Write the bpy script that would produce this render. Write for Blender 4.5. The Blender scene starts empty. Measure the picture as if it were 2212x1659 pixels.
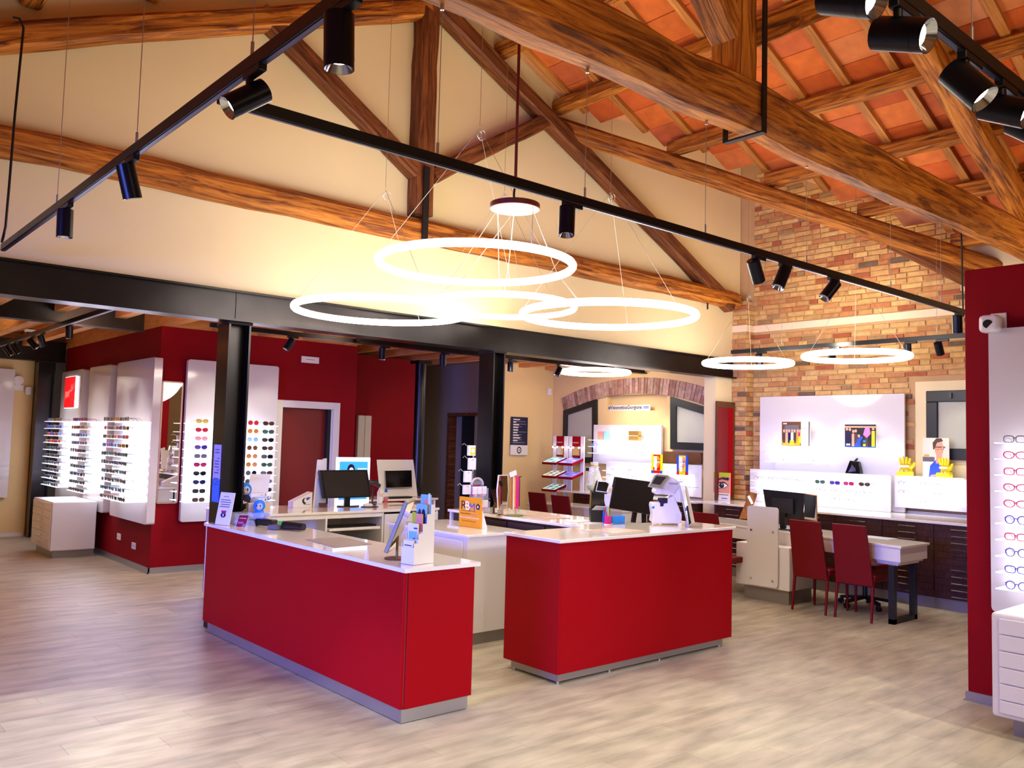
import bpy, math, random
from mathutils import Vector, Matrix
random.seed(7)
S = bpy.context.scene
COL = S.collection

# ------------------------------------------------------------------ camera, world, light, exposure
F_PX, W_PX, H_PX = 1848.2, 2212.0, 1659.0
YAW, PITCH, ROLL = 0.856532657, 0.066544723, 0.0262881257
EYE = Vector((0.0, 0.0, 1.75))

def cam_axes():
    fwd = Vector((math.cos(PITCH) * math.cos(YAW), math.cos(PITCH) * math.sin(YAW), math.sin(PITCH)))
    right = Vector((math.sin(YAW), -math.cos(YAW), 0.0))
    down = fwd.cross(right)
    c, s = math.cos(ROLL), math.sin(ROLL)
    return c * right - s * down, s * right + c * down, fwd
RIGHT, DOWN, FWD = cam_axes()
cd = bpy.data.cameras.new('camera')
cam = bpy.data.objects.new('camera', cd); COL.objects.link(cam)
cd.sensor_width = 36.0; cd.lens = 36.0 * F_PX / W_PX; cd.clip_start = 0.05; cd.clip_end = 100
Mc = Matrix((RIGHT, -DOWN, -FWD)).transposed().to_4x4(); Mc.translation = EYE
cam.matrix_world = Mc
S.camera = cam

S.view_settings.view_transform = 'Standard'
S.view_settings.look = 'None'
S.view_settings.gamma = 1.0
S.view_settings.use_curve_mapping = False
S.view_settings.exposure = EXPOSURE = 0.12

world = bpy.data.worlds.new('evening'); S.world = world; world.use_nodes = True
bg = world.node_tree.nodes['Background']
bg.inputs[0].default_value = (0.45, 0.42, 0.50, 1); bg.inputs[1].default_value = 0.2

def lamp(kind, name, loc, target, energy, color, size=0.1, angle=60, blend=0.6, sy=None):
    d = bpy.data.lights.new(name, kind)
    d.energy = energy; d.color = color
    if kind == 'SPOT':
        d.spot_size = math.radians(angle); d.spot_blend = blend; d.shadow_soft_size = size
    elif kind == 'AREA':
        d.size = size
        if sy: d.shape = 'RECTANGLE'; d.size_y = sy
    else:
        d.shadow_soft_size = size
    o = bpy.data.objects.new(name, d); COL.objects.link(o)
    o.location = loc
    v = Vector(target) - Vector(loc)
    o.rotation_euler = v.to_track_quat('-Z', 'Y').to_euler()
    return o
WARM = (1.0, 0.88, 0.68); NEUT = (1.0, 0.97, 0.86); COOL = (0.14, 0.20, 1.0)
# dusk through the shop window in the left wall
win = lamp('AREA', 'shop_window_daylight', (-4.9, 3.3, 1.5), (3.0, 6.0, 0.55), 190, COOL, 3.6, sy=1.8); win.data.spread = math.radians(55)
# added fill lamps behind the camera, with no track or fixture of their own
for i, (x, y, tx, ty, e) in enumerate(((-1.5, -1.0, -0.5, 1.0, 300), (1.2, -1.2, 1.4, 1.2, 330), (3.6, -1.2, 3.4, 1.4, 340), (5.6, -0.6, 5.0, 2.2, 300),
                          (-2.2, 2.4, -1.0, 4.0, 300))):
    lamp('SPOT', 'front_fill_spot', (x, y, 2.95), (tx, ty, 0), e, NEUT, 0.06, 95, 0.8)
# added unseen lamps without fixtures, brightening the roof from below
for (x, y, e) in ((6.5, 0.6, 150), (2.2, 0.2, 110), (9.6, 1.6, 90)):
    lamp('SPOT', 'roof_fill_lamp', (x, y, 3.2), (x + 1.2, y + 2.6, 6.0), e, (1.0, 0.80, 0.52), 0.25, 140, 1.0)

# ------------------------------------------------------------------ measuring: a photo pixel seen on a plane, in metres
def ray(px, py):
    return RIGHT * ((px - W_PX / 2) / F_PX) + DOWN * ((py - H_PX / 2) / F_PX) + FWD
def at_z(px, py, z=0.0):
    d = ray(px, py); return EYE + d * ((z - EYE.z) / d.z)
def at_x(px, py, x):
    d = ray(px, py); return EYE + d * ((x - EYE.x) / d.x)
def at_y(px, py, y):
    d = ray(px, py); return EYE + d * ((y - EYE.y) / d.y)
def pix(p):
    v = Vector(p) - EYE; w = v.dot(FWD)
    return (v.dot(RIGHT) / w * F_PX + W_PX / 2, v.dot(DOWN) / w * F_PX + H_PX / 2) if w > 0.05 else (-9e3, -9e3)
def in_frame(p, m=60):
    x, y = pix(p); return -m < x < W_PX + m and -m < y < H_PX + m

# ------------------------------------------------------------------ geometry collector
XA, YA, ZA = Vector((1, 0, 0)), Vector((0, 1, 0)), Vector((0, 0, 1))
class G:
    def __init__(s): s.v = []; s.f = []; s.m = []; s.s = []
    def add(s, vs, fs, m=0, smooth=False):
        b = len(s.v); s.v += [tuple(v) for v in vs]
        for f in fs:
            s.f.append([b + i for i in f]); s.m.append(m); s.s.append(smooth)
        return s
    def hexa(s, c, m=0):   # 8 corners: bottom 4 ccw, top 4 ccw
        return s.add(c, [(3, 2, 1, 0), (4, 5, 6, 7), (0, 1, 5, 4), (1, 2, 6, 5), (2, 3, 7, 6), (3, 0, 4, 7)], m)
    def box(s, x0, y0, z0, x1, y1, z1, m=0):
        x0, x1 = min(x0, x1), max(x0, x1); y0, y1 = min(y0, y1), max(y0, y1); z0, z1 = min(z0, z1), max(z0, z1)
        return s.hexa([(x0, y0, z0), (x1, y0, z0), (x1, y1, z0), (x0, y1, z0), (x0, y0, z1), (x1, y0, z1), (x1, y1, z1), (x0, y1, z1)], m)
    def obox(s, c, u, v, w, m=0):  # centre and three half vectors (right handed)
        c = Vector(c); u, v, w = Vector(u), Vector(v), Vector(w)
        return s.hexa([c - u - v - w, c + u - v - w, c + u + v - w, c - u + v - w, c - u - v + w, c + u - v + w, c + u + v + w, c - u + v + w], m)
    def bar(s, p0, p1, w, h, m=0, up=ZA):
        p0, p1 = Vector(p0), Vector(p1); d = (p1 - p0); L = d.length; d = d / L
        up = Vector(up)
        if abs(d.dot(up)) > 0.99: up = YA if abs(d.y) < 0.9 else XA
        side = d.cross(up).normalized(); u2 = side.cross(d)
        return s.obox((p0 + p1) / 2, d * L / 2, -side * w / 2, u2 * h / 2, m)
    def cyl(s, p0, p1, r0, r1=None, n=12, m=0, cap=True, smooth=True):
        p0, p1 = Vector(p0), Vector(p1); r1 = r0 if r1 is None else r1
        d = (p1 - p0).normalized(); a = d.orthogonal().normalized(); b = d.cross(a)
        vs = []
        for p, r in ((p0, r0), (p1, r1)):
            for i in range(n):
                t = 2 * math.pi * i / n; vs.append(p + (a * math.cos(t) + b * math.sin(t)) * r)
        fs = [(i, (i + 1) % n, n + (i + 1) % n, n + i) for i in range(n)]
        s.add(vs, fs, m, smooth)
        if cap: s.add(vs, [tuple(range(n - 1, -1, -1)), tuple(range(n, 2 * n))], m)
        return s
    def tube(s, pts, r, n=6, m=0, closed=False, smooth=True):
        pts = [Vector(p) for p in pts]; k = len(pts); vs = []; ref = None
        for i, p in enumerate(pts):
            a = pts[(i - 1) % k] if (closed or i > 0) else p
            b = pts[(i + 1) % k] if (closed or i < k - 1) else p
            d = (b - a).normalized()
            if ref is None: ref = d.orthogonal().normalized()
            u = (ref - d * ref.dot(d)); u = u.normalized() if u.length > 1e-6 else d.orthogonal().normalized()
            ref = u; w = d.cross(u)
            rr = r[i] if isinstance(r, (list, tuple)) else r
            for j in range(n):
                t = 2 * math.pi * j / n; vs.append(p + (u * math.cos(t) + w * math.sin(t)) * rr)
        fs = []
        for i in range(k if closed else k - 1):
            for j in range(n):
                a0, a1 = i * n + j, i * n + (j + 1) % n; b0, b1 = ((i + 1) % k) * n + j, ((i + 1) % k) * n + (j + 1) % n
                fs.append((a0, a1, b1, b0))
        s.add(vs, fs, m, smooth)
        if not closed: s.add(vs, [tuple(range(n - 1, -1, -1)), tuple(range((k - 1) * n, k * n))], m)
        return s
    def prism(s, poly, o, u, v, t, m=0, me=None):   # polygon (a,b) in o + a u + b v, extruded by t along u x v
        o, u, v = Vector(o), Vector(u), Vector(v); n = u.cross(v).normalized() * t; k = len(poly)
        vs = [o + u * a + v * b for a, b in poly]; vs += [p + n for p in vs]
        s.add(vs, [tuple(range(k - 1, -1, -1)), tuple(range(k, 2 * k))], m)
        return s.add(vs, [(i, (i + 1) % k, k + (i + 1) % k, k + i) for i in range(k)], m if me is None else me)
    def ball(s, c, r, n=12, m=0, rot=None):
        rx, ry, rz = (r, r, r) if not isinstance(r, (tuple, list)) else r
        c = Vector(c); h = max(4, n // 2); vs = [Vector((0, 0, -rz))]
        for i in range(1, h):
            a = -math.pi / 2 + math.pi * i / h
            for j in range(n):
                t = 2 * math.pi * j / n
                vs.append(Vector((rx * math.cos(a) * math.cos(t), ry * math.cos(a) * math.sin(t), rz * math.sin(a))))
        vs.append(Vector((0, 0, rz)))
        if rot is not None: vs = [rot @ p for p in vs]
        fs = [(0, 1 + (j + 1) % n, 1 + j) for j in range(n)]
        for i in range(h - 2):
            for j in range(n):
                a = 1 + i * n
                fs.append((a + j, a + (j + 1) % n, a + n + (j + 1) % n, a + n + j))
        a = 1 + (h - 2) * n; t = len(vs) - 1
        fs += [(a + j, a + (j + 1) % n, t) for j in range(n)]
        return s.add([c + p for p in vs], fs, m, True)
    def lathe(s, prof, c, n=16, m=0, smooth=True):   # profile [(r,z)] around z through c
        c = Vector(c); vs = []
        for r, z in prof:
            for j in range(n):
                t = 2 * math.pi * j / n; vs.append(c + Vector((r * math.cos(t), r * math.sin(t), z)))
        fs = []
        for i in range(len(prof) - 1):
            for j in range(n):
                fs.append((i * n + j, i * n + (j + 1) % n, (i + 1) * n + (j + 1) % n, (i + 1) * n + j))
        return s.add(vs, fs, m, smooth)
    def mesh(s, name):
        me = bpy.data.meshes.new(name); me.from_pydata(s.v, [], s.f)
        me.polygons.foreach_set('material_index', s.m); me.polygons.foreach_set('use_smooth', s.s); me.update()
        return me
    def obj(s, name, mats, parent=None, bevel=0.0, seg=1):
        me = s.mesh(name)
        for mm in (mats if isinstance(mats, (list, tuple)) else [mats]): me.materials.append(mm)
        return link(name, me, parent, bevel, seg)

def link(name, me, parent=None, bevel=0.0, seg=1):
    o = bpy.data.objects.new(name, me); COL.objects.link(o)
    if parent is not None:
        o.parent = parent
        o.matrix_parent_inverse = Matrix.Translation(-parent.location) if parent.get('own_origin') is None else Matrix.Identity(4)
    if bevel:
        b = o.modifiers.new('edge', 'BEVEL'); b.width = bevel; b.segments = seg; b.limit_method = 'ANGLE'; b.angle_limit = math.radians(40)
    return o

def tag(o, label=None, cat=None, group=None, kind=None):
    if label: o['label'] = label
    if cat: o['category'] = cat
    if group: o['group'] = group
    if kind: o['kind'] = kind
    return o
def thing(name, label, cat, loc=(0, 0, 0), group=None, kind=None):
    o = bpy.data.objects.new(name, None); COL.objects.link(o); o.location = loc; o.empty_display_size = 0.1
    return tag(o, label, cat, group, kind)
def dup(root, M=None, label=None, group=None, cat=None):
    r = root.copy(); COL.objects.link(r)
    if M is not None: r.matrix_world = M
    tag(r, label, cat, group)
    for ch in list(root.children):
        c = ch.copy(); COL.objects.link(c); c.parent = r
        for g in list(ch.children):
            d = g.copy(); COL.objects.link(d); d.parent = c
    return r

# ------------------------------------------------------------------ materials
def lin(c):
    def f(x):
        x = x / 255.0
        return x / 12.92 if x <= 0.04045 else ((x + 0.055) / 1.055) ** 2.4
    return tuple(f(x) for x in c) + (1.0,)
def nd(t, ty, **kw):
    n = t.nodes.new(ty)
    for k, v in kw.items(): setattr(n, k, v)
    return n
def mat(name, c, rough=0.5, metal=0.0, spec=0.5, coat=0.0, emit=None, es=0.0, trans=0.0, alpha=1.0, var=0.0, scale=30.0, bump=0.0, rnd=0.0):
    m = bpy.data.materials.new(name); m.use_nodes = True
    t = m.node_tree; p = t.nodes['Principled BSDF']
    p.inputs['Base Color'].default_value = lin(c); p.inputs['Roughness'].default_value = rough
    p.inputs['Metallic'].default_value = metal; p.inputs['Specular IOR Level'].default_value = spec
    p.inputs['Coat Weight'].default_value = coat; p.inputs['Transmission Weight'].default_value = trans
    p.inputs['Alpha'].default_value = alpha
    if emit is not None:
        p.inputs['Emission Color'].default_value = lin(emit); p.inputs['Emission Strength'].default_value = es
    if var or bump:
        tc = nd(t, 'ShaderNodeTexCoord'); no = nd(t, 'ShaderNodeTexNoise'); no.inputs['Scale'].default_value = scale; no.inputs['Detail'].default_value = 4
        t.links.new(tc.outputs['Object'], no.inputs['Vector'])
        if var:
            mx = nd(t, 'ShaderNodeMix', data_type='RGBA'); a = lin(c)
            mx.inputs[6].default_value = tuple(x * (1 - var) for x in a[:3]) + (1,); mx.inputs[7].default_value = tuple(min(1, x * (1 + var)) for x in a[:3]) + (1,)
            t.links.new(no.outputs['Fac'], mx.inputs[0]); t.links.new(mx.outputs[2], p.inputs['Base Color'])
        if bump:
            bp = nd(t, 'ShaderNodeBump'); bp.inputs['Strength'].default_value = bump; bp.inputs['Distance'].default_value = 0.01
            t.links.new(no.outputs['Fac'], bp.inputs['Height']); t.links.new(bp.outputs[0], p.inputs['Normal'])
    return m
def ramp(t, stops, interp='LINEAR'):
    r = nd(t, 'ShaderNodeValToRGB'); e = r.color_ramp; e.interpolation = interp
    while len(e.elements) < len(stops): e.elements.new(0.5)
    for el, (pos, c) in zip(e.elements, stops): el.position = pos; el.color = lin(c)
    return r
def wood(name, stops, stretch=(0.7, 9, 9), rough=0.6, bump=0.4, tint=0.25, scale=3.0, axis='X', spec=0.3):
    # grain along the object's own long axis
    m = bpy.data.materials.new(name); m.use_nodes = True; t = m.node_tree; p = t.nodes['Principled BSDF']
    p.inputs['Roughness'].default_value = rough; p.inputs['Specular IOR Level'].default_value = spec
    tc = nd(t, 'ShaderNodeTexCoord'); oi = nd(t, 'ShaderNodeObjectInfo'); ad = nd(t, 'ShaderNodeVectorMath', operation='ADD')
    sc = nd(t, 'ShaderNodeVectorMath', operation='SCALE'); sc.inputs['Scale'].default_value = 13.0
    cb = nd(t, 'ShaderNodeCombineXYZ')
    for i in range(3): t.links.new(oi.outputs['Random'], cb.inputs[i])
    t.links.new(cb.outputs[0], sc.inputs[0]); t.links.new(tc.outputs['Object'], ad.inputs[0]); t.links.new(sc.outputs[0], ad.inputs[1])
    mp = nd(t, 'ShaderNodeMapping'); mp.inputs['Scale'].default_value = stretch; t.links.new(ad.outputs[0], mp.inputs['Vector'])
    n1 = nd(t, 'ShaderNodeTexNoise'); n1.inputs['Scale'].default_value = scale; n1.inputs['Detail'].default_value = 6; n1.inputs['Roughness'].default_value = 0.65; n1.inputs['Distortion'].default_value = 1.2
    t.links.new(mp.outputs[0], n1.inputs['Vector'])
    r = ramp(t, stops); t.links.new(n1.outputs['Fac'], r.inputs[0])
    n2 = nd(t, 'ShaderNodeTexNoise'); n2.inputs['Scale'].default_value = 1.3; n2.inputs['Detail'].default_value = 3; t.links.new(ad.outputs[0], n2.inputs['Vector'])
    hs = nd(t, 'ShaderNodeHueSaturation'); mr = nd(t, 'ShaderNodeMapRange'); mr.inputs[3].default_value = 1 - tint * 1.6; mr.inputs[4].default_value = 1 + tint * 1.6
    t.links.new(n2.outputs['Fac'], mr.inputs[0]); t.links.new(mr.outputs[0], hs.inputs['Value']); t.links.new(r.outputs[0], hs.inputs['Color'])
    t.links.new(hs.outputs[0], p.inputs['Base Color'])
    if bump:
        bp = nd(t, 'ShaderNodeBump'); bp.inputs['Strength'].default_value = bump; bp.inputs['Distance'].default_value = 0.02
        t.links.new(n1.outputs['Fac'], bp.inputs['Height']); t.links.new(bp.outputs[0], p.inputs['Normal'])
    return m
def pieces(name, stops, mode, rough=0.8, bump=0.5, mottle=0.25, nscale=14.0, spec=0.25, gloss=None, stretch=None):
    # one colour per piece: by object ('obj') or by loose piece of a joined mesh ('island')
    m = bpy.data.materials.new(name); m.use_nodes = True; t = m.node_tree; p = t.nodes['Principled BSDF']
    p.inputs['Roughness'].default_value = rough; p.inputs['Specular IOR Level'].default_value = spec
    src = nd(t, 'ShaderNodeObjectInfo').outputs['Random'] if mode == 'obj' else nd(t, 'ShaderNodeNewGeometry').outputs['Random Per Island']
    r = ramp(t, stops, 'CONSTANT' if mode != 'soft' else 'LINEAR'); t.links.new(src, r.inputs[0])
    tc = nd(t, 'ShaderNodeTexCoord'); n1 = nd(t, 'ShaderNodeTexNoise'); n1.inputs['Scale'].default_value = nscale; n1.inputs['Detail'].default_value = 5
    gm = nd(t, 'ShaderNodeNewGeometry')
    vec = gm.outputs['Position']
    if stretch:
        mp = nd(t, 'ShaderNodeMapping'); mp.inputs['Scale'].default_value = stretch; t.links.new(vec, mp.inputs['Vector']); vec = mp.outputs[0]
    t.links.new(vec, n1.inputs['Vector'])
    hs = nd(t, 'ShaderNodeHueSaturation'); mr = nd(t, 'ShaderNodeMapRange'); mr.inputs[1].default_value = 0.3; mr.inputs[2].default_value = 0.7
    mr.inputs[3].default_value = 1 - mottle; mr.inputs[4].default_value = 1 + mottle
    t.links.new(n1.outputs['Fac'], mr.inputs[0]); t.links.new(mr.outputs[0], hs.inputs['Value']); t.links.new(r.outputs[0], hs.inputs['Color'])
    t.links.new(hs.outputs[0], p.inputs['Base Color'])
    if bump:
        bp = nd(t, 'ShaderNodeBump'); bp.inputs['Strength'].default_value = bump; bp.inputs['Distance'].default_value = 0.006
        t.links.new(n1.outputs['Fac'], bp.inputs['Height']); t.links.new(bp.outputs[0], p.inputs['Normal'])
    return m

M = {}
M['cream'] = mat('cream_plaster', (230, 210, 162), 0.85, spec=0.2, var=0.05, scale=1.5, bump=0.03)
M['yellow'] = mat('yellow_plaster', (226, 196, 138), 0.85, spec=0.2, var=0.06, scale=1.2, bump=0.03)
M['grey_plaster'] = mat('grey_plaster', (152, 138, 124), 0.85, spec=0.2, var=0.05, scale=1.5)
M['red_paint'] = mat('red_wall_paint', (134, 0, 16), 0.65, spec=0.12, var=0.10, scale=2.5, bump=0.02)
M['red_lam'] = mat('red_laminate', (152, 0, 14), 0.48, spec=0.10)
M['red_door'] = mat('red_door', (120, 2, 8), 0.5)
M['red_leather'] = mat('red_leather', (112, 2, 6), 0.5, spec=0.25, bump=0.05, scale=120)
M['steel_black'] = mat('black_steel', (50, 47, 48), 0.28, metal=0.9, var=0.35, scale=3.0, bump=0.02)
M['track'] = mat('black_track', (14, 14, 17), 0.35, metal=0.2)
M['spot'] = mat('spot_body', (16, 17, 28), 0.3, metal=0.5)
M['lens'] = mat('lit_lens', (255, 255, 255), 0.2, emit=(255, 246, 236), es=18)
M['reflector'] = mat('reflector', (200, 205, 215), 0.12, metal=1.0)
M['ring'] = mat('ring_diffuser', (255, 255, 255), 0.4, emit=(255, 240, 222), es=11)
M['wire'] = mat('steel_wire', (190, 185, 178), 0.3, metal=0.9)
M['copper'] = mat('copper_red_disc', (190, 110, 95), 0.4, metal=0.1)
M['copper_dark'] = mat('dark_copper', (104, 30, 22), 0.45)
M['white'] = mat('white_laminate', (232, 226, 222), 0.30, spec=0.5)
M['white_gloss'] = mat('white_gloss', (214, 207, 204), 0.08, spec=0.6, coat=0.4)
M['quartz'] = mat('white_quartz', (240, 232, 222), 0.07, spec=0.55, coat=0.3, var=0.02, scale=60)
M['white_matt'] = mat('white_matt', (226, 220, 214), 0.6)
M['alu'] = mat('brushed_aluminium', (176, 174, 176), 0.32, metal=0.85)
M['alu_grey'] = mat('grey_plinth', (150, 142, 136), 0.35, metal=0.6)
M['chrome'] = mat('chrome', (210, 208, 205), 0.12, metal=1.0)
M['black'] = mat('black_plastic', (12, 12, 13), 0.35)
M['black_gloss'] = mat('black_gloss', (10, 10, 12), 0.08)
M['screen'] = mat('dark_screen', (52, 46, 38), 0.12)
M['glass'] = mat('clear_glass', (245, 250, 250), 0.02, trans=1.0)
M['acrylic'] = mat('clear_acrylic', (240, 242, 255), 0.05, alpha=0.16)
M['frost'] = mat('frosted_pane', (170, 168, 150), 0.55)
M['mirror'] = mat('mirror_glass', (235, 235, 232), 0.01, metal=1.0)
M['shelf'] = mat('lit_acrylic_shelf', (240, 240, 255), 0.2, emit=(236, 238, 255), es=2.2)
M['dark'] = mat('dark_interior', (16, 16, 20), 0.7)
M['win_frame'] = mat('black_window_frame', (20, 22, 24), 0.45)
M['mortar'] = mat('lime_mortar', (190, 152, 104), 0.95, var=0.12, scale=8, bump=0.3)
M['band'] = mat('pale_band', (238, 212, 176), 0.8)
M['paper'] = mat('paper', (232, 226, 220), 0.7)
M['ink'] = mat('grey_ink', (90, 86, 98), 0.7)
M['black_ink'] = mat('black_ink', (20, 14, 30), 0.7)
M['white_ink'] = mat('white_ink', (250, 248, 244), 0.6)
M['blue'] = mat('blue_print', (22, 70, 205), 0.5)
M['cyan'] = mat('cyan_plastic', (20, 130, 215), 0.4)
M['magenta'] = mat('magenta_plastic', (205, 18, 120), 0.4)
M['yellow_p'] = mat('yellow_plastic', (236, 214, 6), 0.45)
M['green_p'] = mat('green_plastic', (60, 190, 70), 0.4)
M['navy'] = mat('navy_print', (18, 12, 58), 0.4)
M['red_p'] = mat('red_plastic', (205, 8, 18), 0.35)
M['orange_p'] = mat('orange_board', (226, 148, 24), 0.45)
M['lime'] = mat('lime_print', (188, 198, 30), 0.5)
M['skin'] = mat('skin_print', (222, 150, 118), 0.5)
M['brown_print'] = mat('brown_print', (72, 44, 34), 0.5)
M['rust'] = mat('rusty_iron', (98, 58, 24), 0.7, metal=0.2, var=0.5, scale=9, bump=0.1)
M['iron'] = mat('old_iron', (38, 30, 28), 0.6, metal=0.6)
M['plush_blue'] = mat('blue_plush', (40, 120, 230), 0.95, bump=0.3, scale=160)
M['plush_light'] = mat('pale_plush', (176, 180, 232), 0.95)
M['plush_dark'] = mat('dark_plush', (24, 20, 60), 0.95)
M['gold'] = mat('gold_box', (214, 170, 84), 0.25, metal=0.6)
M['pale_blue'] = mat('pale_blue', (130, 190, 230), 0.4)
M['salmon'] = mat('salmon_box', (226, 140, 120), 0.5)
M['lit_poster'] = mat('backlit_poster', (40, 150, 240), 0.3, emit=(60, 150, 255), es=1.1)
M['lit_white'] = mat('backlit_frame', (240, 245, 255), 0.3, emit=(235, 240, 255), es=1.6)
M['lit_red'] = mat('backlit_red_sign', (220, 8, 20), 0.3, emit=(255, 10, 22), es=0.9)
M['floor_base'] = mat('floor_joint', (96, 78, 62), 0.8)

OLD = [(0.28, (52, 24, 6)), (0.41, (118, 62, 16)), (0.54, (178, 104, 30)), (0.72, (212, 142, 56))]
OLD_D = [(0.26, (44, 20, 10)), (0.42, (84, 42, 18)), (0.56, (122, 68, 30)), (0.75, (154, 96, 48))]
M['old_wood'] = wood('old_timber', OLD, (0.5, 7, 7))
M['old_dark'] = wood('dark_old_timber', OLD_D, (0.5, 7, 7))
M['spruce'] = wood('spruce', [(0.3, (196, 122, 62)), (0.5, (216, 146, 82)), (0.7, (228, 164, 100))], (0.6, 10, 10), bump=0.1, tint=0.12)
M['rafter'] = wood('small_rafter', [(0.3, (140, 84, 34)), (0.55, (182, 116, 52)), (0.75, (206, 146, 76))], (0.5, 9, 9), bump=0.2)
M['wenge'] = wood('dark_zebrano', [(0.3, (34, 12, 8)), (0.5, (60, 26, 18)), (0.72, (88, 46, 32))], (14, 14, 0.6), rough=0.4, bump=0.0, tint=0.1, scale=4)
M['board'] = wood('oak_board', [(0.3, (150, 86, 38)), (0.6, (196, 130, 66)), (0.8, (214, 150, 84))], (0.6, 9, 9), bump=0.1)
BR = [(0.0, (206, 162, 100)), (0.14, (194, 146, 92)), (0.28, (212, 172, 108)), (0.42, (188, 130, 80)), (0.52, (202, 156, 98)), (0.62, (180, 116, 72)), (0.69, (204, 164, 106)), (0.78, (182, 132, 82)), (0.85, (158, 124, 84)), (0.90, (166, 92, 58)), (0.955, (112, 88, 70)), (0.975, (186, 146, 90))]
M['brick'] = pieces('old_brick', BR, 'obj', mottle=0.16)
M['brick_j'] = pieces('old_brick_joined', BR, 'island', mottle=0.16)
AB = [(0.0, (176, 142, 122)), (0.2, (160, 122, 104)), (0.4, (182, 150, 132)), (0.6, (150, 108, 90)), (0.8, (168, 136, 114))]
M['arch_brick'] = pieces('arch_brick', AB, 'obj', mottle=0.25)
TL = [(0.0, (206, 104, 44)), (0.2, (194, 90, 38)), (0.38, (206, 110, 54)), (0.55, (178, 82, 42)), (0.7, (194, 96, 54)), (0.85, (204, 118, 68)), (0.94, (212, 138, 98))]
M['tile'] = pieces('roof_terracotta', TL, 'obj', mottle=0.14, nscale=7, bump=0.2)
M['tile_j'] = pieces('roof_terracotta_joined', TL, 'island', mottle=0.14, nscale=7, bump=0.2)
M['tile_mortar'] = mat('tile_mortar', (224, 158, 100), 0.9, var=0.2, scale=20)
FL = [(0.0, (172, 163, 140)), (0.2, (168, 158, 136)), (0.4, (176, 167, 144)), (0.6, (169, 159, 138)), (0.8, (173, 165, 141))]
M['plank'] = pieces('vinyl_plank', FL, 'obj', rough=0.42, mottle=0.27, nscale=2.6, bump=0.06, spec=0.4, stretch=(1.0, 3.6, 1))
M['plank_j'] = pieces('vinyl_plank_joined', FL, 'island', rough=0.42, mottle=0.27, nscale=2.6, bump=0.06, spec=0.4, stretch=(1.0, 3.6, 1))

def text(s, name, o, u, v, size, m, parent=None, align='LEFT', depth=0.0, sx=1.0, shear=0.0, bold=0.0):
    """flat lettering: string s, its baseline start at o, along u, up v"""
    c = bpy.data.curves.new(name, 'FONT'); c.body = s; c.size = size; c.align_x = align; c.extrude = depth; c.shear = shear; c.offset = bold * size
    c.resolution_u = 2
    tmp = bpy.data.objects.new('tmp_text', c); COL.objects.link(tmp)
    me = bpy.data.meshes.new_from_object(tmp.evaluated_get(bpy.context.evaluated_depsgraph_get()))
    bpy.data.objects.remove(tmp); bpy.data.curves.remove(c)
    u, v = Vector(u).normalized(), Vector(v).normalized(); n = u.cross(v)
    R = Matrix((u * sx, v, n)).transposed().to_4x4(); R.translation = Vector(o)
    me.transform(R); me.materials.clear(); me.materials.append(m)
    me.name = name
    return link(name, me, parent)
def rrect(w, h, r, n=4):
    """rounded rectangle polygon from (0,0) to (w,h)"""
    pts = []
    for cx, cy, a0 in ((w - r, r, -90), (w - r, h - r, 0), (r, h - r, 90), (r, r, 180)):
        for i in range(n + 1):
            a = math.radians(a0 + 90 * i / n); pts.append((cx + r * math.cos(a), cy + r * math.sin(a)))
    return pts
ORD = ['first', 'second', 'third', 'fourth', 'fifth', 'sixth', 'seventh', 'eighth', 'ninth', 'tenth', 'eleventh', 'twelfth', 'thirteenth', 'fourteenth']
# ------------------------------------------------------------------ floor of vinyl planks
XB, YB = 11.05, 7.50            # brick wall plane, gable wall plane
g = G(); g.box(-5.2, -4.2, -0.12, 12.4, 17.2, -0.004)
floor = tag(g.obj('floor', M['floor_base']), kind='structure')
PL, PW = 1.22, 0.20
var_pl = []
gp = G(); gp.box(0.0008, 0.0008, -0.004, PL - 0.0008, PW - 0.0008, 0.0); plank_me = gp.mesh('plank'); plank_me.materials.append(M['plank'])
cells = []
j = 0
y = -4.1
while y < 17.0:
    off = (j * 0.47) % PL
    x = -5.1 - off
    while x < 12.3:
        cells.append((x, y)); x += PL
    y += PW; j += 1
vis = [c for c in cells if in_frame((c[0] + PL / 2, c[1] + PW / 2, 0), 150)]
vis.sort(key=lambda c: (c[0] + PL / 2) ** 2 + (c[1] + PW / 2) ** 2)
near = set(vis[:300]); rest = G()
for c in cells:
    if c in near:
        o = link('plank', plank_me, floor); o.location = (c[0], c[1], 0)
    else:
        rest.box(c[0] + 0.0008, c[1] + 0.0008, -0.004, c[0] + PL - 0.0008, c[1] + PW - 0.0008, 0.0)
tag(rest.obj('floor_planking', M['plank_j'], floor), kind='stuff')

# ------------------------------------------------------------------ gable wall over the steel beam, and the pier under it
g = G(); g.box(-5.0, YB, 3.045, XB, YB + 0.16, 7.6)
tag(g.obj('wall_back', M['cream']), kind='structure')
pier_x0 = at_y(1545, 900, YB).x
g = G(); g.box(pier_x0, YB, 0, 10.86, YB + 0.2, 3.045)
tag(g.obj('wall_pier', M['cream']), kind='structure')

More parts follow.
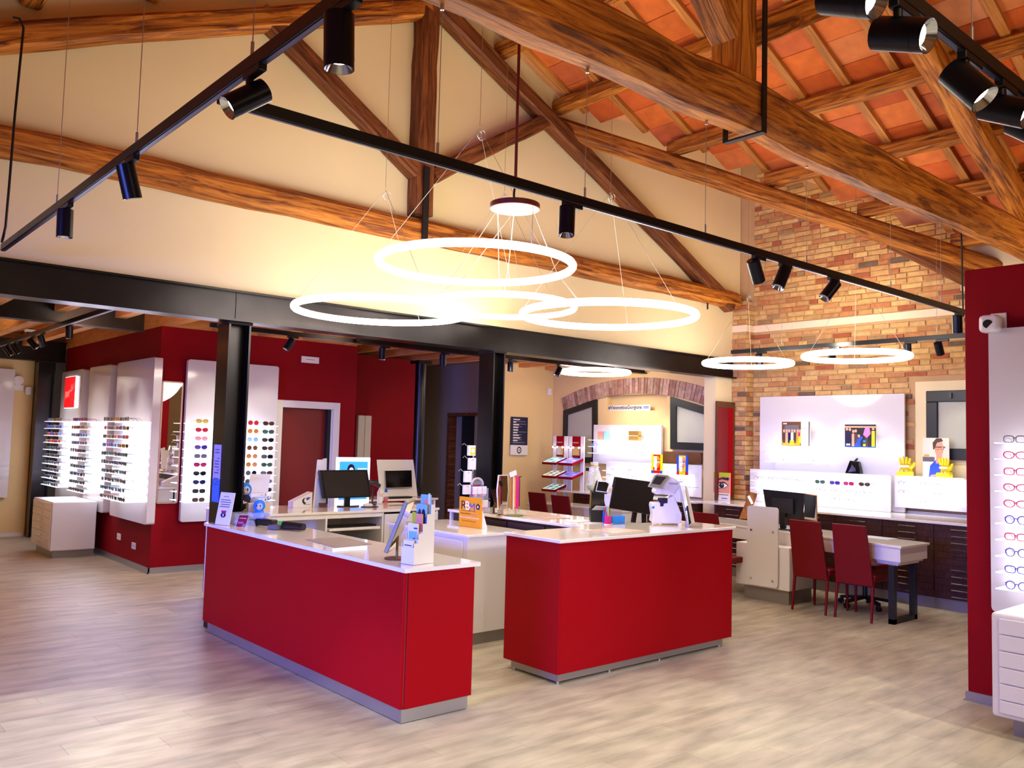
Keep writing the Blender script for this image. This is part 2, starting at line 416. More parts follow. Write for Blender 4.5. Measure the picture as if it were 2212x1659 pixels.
# ------------------------------------------------------------------ brick wall (right)
g = G(); g.box(XB + 0.012, -4.2, 0, XB + 0.30, YB + 0.16, 6.6)
wall_r = tag(g.obj('wall_right', M['mortar']), kind='structure')
brick_mes = []
for k in range(6):
    rr = random.Random(k); gb = G()
    a = [rr.uniform(-0.004, 0.004) for _ in range(16)]
    # front face at x=0 looking to -x, 1 long in y, 1 high in z (unit, scaled per brick)
    e = 0.006
    front = [(-0.004 + a[0], 0.02 + a[1], 0.06 + a[2] * 5), (-0.004 + a[3], 0.98 + a[4], 0.06 + a[5] * 5), (-0.004 + a[6], 0.98 + a[7], 0.94 + a[8] * 5), (-0.004 + a[9], 0.02 + a[10], 0.94 + a[11] * 5)]
    mid = [(0.004, 0.0, 0.0 + a[12] * 3), (0.004, 1.0, 0 + a[13] * 3), (0.004, 1, 1 + a[14] * 3), (0.004, 0, 1 + a[15] * 3)]
    back = [(0.03, 0, 0), (0.03, 1, 0), (0.03, 1, 1), (0.03, 0, 1)]
    gb.add(front + mid + back, [(3, 2, 1, 0), (4, 0, 1, 5), (5, 1, 2, 6), (6, 2, 3, 7), (7, 3, 0, 4), (8, 4, 5, 9), (9, 5, 6, 10), (10, 6, 7, 11), (11, 7, 4, 8)], 0)
    me = gb.mesh('brick'); me.materials.append(M['brick']); brick_mes.append((me, gb))
PITCH_Z, BL = 0.072, 0.265
band0, band1 = 3.462, 3.560
def brick_rows(y0, y1, z0, z1, seed):
    out = []; rr = random.Random(seed); r = 0; z = z0
    while z < z1:
        yy = y0 - (0.13 if r % 2 else 0.0) + rr.uniform(-0.03, 0.03)
        while yy < y1:
            L = rr.choice((BL, BL, BL, BL * 0.5, BL * 0.82)) + rr.uniform(-0.015, 0.015)
            a, b = max(yy, y0), min(yy + L - 0.010, y1)
            if b - a > 0.05: out.append((a, b, z + rr.uniform(-0.003, 0.003), 0.060 + rr.uniform(-0.004, 0.004)))
            yy += L
        z += PITCH_Z; r += 1
    return out
def zmax_brick(y): return 4.25 + (y - 3.9) * 0.47
pil_y0 = at_x(1612, 800, 10.86).y       # pilaster in the corner
allb = []
for a, b, z, h in brick_rows(3.55, pil_y0, 0.985, 6.1, 3):
    if z > zmax_brick(b): continue
    if band0 - 0.05 < z < band1: continue
    if z < 2.36 and 5.15 < a and b < 6.85: continue      # behind the big white panel
    if z < 1.0: continue
    if b > 1 and a < at_x(1978, 825, XB).y and z < 2.66 and z > 1.35: continue   # plastered window surround
    if a < 4.15 and z < 1.35 and z > 1.08: continue
    allb.append(('w', XB, a, b, z, h))
for a, b, z, h in brick_rows(pil_y0, YB, 0.985, 3.90, 5):
    if band0 - 0.05 < z < band1: continue
    if z < 2.2 and a > pil_y0 + 0.15: continue
    allb.append(('p', 10.86, a, b, z, h))
def upper(a): return a
allb.sort(key=lambda q: -(q[3] - q[2]) * q[5] / ((q[1]) ** 2 + q[2] ** 2))
restb = G()
for i, (kd, x, a, b, z, h) in enumerate(allb):
    me, gb = brick_mes[i % 6]
    pr = (i * 37 % 10 - 5) * 0.0012
    if i < 300:
        o = link('brick', me, wall_r); o.location = (x + pr, a, z); o.scale = (1, b - a, h)
    else:
        restb.add([(x + pr + v[0], a + v[1] * (b - a), z + v[2] * h) for v in gb.v], gb.f, 0)
tag(restb.obj('brickwork', M['brick_j'], wall_r), kind='stuff')
g = G(); g.box(10.872, pil_y0 + 0.01, 0, XB + 0.02, YB, 3.90); g.box(10.868, pil_y0 + 0.004, 3.90, XB + 0.02, YB, 3.915)
g.obj('pilaster', M['mortar'], wall_r)
# side of the pilaster: headers
sp = G(); z = 0.985; r = 0
while z < 3.86:
    if not (band0 - 0.05 < z < band1):
        xs = (10.862, 10.95, XB) if r % 2 else (10.862, XB)
        for x0, x1 in zip(xs, xs[1:]): sp.box(x0, pil_y0 - 0.004, z, x1 - 0.008, pil_y0 + 0.02, z + 0.06)
    z += PITCH_Z; r += 1
tag(sp.obj('pilaster_side_bricks', M['brick_j'], wall_r), kind='stuff')
g = G(); g.box(XB - 0.012, -3, band0, XB + 0.02, pil_y0, band1); g.box(10.85, pil_y0 - 0.012, band0, XB, YB - 0.002, band1)
tag(g.obj('trim_1', M['band']), kind='structure')
# plastered window surround and pale strip at the far right
sy = at_x(1978, 825, XB).y; 
g = G(); g.box(XB - 0.014, 2.2, 1.2, XB + 0.02, sy, at_x(1978, 825, XB).z)
g.obj('window_surround', M['cream'], wall_r)
g = G(); g.box(XB - 0.02, 2.0, 3.75, XB + 0.02, at_x(2076, 600, XB).y, 4.6); g.obj('plaster_strip', M['cream'], wall_r)
# window_2 in it
wy, wz1, wz0 = at_x(2003, 845, 11.03).y, at_x(2003, 845, 11.03).z, at_x(2040, 993, 11.03).z
wn = tag(bpy.data.objects.new('window_2', None), kind='structure'); COL.objects.link(wn); wn.location = (11.03, wy, wz0)
fw = 0.14
g = G()
for bx in ((2.4, wy, wz1 - fw, wz1), (2.4, wy, wz0, wz0 + fw), (wy - fw, wy, wz0 + fw, wz1 - fw), (2.4, 2.4 + fw, wz0 + fw, wz1 - fw)): g.box(10.985, bx[0], bx[2], 11.05, bx[1], bx[3])
g.obj('window_frame', M['win_frame'], wn, bevel=0.008)
g = G(); g.box(11.015, 2.4 + fw, wz0 + fw, 11.03, wy - fw, wz1 - fw); g.obj('pane', M['frost'], wn)
g = G(); g.box(10.96, wy - 0.32, wz1 - 0.10, 10.986, wy - 0.29, wz1 - 0.03); g.obj('window_catch', M['black'], wn)

# ------------------------------------------------------------------ roof: boards, terracotta tiles, rafters, purlins
TM = 0.43                                                 # slope of the roof
def ztop(x): return 5.87 - TM * (x - 6.89)                # top of the principal rafters = underside of the purlins
RIDGE = 5.08
def zroof(x): return ztop(x) + 0.235 if x >= RIDGE else ztop(2 * RIDGE - x) + 0.235
def valley_y(x): return 7.62 - 0.92 * (x - 7.05)          # plan line of the valley beam
def ylim(x): return YB + 0.02 if x < 7.13 else valley_y(x) + 0.04
g = G()
th = 0.03
xr = 12.2
zz = lambda x: zroof(x) + 0.035
# right slope cut along the valley, left slope whole
g.add([(RIDGE, -4.2, zz(RIDGE)), (xr, -4.2, zz(xr)), (xr, valley_y(xr) + .1, zz(xr)), (7.13, YB + .1, zz(7.13)), (RIDGE, YB + .1, zz(RIDGE))], [(4, 3, 2, 1, 0)], 0)
g.add([(RIDGE, -4.2, zz(RIDGE)), (-5.2, -4.2, zz(-5.2)), (-5.2, YB + .1, zz(-5.2)), (RIDGE, YB + .1, zz(RIDGE))], [(0, 1, 2, 3)], 0)
# the neighbouring roof behind the valley beam
g.add([(7.13, YB + .1, zz(7.13)), (xr, valley_y(xr) + .1, zz(xr)), (xr, YB + .3, 7.2), (7.13, YB + .3, zz(7.13) + .1)], [(0, 1, 2, 3)], 0)
ceiling = tag(g.obj('ceiling', M['tile_mortar']), kind='structure')
TP, TWY, Y0R = 0.318, 0.50, 4.28                          # tile length (in x), rafter spacing, a rafter position
sl = math.sqrt(1 + TM * TM)
def tile_verts(x, y, side):
    xa, xb, ya, yb = x + 0.006, x + TP - 0.006, y + 0.010, y + TWY - 0.010
    out = []
    for dz in (0.0, 0.03):
        for xx, yy in ((xa, ya), (xb, ya), (xb, yb), (xa, yb)):
            X = xx if side > 0 else 2 * RIDGE - xx
            out.append((X, yy, zroof(xx) + dz))
    return out
cells = []
for side in (1, -1):
    n = 0; x = RIDGE + 0.05
    while x < (11.6 if side > 0 else 13.0):
        k = -8
        while Y0R + k * TWY < YB:
            y = Y0R + k * TWY
            if side < 0 or y + TWY * 0.5 < ylim(x + TP / 2): cells.append((x, y, side))
            k += 1
        x += TP; n += 1
def tc_(c): return Vector((c[0] + TP / 2 if c[2] > 0 else 2 * RIDGE - c[0] - TP / 2, c[1] + TWY / 2, zroof(c[0] + TP / 2)))
vis = [c for c in cells if in_frame(tc_(c), 40)]
vis.sort(key=lambda c: (tc_(c) - EYE).length)
near = set(vis[:300]); restt = G()
gt = G(); tv = tile_verts(RIDGE + 1.0, 0, 1); t0 = Vector((RIDGE + 1.0, 0, zroof(RIDGE + 1.0)))
gt.hexa([Vector(p) - t0 for p in tv]); tile_me = gt.mesh('roof_tile'); tile_me.materials.append(M['tile'])
gt = G(); tv = tile_verts(RIDGE + 1.0, 0, -1); t1 = Vector((RIDGE - 1.0, 0, zroof(RIDGE + 1.0)))
gt.hexa([Vector(p) - t1 for p in [tv[1], tv[0], tv[3], tv[2], tv[5], tv[4], tv[7], tv[6]]]); tile_ml = gt.mesh('roof_tile'); tile_ml.materials.append(M['tile'])
for c in cells:
    jz = ((c[0] * 131 + c[1] * 57) % 1.0 - 0.5) * 0.006
    if c in near:
        o = link('roof_tile', tile_me if c[2] > 0 else tile_ml, ceiling)
        o.location = (c[0], c[1], zroof(c[0]) + jz) if c[2] > 0 else (2 * RIDGE - c[0], c[1], zroof(c[0]) + jz)
    else:
        v = tile_verts(*c)
        if c[2] < 0: v = [v[1], v[0], v[3], v[2], v[5], v[4], v[7], v[6]]
        restt.hexa([Vector(p) + Vector((0, 0, jz)) for p in v])
tag(restt.obj('roof_tiling', M['tile_j'], ceiling), kind='stuff')

def timber(name, p0, p1, w, h, m, parent=None, up=ZA, n=10, wob=0.012, seed=0, cham=0.22):
    """an old hewn timber: octagonal section along its own x axis, slightly uneven"""
    p0, p1 = Vector(p0), Vector(p1); d = p1 - p0; L = d.length; d.normalize()
    upv = Vector(up); side = upv.cross(d)
    if side.length < 1e-3: side = Vector((0, 1, 0))
    side.normalize(); u2 = d.cross(side)
    rr = random.Random(seed + int(L * 1000)); gg = G(); vs = []
    c = cham * min(w, h)
    base = [(-w/2 + c, -h/2), (w/2 - c, -h/2), (w/2, -h/2 + c), (w/2, h/2 - c), (w/2 - c, h/2), (-w/2 + c, h/2), (-w/2, h/2 - c), (-w/2, -h/2 + c)]
    if c < 1e-4: base = [(-w/2, -h/2), (w/2, -h/2), (w/2, h/2), (-w/2, h/2)]
    k = len(base)
    for i in range(n + 1):
        dy, dz = rr.uniform(-wob, wob), rr.uniform(-wob, wob)
        for a, b in base:
            vs.append((L * i / n, a + dy + rr.uniform(-wob, wob) * .5, b + dz + rr.uniform(-wob, wob) * .5))
    fs = []
    for i in range(n):
        for j in range(k): fs.append((i * k + j, i * k + (j + 1) % k, (i + 1) * k + (j + 1) % k, (i + 1) * k + j))
    fs = [f[::-1] for f in fs]
    fs += [tuple(range(k)), tuple(range((n + 1) * k - 1, n * k - 1, -1))]
    gg.add(vs, fs, 0)
    me = gg.mesh(name); me.materials.append(m)
    o = link(name, me, parent)
    R = Matrix((d, side, u2)).transposed().to_4x4(); R.translation = p0
    o.matrix_basis = R if parent is None or parent.get('own_origin') is None else R
    return o
# small rafters, down the slope
k = -8; i = 0
while Y0R + k * TWY < YB + 0.1:
    y = Y0R + k * TWY
    xe = 12.0
    if y > valley_y(12.0): xe = 7.05 + (7.62 - y) / 0.92
    if y > YB - 0.1: xe = 7.1; 
    h = 0.055
    timber('rafter', (RIDGE, y, zroof(RIDGE) - h / 2 - 0.002), (xe, y, zroof(xe) - h / 2 - 0.002), 0.085, h, M['rafter'], ceiling, n=3, wob=0.002, seed=i, cham=0.0)
    timber('rafter', (RIDGE, y, zroof(RIDGE) - h / 2 - 0.002), (-1.6, y, zroof(2 * RIDGE + 1.6) - h / 2 - 0.002), 0.085, h, M['rafter'], ceiling, n=3, wob=0.002, seed=i + 50, cham=0.0)
    k += 1; i += 1
# purlins
for i, (x, xe) in enumerate(((6.17, 0), (7.10, 0), (8.20, 1), (9.07, 1), (9.90, 1), (10.72, 1))):
    y1 = YB - 0.02 if not xe else valley_y(x) + 0.02
    timber('purlin', (x, -4.0, ztop(x) + 0.085), (x, y1, ztop(x) + 0.085), 0.155, 0.16, M['old_wood'], ceiling, n=16, wob=0.008, seed=20 + i, cham=0.12)
for i, x in enumerate((5.15, 4.00, 3.10, 2.25, 1.35, 0.5)):
    xx = 2 * RIDGE - x
    timber('purlin', (x, -4.0, ztop(xx) + 0.085), (x, YB - 0.02, ztop(xx) + 0.085), 0.155, 0.16, M['old_wood'], ceiling, n=16, wob=0.008, seed=40 + i, cham=0.12)
# valley beam and the short corbel under it
vz = lambda x: ztop(x) - 0.10
timber('valley_beam', (6.98, valley_y(6.98), vz(6.98) + 0.0), (11.3, valley_y(11.3), vz(11.3)), 0.20, 0.22, M['old_wood'], ceiling, n=14, wob=0.010, seed=77)
pa = at_x(1925, 520, 10.35); 
timber('corbel', (pa.x, pa.y, pa.z + 0.0), (11.05, valley_y(11.05) + 0.05, vz(11.05) - 0.24), 0.18, 0.16, M['old_dark'], ceiling, n=4, wob=0.006, seed=78, cham=0.1)

# ------------------------------------------------------------------ roof trusses
def truss(label, y0, y1, zb, xl, xr_, kx, kz, wood_m, zrafter, strut_l, strut_r, wd, seed, tie_h=0.28, raf=None):
    yc = (y0 + y1) / 2; w = y1 - y0
    t = thing('roof_truss', label, 'truss', (kx, yc, zb), 'roof trusses')
    timber('tie_beam', (xl, yc, zb + tie_h / 2), (xr_, yc, zb + tie_h / 2), w, tie_h, wood_m, t, n=30, wob=0.012, seed=seed, cham=0.27)
    timber('king_post', (kx, yc, kz), (kx, yc, zrafter(RIDGE) + 0.25), 0.215, w * 0.9, M['old_dark'] if seed > 5 else wood_m, t, up=YA, n=12, wob=0.008, seed=seed + 1, cham=0.08)
    hr = 0.235
    for s_ in (1, -1):
        a = Vector((RIDGE, yc, zrafter(RIDGE) - hr / 2)); e = xr_ - 0.12 if s_ > 0 else xl + 0.05
        b = Vector((e, yc, zrafter(e if s_ > 0 else 2 * RIDGE - e) - hr / 2))
        if raf:
            a, b = [Vector((q[0], yc, q[1] + 0.10)) for q in raf[0 if s_ > 0 else 1]]; hr = 0.20
        timber('principal_rafter', a, b, w * 0.85, hr, M['old_dark'] if (raf and s_ > 0) else wood_m, t, n=14, wob=0.008, seed=seed + 2 + s_, cham=0.15)
    for pa_, pb_ in (strut_l, strut_r):
        timber('strut', (pa_[0], yc, pa_[1]), (pb_[0], yc, pb_[1]), wd, 0.17, M['old_dark'] if raf else wood_m, t, n=8, wob=0.006, seed=seed + 7 + int(pa_[0]), cham=0.1)
    return t
zb2 = 3.815
rz = lambda x: ztop(x) - 0.0
t2 = truss('dark roof truss set against the cream gable wall', 7.30, 7.52, zb2, -1.2, 10.80, 5.07, 4.10, M['old_wood'], rz,
           ((3.2, 5.66), (5.0, 4.56)), ((6.82, 5.60), (5.2, 4.56)), 0.17, 10, 0.235,
           raf=(((5.08, 6.40), (10.66, 3.73)), ((5.08, 6.26), (-1.15, 3.66))))
g = G(); kx2 = at_y(919, 480, 7.28).x; g.box(kx2 - 0.035, 7.275, zb2 - 0.03, kx2 + 0.035, 7.295, 4.60); g.obj('iron_strap', M['iron'], t2)
g = G(); bx_ = at_y(1541, 660, 7.3); g.cyl((bx_.x, 7.4, zb2 - 0.10), (bx_.x, 7.4, zb2 + 0.05), 0.012, n=6); g.obj('iron_bolt', M['iron'], t2)
zb1 = 3.87
kx1 = (at_y(1577, 200, 3.2).x + at_y(1639, 200, 3.2).x) / 2
zb1_t = 0
t1 = truss('big orange-brown roof truss crossing over the counters, nearest the camera', 3.16, 3.42, zb1, -1.2, 11.2, kx1, zb1 + 0.27, M['old_wood'], rz,
           ((at_y(1545, 0, 3.3).x - 0.6, at_y(1545, 0, 3.3).z + 0.5), (kx1 - 0.05, zb1 + 0.62)), ((at_y(1800, 10, 3.3).x + 0.7, at_y(1800, 10, 3.3).z + 0.42), (kx1 + 0.05, zb1 + 0.62)), 0.22, 1, 0.35)
sx = at_y(1648, 250, 3.14).x
g = G(); g.box(sx - 0.025, 3.125, zb1 - 0.02, sx + 0.025, 3.135, zb1 + 1.1); g.box(sx - 0.025, 3.125, zb1 - 0.035, sx + 0.025, 3.44, zb1 - 0.022); g.box(sx - 0.025, 3.43, zb1 - 0.03, sx + 0.025, 3.44, zb1 + 0.12)
g.obj('iron_strap', M['iron'], t1)
# spare truss of the front half of the shop (outside the frame) is not built

# ------------------------------------------------------------------ steel: beam, columns
g = G(); y0, y1 = 7.42, 7.64; zb, zt = 2.765, 3.045
g.box(-5.0, y0, zb, 10.98, y1, zb + 0.018); g.box(-5.0, y0, zt - 0.018, 10.86, y1, zt); g.box(-5.0, y0 + 0.06, zb + 0.018, 10.86, y1 - 0.06, zt - 0.018)
beam = tag(g.obj('steel_beam', M['steel_black']), kind='structure')
xj = at_y(514, 660, 7.44).x
g = G(); g.box(xj - 0.004, y0 + 0.052, zb + 0.018, xj + 0.004, y0 + 0.062, zt - 0.018); g.obj('beam_joint', M['black'], beam)
xw = at_y(1545, 800, 7.5).x
def column(x0, x1, y0, y1, zt, label):
    g = G(); yc = (y0 + y1) / 2
    g.box(x0, y0, 0, x0 + 0.018, y1, zt); g.box(x1 - 0.018, y0, 0, x1, y1, zt); g.box(x0 + 0.018, yc - 0.008, 0, x1 - 0.018, yc + 0.008, zt)
    o = g.obj('steel_column', M['steel_black']); tag(o, label, 'column', 'black steel columns', 'structure')
    g = G(); g.box(x0 - 0.01, y0 - 0.01, zt - 0.02, x1 + 0.01, y1 + 0.01, zt); g.obj('cap_plate', M['iron'], o)
    return o
col1 = column(3.10, 3.31, 7.505, 7.76, 2.765, 'black steel column behind the left end of the left red counter')
cx = at_y(1063, 900, 7.43).x; cxr = at_y(1091, 800, 7.43).x
col2 = column(cx, cxr, 7.43, 7.69, 2.765, 'black steel column under the beam, between dark doorway and yellow wall')
# notice sheets on column 1
NX = 3.0955
nz1, nz0 = at_x(462, 960, NX).z, at_x(452, 1082, NX).z
ya, yb = at_x(461, 1000, NX).y, at_x(476, 1000, NX).y
nt = thing('notice', 'tall white and blue notice taped to the column at the counter', 'notice', (NX, (ya + yb) / 2, nz0))
zm = nz0 + (nz1 - nz0) * 0.40
g = G(); g.box(NX, min(ya, yb), zm, NX + .0045, max(ya, yb), nz1); g.obj('upper_sheet', mat('lilac_paper', (188, 182, 236), 0.7), nt)
g = G(); g.box(NX - .001, min(ya, yb), nz0, NX + .0040, max(ya, yb), zm); g.obj('lower_sheet', mat('blue_paper', (64, 118, 232), 0.6), nt)
g = G()
for i in range(13):
    z = nz1 - 0.05 - i * 0.026
    if i in (2, 9): continue
    g.box(NX - .0012, min(ya, yb) + 0.03, z, NX + .0002, max(ya, yb) - 0.03 - (0.06 if i % 4 == 3 else 0), z + 0.009)
tag(g.obj('print_lines', M['ink'], nt), kind='stuff')
# round black post beside the back desk
pc = at_y(906, 900, 10.9)
g = G(); g.cyl((pc.x, 10.9, 0), (pc.x, 10.9, 2.95), 0.085, n=20); g.box(pc.x - .12, 10.78, 2.90, pc.x + .12, 11.02, 2.95); g.cyl((pc.x, 10.9, 0), (pc.x, 10.9, .02), .15, n=20)
tag(g.obj('steel_post', M['steel_black']), 'round black steel post behind the back desk beside the corridor', 'post', kind='structure')

# ------------------------------------------------------------------ the lower back part: arch wall, yellow wall, grey wall, red walls, joist ceiling
ZJ = 3.08
YF = 11.56
ny0, ny1, nz_0, nz_1 = at_x(1441, 880, XB).y, at_x(1312, 870, XB).y, at_x(1370, 887, XB).z, at_x(1370, 852, XB).z
g = G(); xb = XB
g.box(xb, YB + 0.16, 0, xb + 0.3, ny0, 3.4); g.box(xb, ny1, 0, xb + 0.3, YF + 0.2, 3.4)
g.box(xb, ny0, 0, xb + 0.3, ny1, nz_0); g.box(xb, ny0, nz_1, xb + 0.3, ny1, 3.4); g.box(xb + 0.12, ny0, nz_0, xb + 0.3, ny1, nz_1)
wall_a = tag(g.obj('wall_arch', M['yellow']), kind='structure')
# segmental brick arch: circle through three points of the underside
A, B_, Cc = [(at_x(*p, XB).y, at_x(*p, XB).z) for p in ((1541, 882), (1396, 850), (1221, 890))]
def circ(a, b, c):
    d = 2 * (a[0] * (b[1] - c[1]) + b[0] * (c[1] - a[1]) + c[0] * (a[1] - b[1]))
    f = lambda p: p[0] ** 2 + p[1] ** 2
    return ((f(a) * (b[1] - c[1]) + f(b) * (c[1] - a[1]) + f(c) * (a[1] - b[1])) / d, (f(a) * (c[0] - b[0]) + f(b) * (a[0] - c[0]) + f(c) * (b[0] - a[0])) / d)
cc = circ(A, B_, Cc); R0 = math.dist(cc, A); R1 = R0 + 0.265
a0, a1 = math.atan2(A[1] - cc[1], A[0] - cc[0]), math.atan2(Cc[1] - cc[1], Cc[0] - cc[0])
nb = 52
for i in range(nb):
    t0_, t1_ = a0 + (a1 - a0) * (i + 0.06) / nb, a0 + (a1 - a0) * (i + 0.94) / nb
    rs = [(R0, R1)] if i % 3 else [(R0, R0 + 0.13), (R0 + 0.138, R1)]
    for ra, rb in rs:
        q = [(cc[0] + r * math.cos(t), cc[1] + r * math.sin(t)) for t, r in ((t0_, ra), (t0_, rb), (t1_, rb), (t1_, ra))]
        gg = G(); pr = ((i * 7) % 5) * 0.002
        gg.prism(q, (XB + 0.01, 0, 0), YA, ZA, -0.035 - pr) if False else gg.prism(q, (XB - 0.025 - pr, 0, 0), YA, ZA, 0.05)
        gg.obj('brick', M['arch_brick'], wall_a)
aw = G(); qs = [(cc[0] + R0 * math.cos(a0 + (a1 - a0) * i / 40), cc[1] + R0 * math.sin(a0 + (a1 - a0) * i / 40)) for i in range(41)]
qs += [(cc[0] + R1 * math.cos(a0 + (a1 - a0) * i / 40), cc[1] + R1 * math.sin(a0 + (a1 - a0) * i / 40)) for i in range(40, -1, -1)]
for i in range(40):
    aw.prism([qs[i], qs[81 - i], qs[80 - i], qs[i + 1]], (XB - 0.014, 0, 0), YA, ZA, 0.03)
aw.obj('arch_mortar', mat('arch_mortar', (150, 122, 104), 0.9), wall_a)
# the two slanted windows under the arch
def slant_window(name, pts_px, fw, parent_kind='structure'):
    P = [at_x(*p, XB - 0.02) for p in pts_px]
    P = [(p.y, p.z) for p in P]
    cy_ = sum(p[0] for p in P) / 4; cz_ = sum(p[1] for p in P) / 4
    I = []
    n = len(P)
    for i in range(n):   # inset
        p0, p1, p2 = Vector(P[i - 1]).to_3d(), Vector(P[i]).to_3d(), Vector(P[(i + 1) % n]).to_3d()
        d1, d2 = (p1 - p0).normalized(), (p2 - p1).normalized()
        n1, n2 = Vector((-d1.y, d1.x, 0)), Vector((-d2.y, d2.x, 0))
        cen = Vector((cy_, cz_, 0))
        if (cen - p1).dot(n1) < 0: n1 = -n1
        if (cen - p1).dot(n2) < 0: n2 = -n2
        b = (n1 + n2).normalized(); I.append((p1 + b * (fw / max(0.3, b.dot(n1)))))
    o = tag(bpy.data.objects.new(name, None), kind='structure'); COL.objects.link(o); o.location = (XB, cy_, cz_)
    g = G()
    for i in range(n):
        k_ = (i + 1) % n
        quad = [P[i], P[k_], (I[k_].x, I[k_].y), (I[i].x, I[i].y)]
        ar = sum(quad[q][0] * quad[(q + 1) % 4][1] - quad[(q + 1) % 4][0] * quad[q][1] for q in range(4))
        if ar < 0: quad = quad[::-1]
        g.prism(quad, (XB - 0.05, 0, 0), YA, ZA, 0.055)
    g.obj('window_frame', M['win_frame'], o)
    q = [(p.x, p.y) for p in I]; ar = sum(q[i][0] * q[(i + 1) % n][1] - q[(i + 1) % n][0] * q[i][1] for i in range(n))
    if ar < 0: q = q[::-1]
    g = G(); g.prism(q, (XB - 0.018, 0, 0), YA, ZA, 0.01); g.obj('pane', M['frost'], o)
slant_window('window_1', ((1450, 857), (1541, 884), (1541, 974), (1450, 970)), 0.115)
slant_window('window_3', ((1219, 887), (1290, 863), (1290, 1000), (1217, 1000)), 0.10)
XG = 9.42                                                  # grey corridor wall
g = G(); g.box(XG, YF, 0, xb + 0.3, YF + 0.2, 3.4); tag(g.obj('wall_yellow', M['yellow']), kind='structure')
dy0, dy1 = at_x(1032, 950, XG).y, at_x(967, 950, XG).y; dz = at_x(990, 899, XG).z
g = G(); g.box(XG, YF + 0.2, 0, XG + 0.2, dy0 + 0.1, 3.4); g.box(XG, dy1, 0, XG + 0.2, 16.4, 3.4); g.box(XG, dy0 + 0.1, dz, XG + 0.2, dy1, 3.4)
tag(g.obj('wall_grey', M['grey_plaster']), kind='structure')
g = G(); g.box(XG - 0.02, dy1 - 0.07, 0, XG + 0.2, dy1, dz + .06); g.box(XG - 0.02, YF + .2, dz, XG + 0.2, dy1 - .07, dz + 0.06)
dr = tag(g.obj('door_2', M['old_dark']), kind='structure')
g = G(); g.box(XG + 0.09, YF + 0.2, 0, XG + 0.13, dy1 - 0.30, dz); g.obj('door_infill', M['dark'], dr)  # near-black sheet standing in for the shade of the open doorway
g = G(); g.box(XG + 0.14, YF + 0.2, 0, XG + 0.5, dy1, dz); g.obj('door_recess', M['grey_plaster'], dr)
# red block: front, left, right side, and the further red wall
YR, XL = 10.98, 3.67
xr0, xr1 = XL, at_y(771, 800, YR).x
dx0, dx1, dzr = at_y(606, 900, YR).x, at_y(722, 900, YR).x, at_y(660, 882, YR).z
g = G(); g.box(xr0, YR, 0, dx0, YR + 0.15, ZJ); g.box(dx1, YR, 0, xr1, YR + 0.15, ZJ); g.box(dx0, YR, dzr, dx1, YR + 0.15, ZJ)
g.box(xr0, YR + 0.15, 0, xr0 + 0.15, 15.5, ZJ); g.box(xr1 - 0.15, YR + 0.15, 0, xr1, 12.2, ZJ)
tag(g.obj('wall_red', M['red_paint']), kind='structure')
g = G(); g.box(xr1, 12.1, 0, at_y(896, 900, 12.1).x, 12.3, ZJ); tag(g.obj('wall_red_far', M['red_paint']), kind='structure')
g = G(); g.box(at_y(896, 900, 12.1).x, 15.9, 0, XG, 16.0, 3.4); tag(g.obj('wall_corridor_end', M['grey_plaster']), kind='structure')
g = G(); cw = 0.10
g.box(dx0 - cw + .02, YR - 0.025, 0, dx0 + .02, YR + 0.02, dzr + cw); g.box(dx1 - .02, YR - 0.025, 0, dx1 + cw - .02, YR + 0.02, dzr + cw); g.box(dx0 + .02, YR - 0.025, dzr, dx1 - .02, YR + 0.02, dzr + cw)
g.box(dx1 - 0.04, YR + 0.02, 0, dx1, YR + 0.15, dzr)
dr1 = tag(g.obj('door_1', M['white_matt'], bevel=0.004), kind='structure')
g = G(); g.box(dx0, YR + 0.10, 0, dx1 - 0.09, YR + 0.14, dzr); g.obj('door_infill', M['red_door'], dr1)
g = G(); g.box(dx1 - 0.09, YR + 0.02, 0, dx1 - 0.04, YR + 0.14, dzr); g.obj('door_gap', M['dark'], dr1)
# baseboards
g = G(); g.box(XL - 0.015, YR - 0.015, 0, XL, 15.4, 0.07); g.box(XL - 0.015, YR - 0.015, 0, dx0 - .08, YR, 0.07)
g.box(XL - 0.03, YR - 0.03, 0, XL - .015, 15.4, 0.014); g.box(XL - 0.03, YR - 0.03, 0, dx0 - .08, YR - .015, 0.014)
tag(g.obj('baseboard_red', M['alu']), kind='structure')
g = G(); g.box(XG, YF - 0.015, 0, xb, YF, 0.09); tag(g.obj('baseboard_yellow', M['alu_grey']), kind='structure')
# far left: yellow wall, black post, black beam
g = G(); g.box(-5.2, 15.8, 0, at_y(52, 1159, 15.8).x, 16.0, 3.4); tag(g.obj('wall_left_far', M['yellow']), kind='structure')
g = G(); g.box(at_y(52, 1159, 15.8).x, 16.3, 0, XL + .3, 16.5, 3.4); tag(g.obj('wall_recess_shaded', M['grey_plaster']), kind='structure')  # continuing wall in shadow; the shade is put into its grey colour
g = G(); g.box(-5.2, 15.785, 0, at_y(50, 1159, 15.8).x, 15.8, 0.06); tag(g.obj('baseboard_left', M['white_matt']), kind='structure')
zlb = at_y(60, 778, 15.6).z; zlt = at_y(60, 748, 15.6).z
g = G(); g.box(-5.2, 15.52, zlb, XL, 15.7, zlb + 0.016); g.box(-5.2, 15.58, zlb, XL, 15.64, zlt + .1); g.box(-5.2, 15.52, zlt + .08, XL, 15.7, zlt + .1)
tag(g.obj('steel_beam', M['steel_black']), kind='structure')
x0_, x1_ = at_y(74, 900, 15.6).x, at_y(110, 900, 15.6).x
column(x0_, x1_, 15.5, 15.72, zlb, 'black steel column at the far left beside the yellow wall')
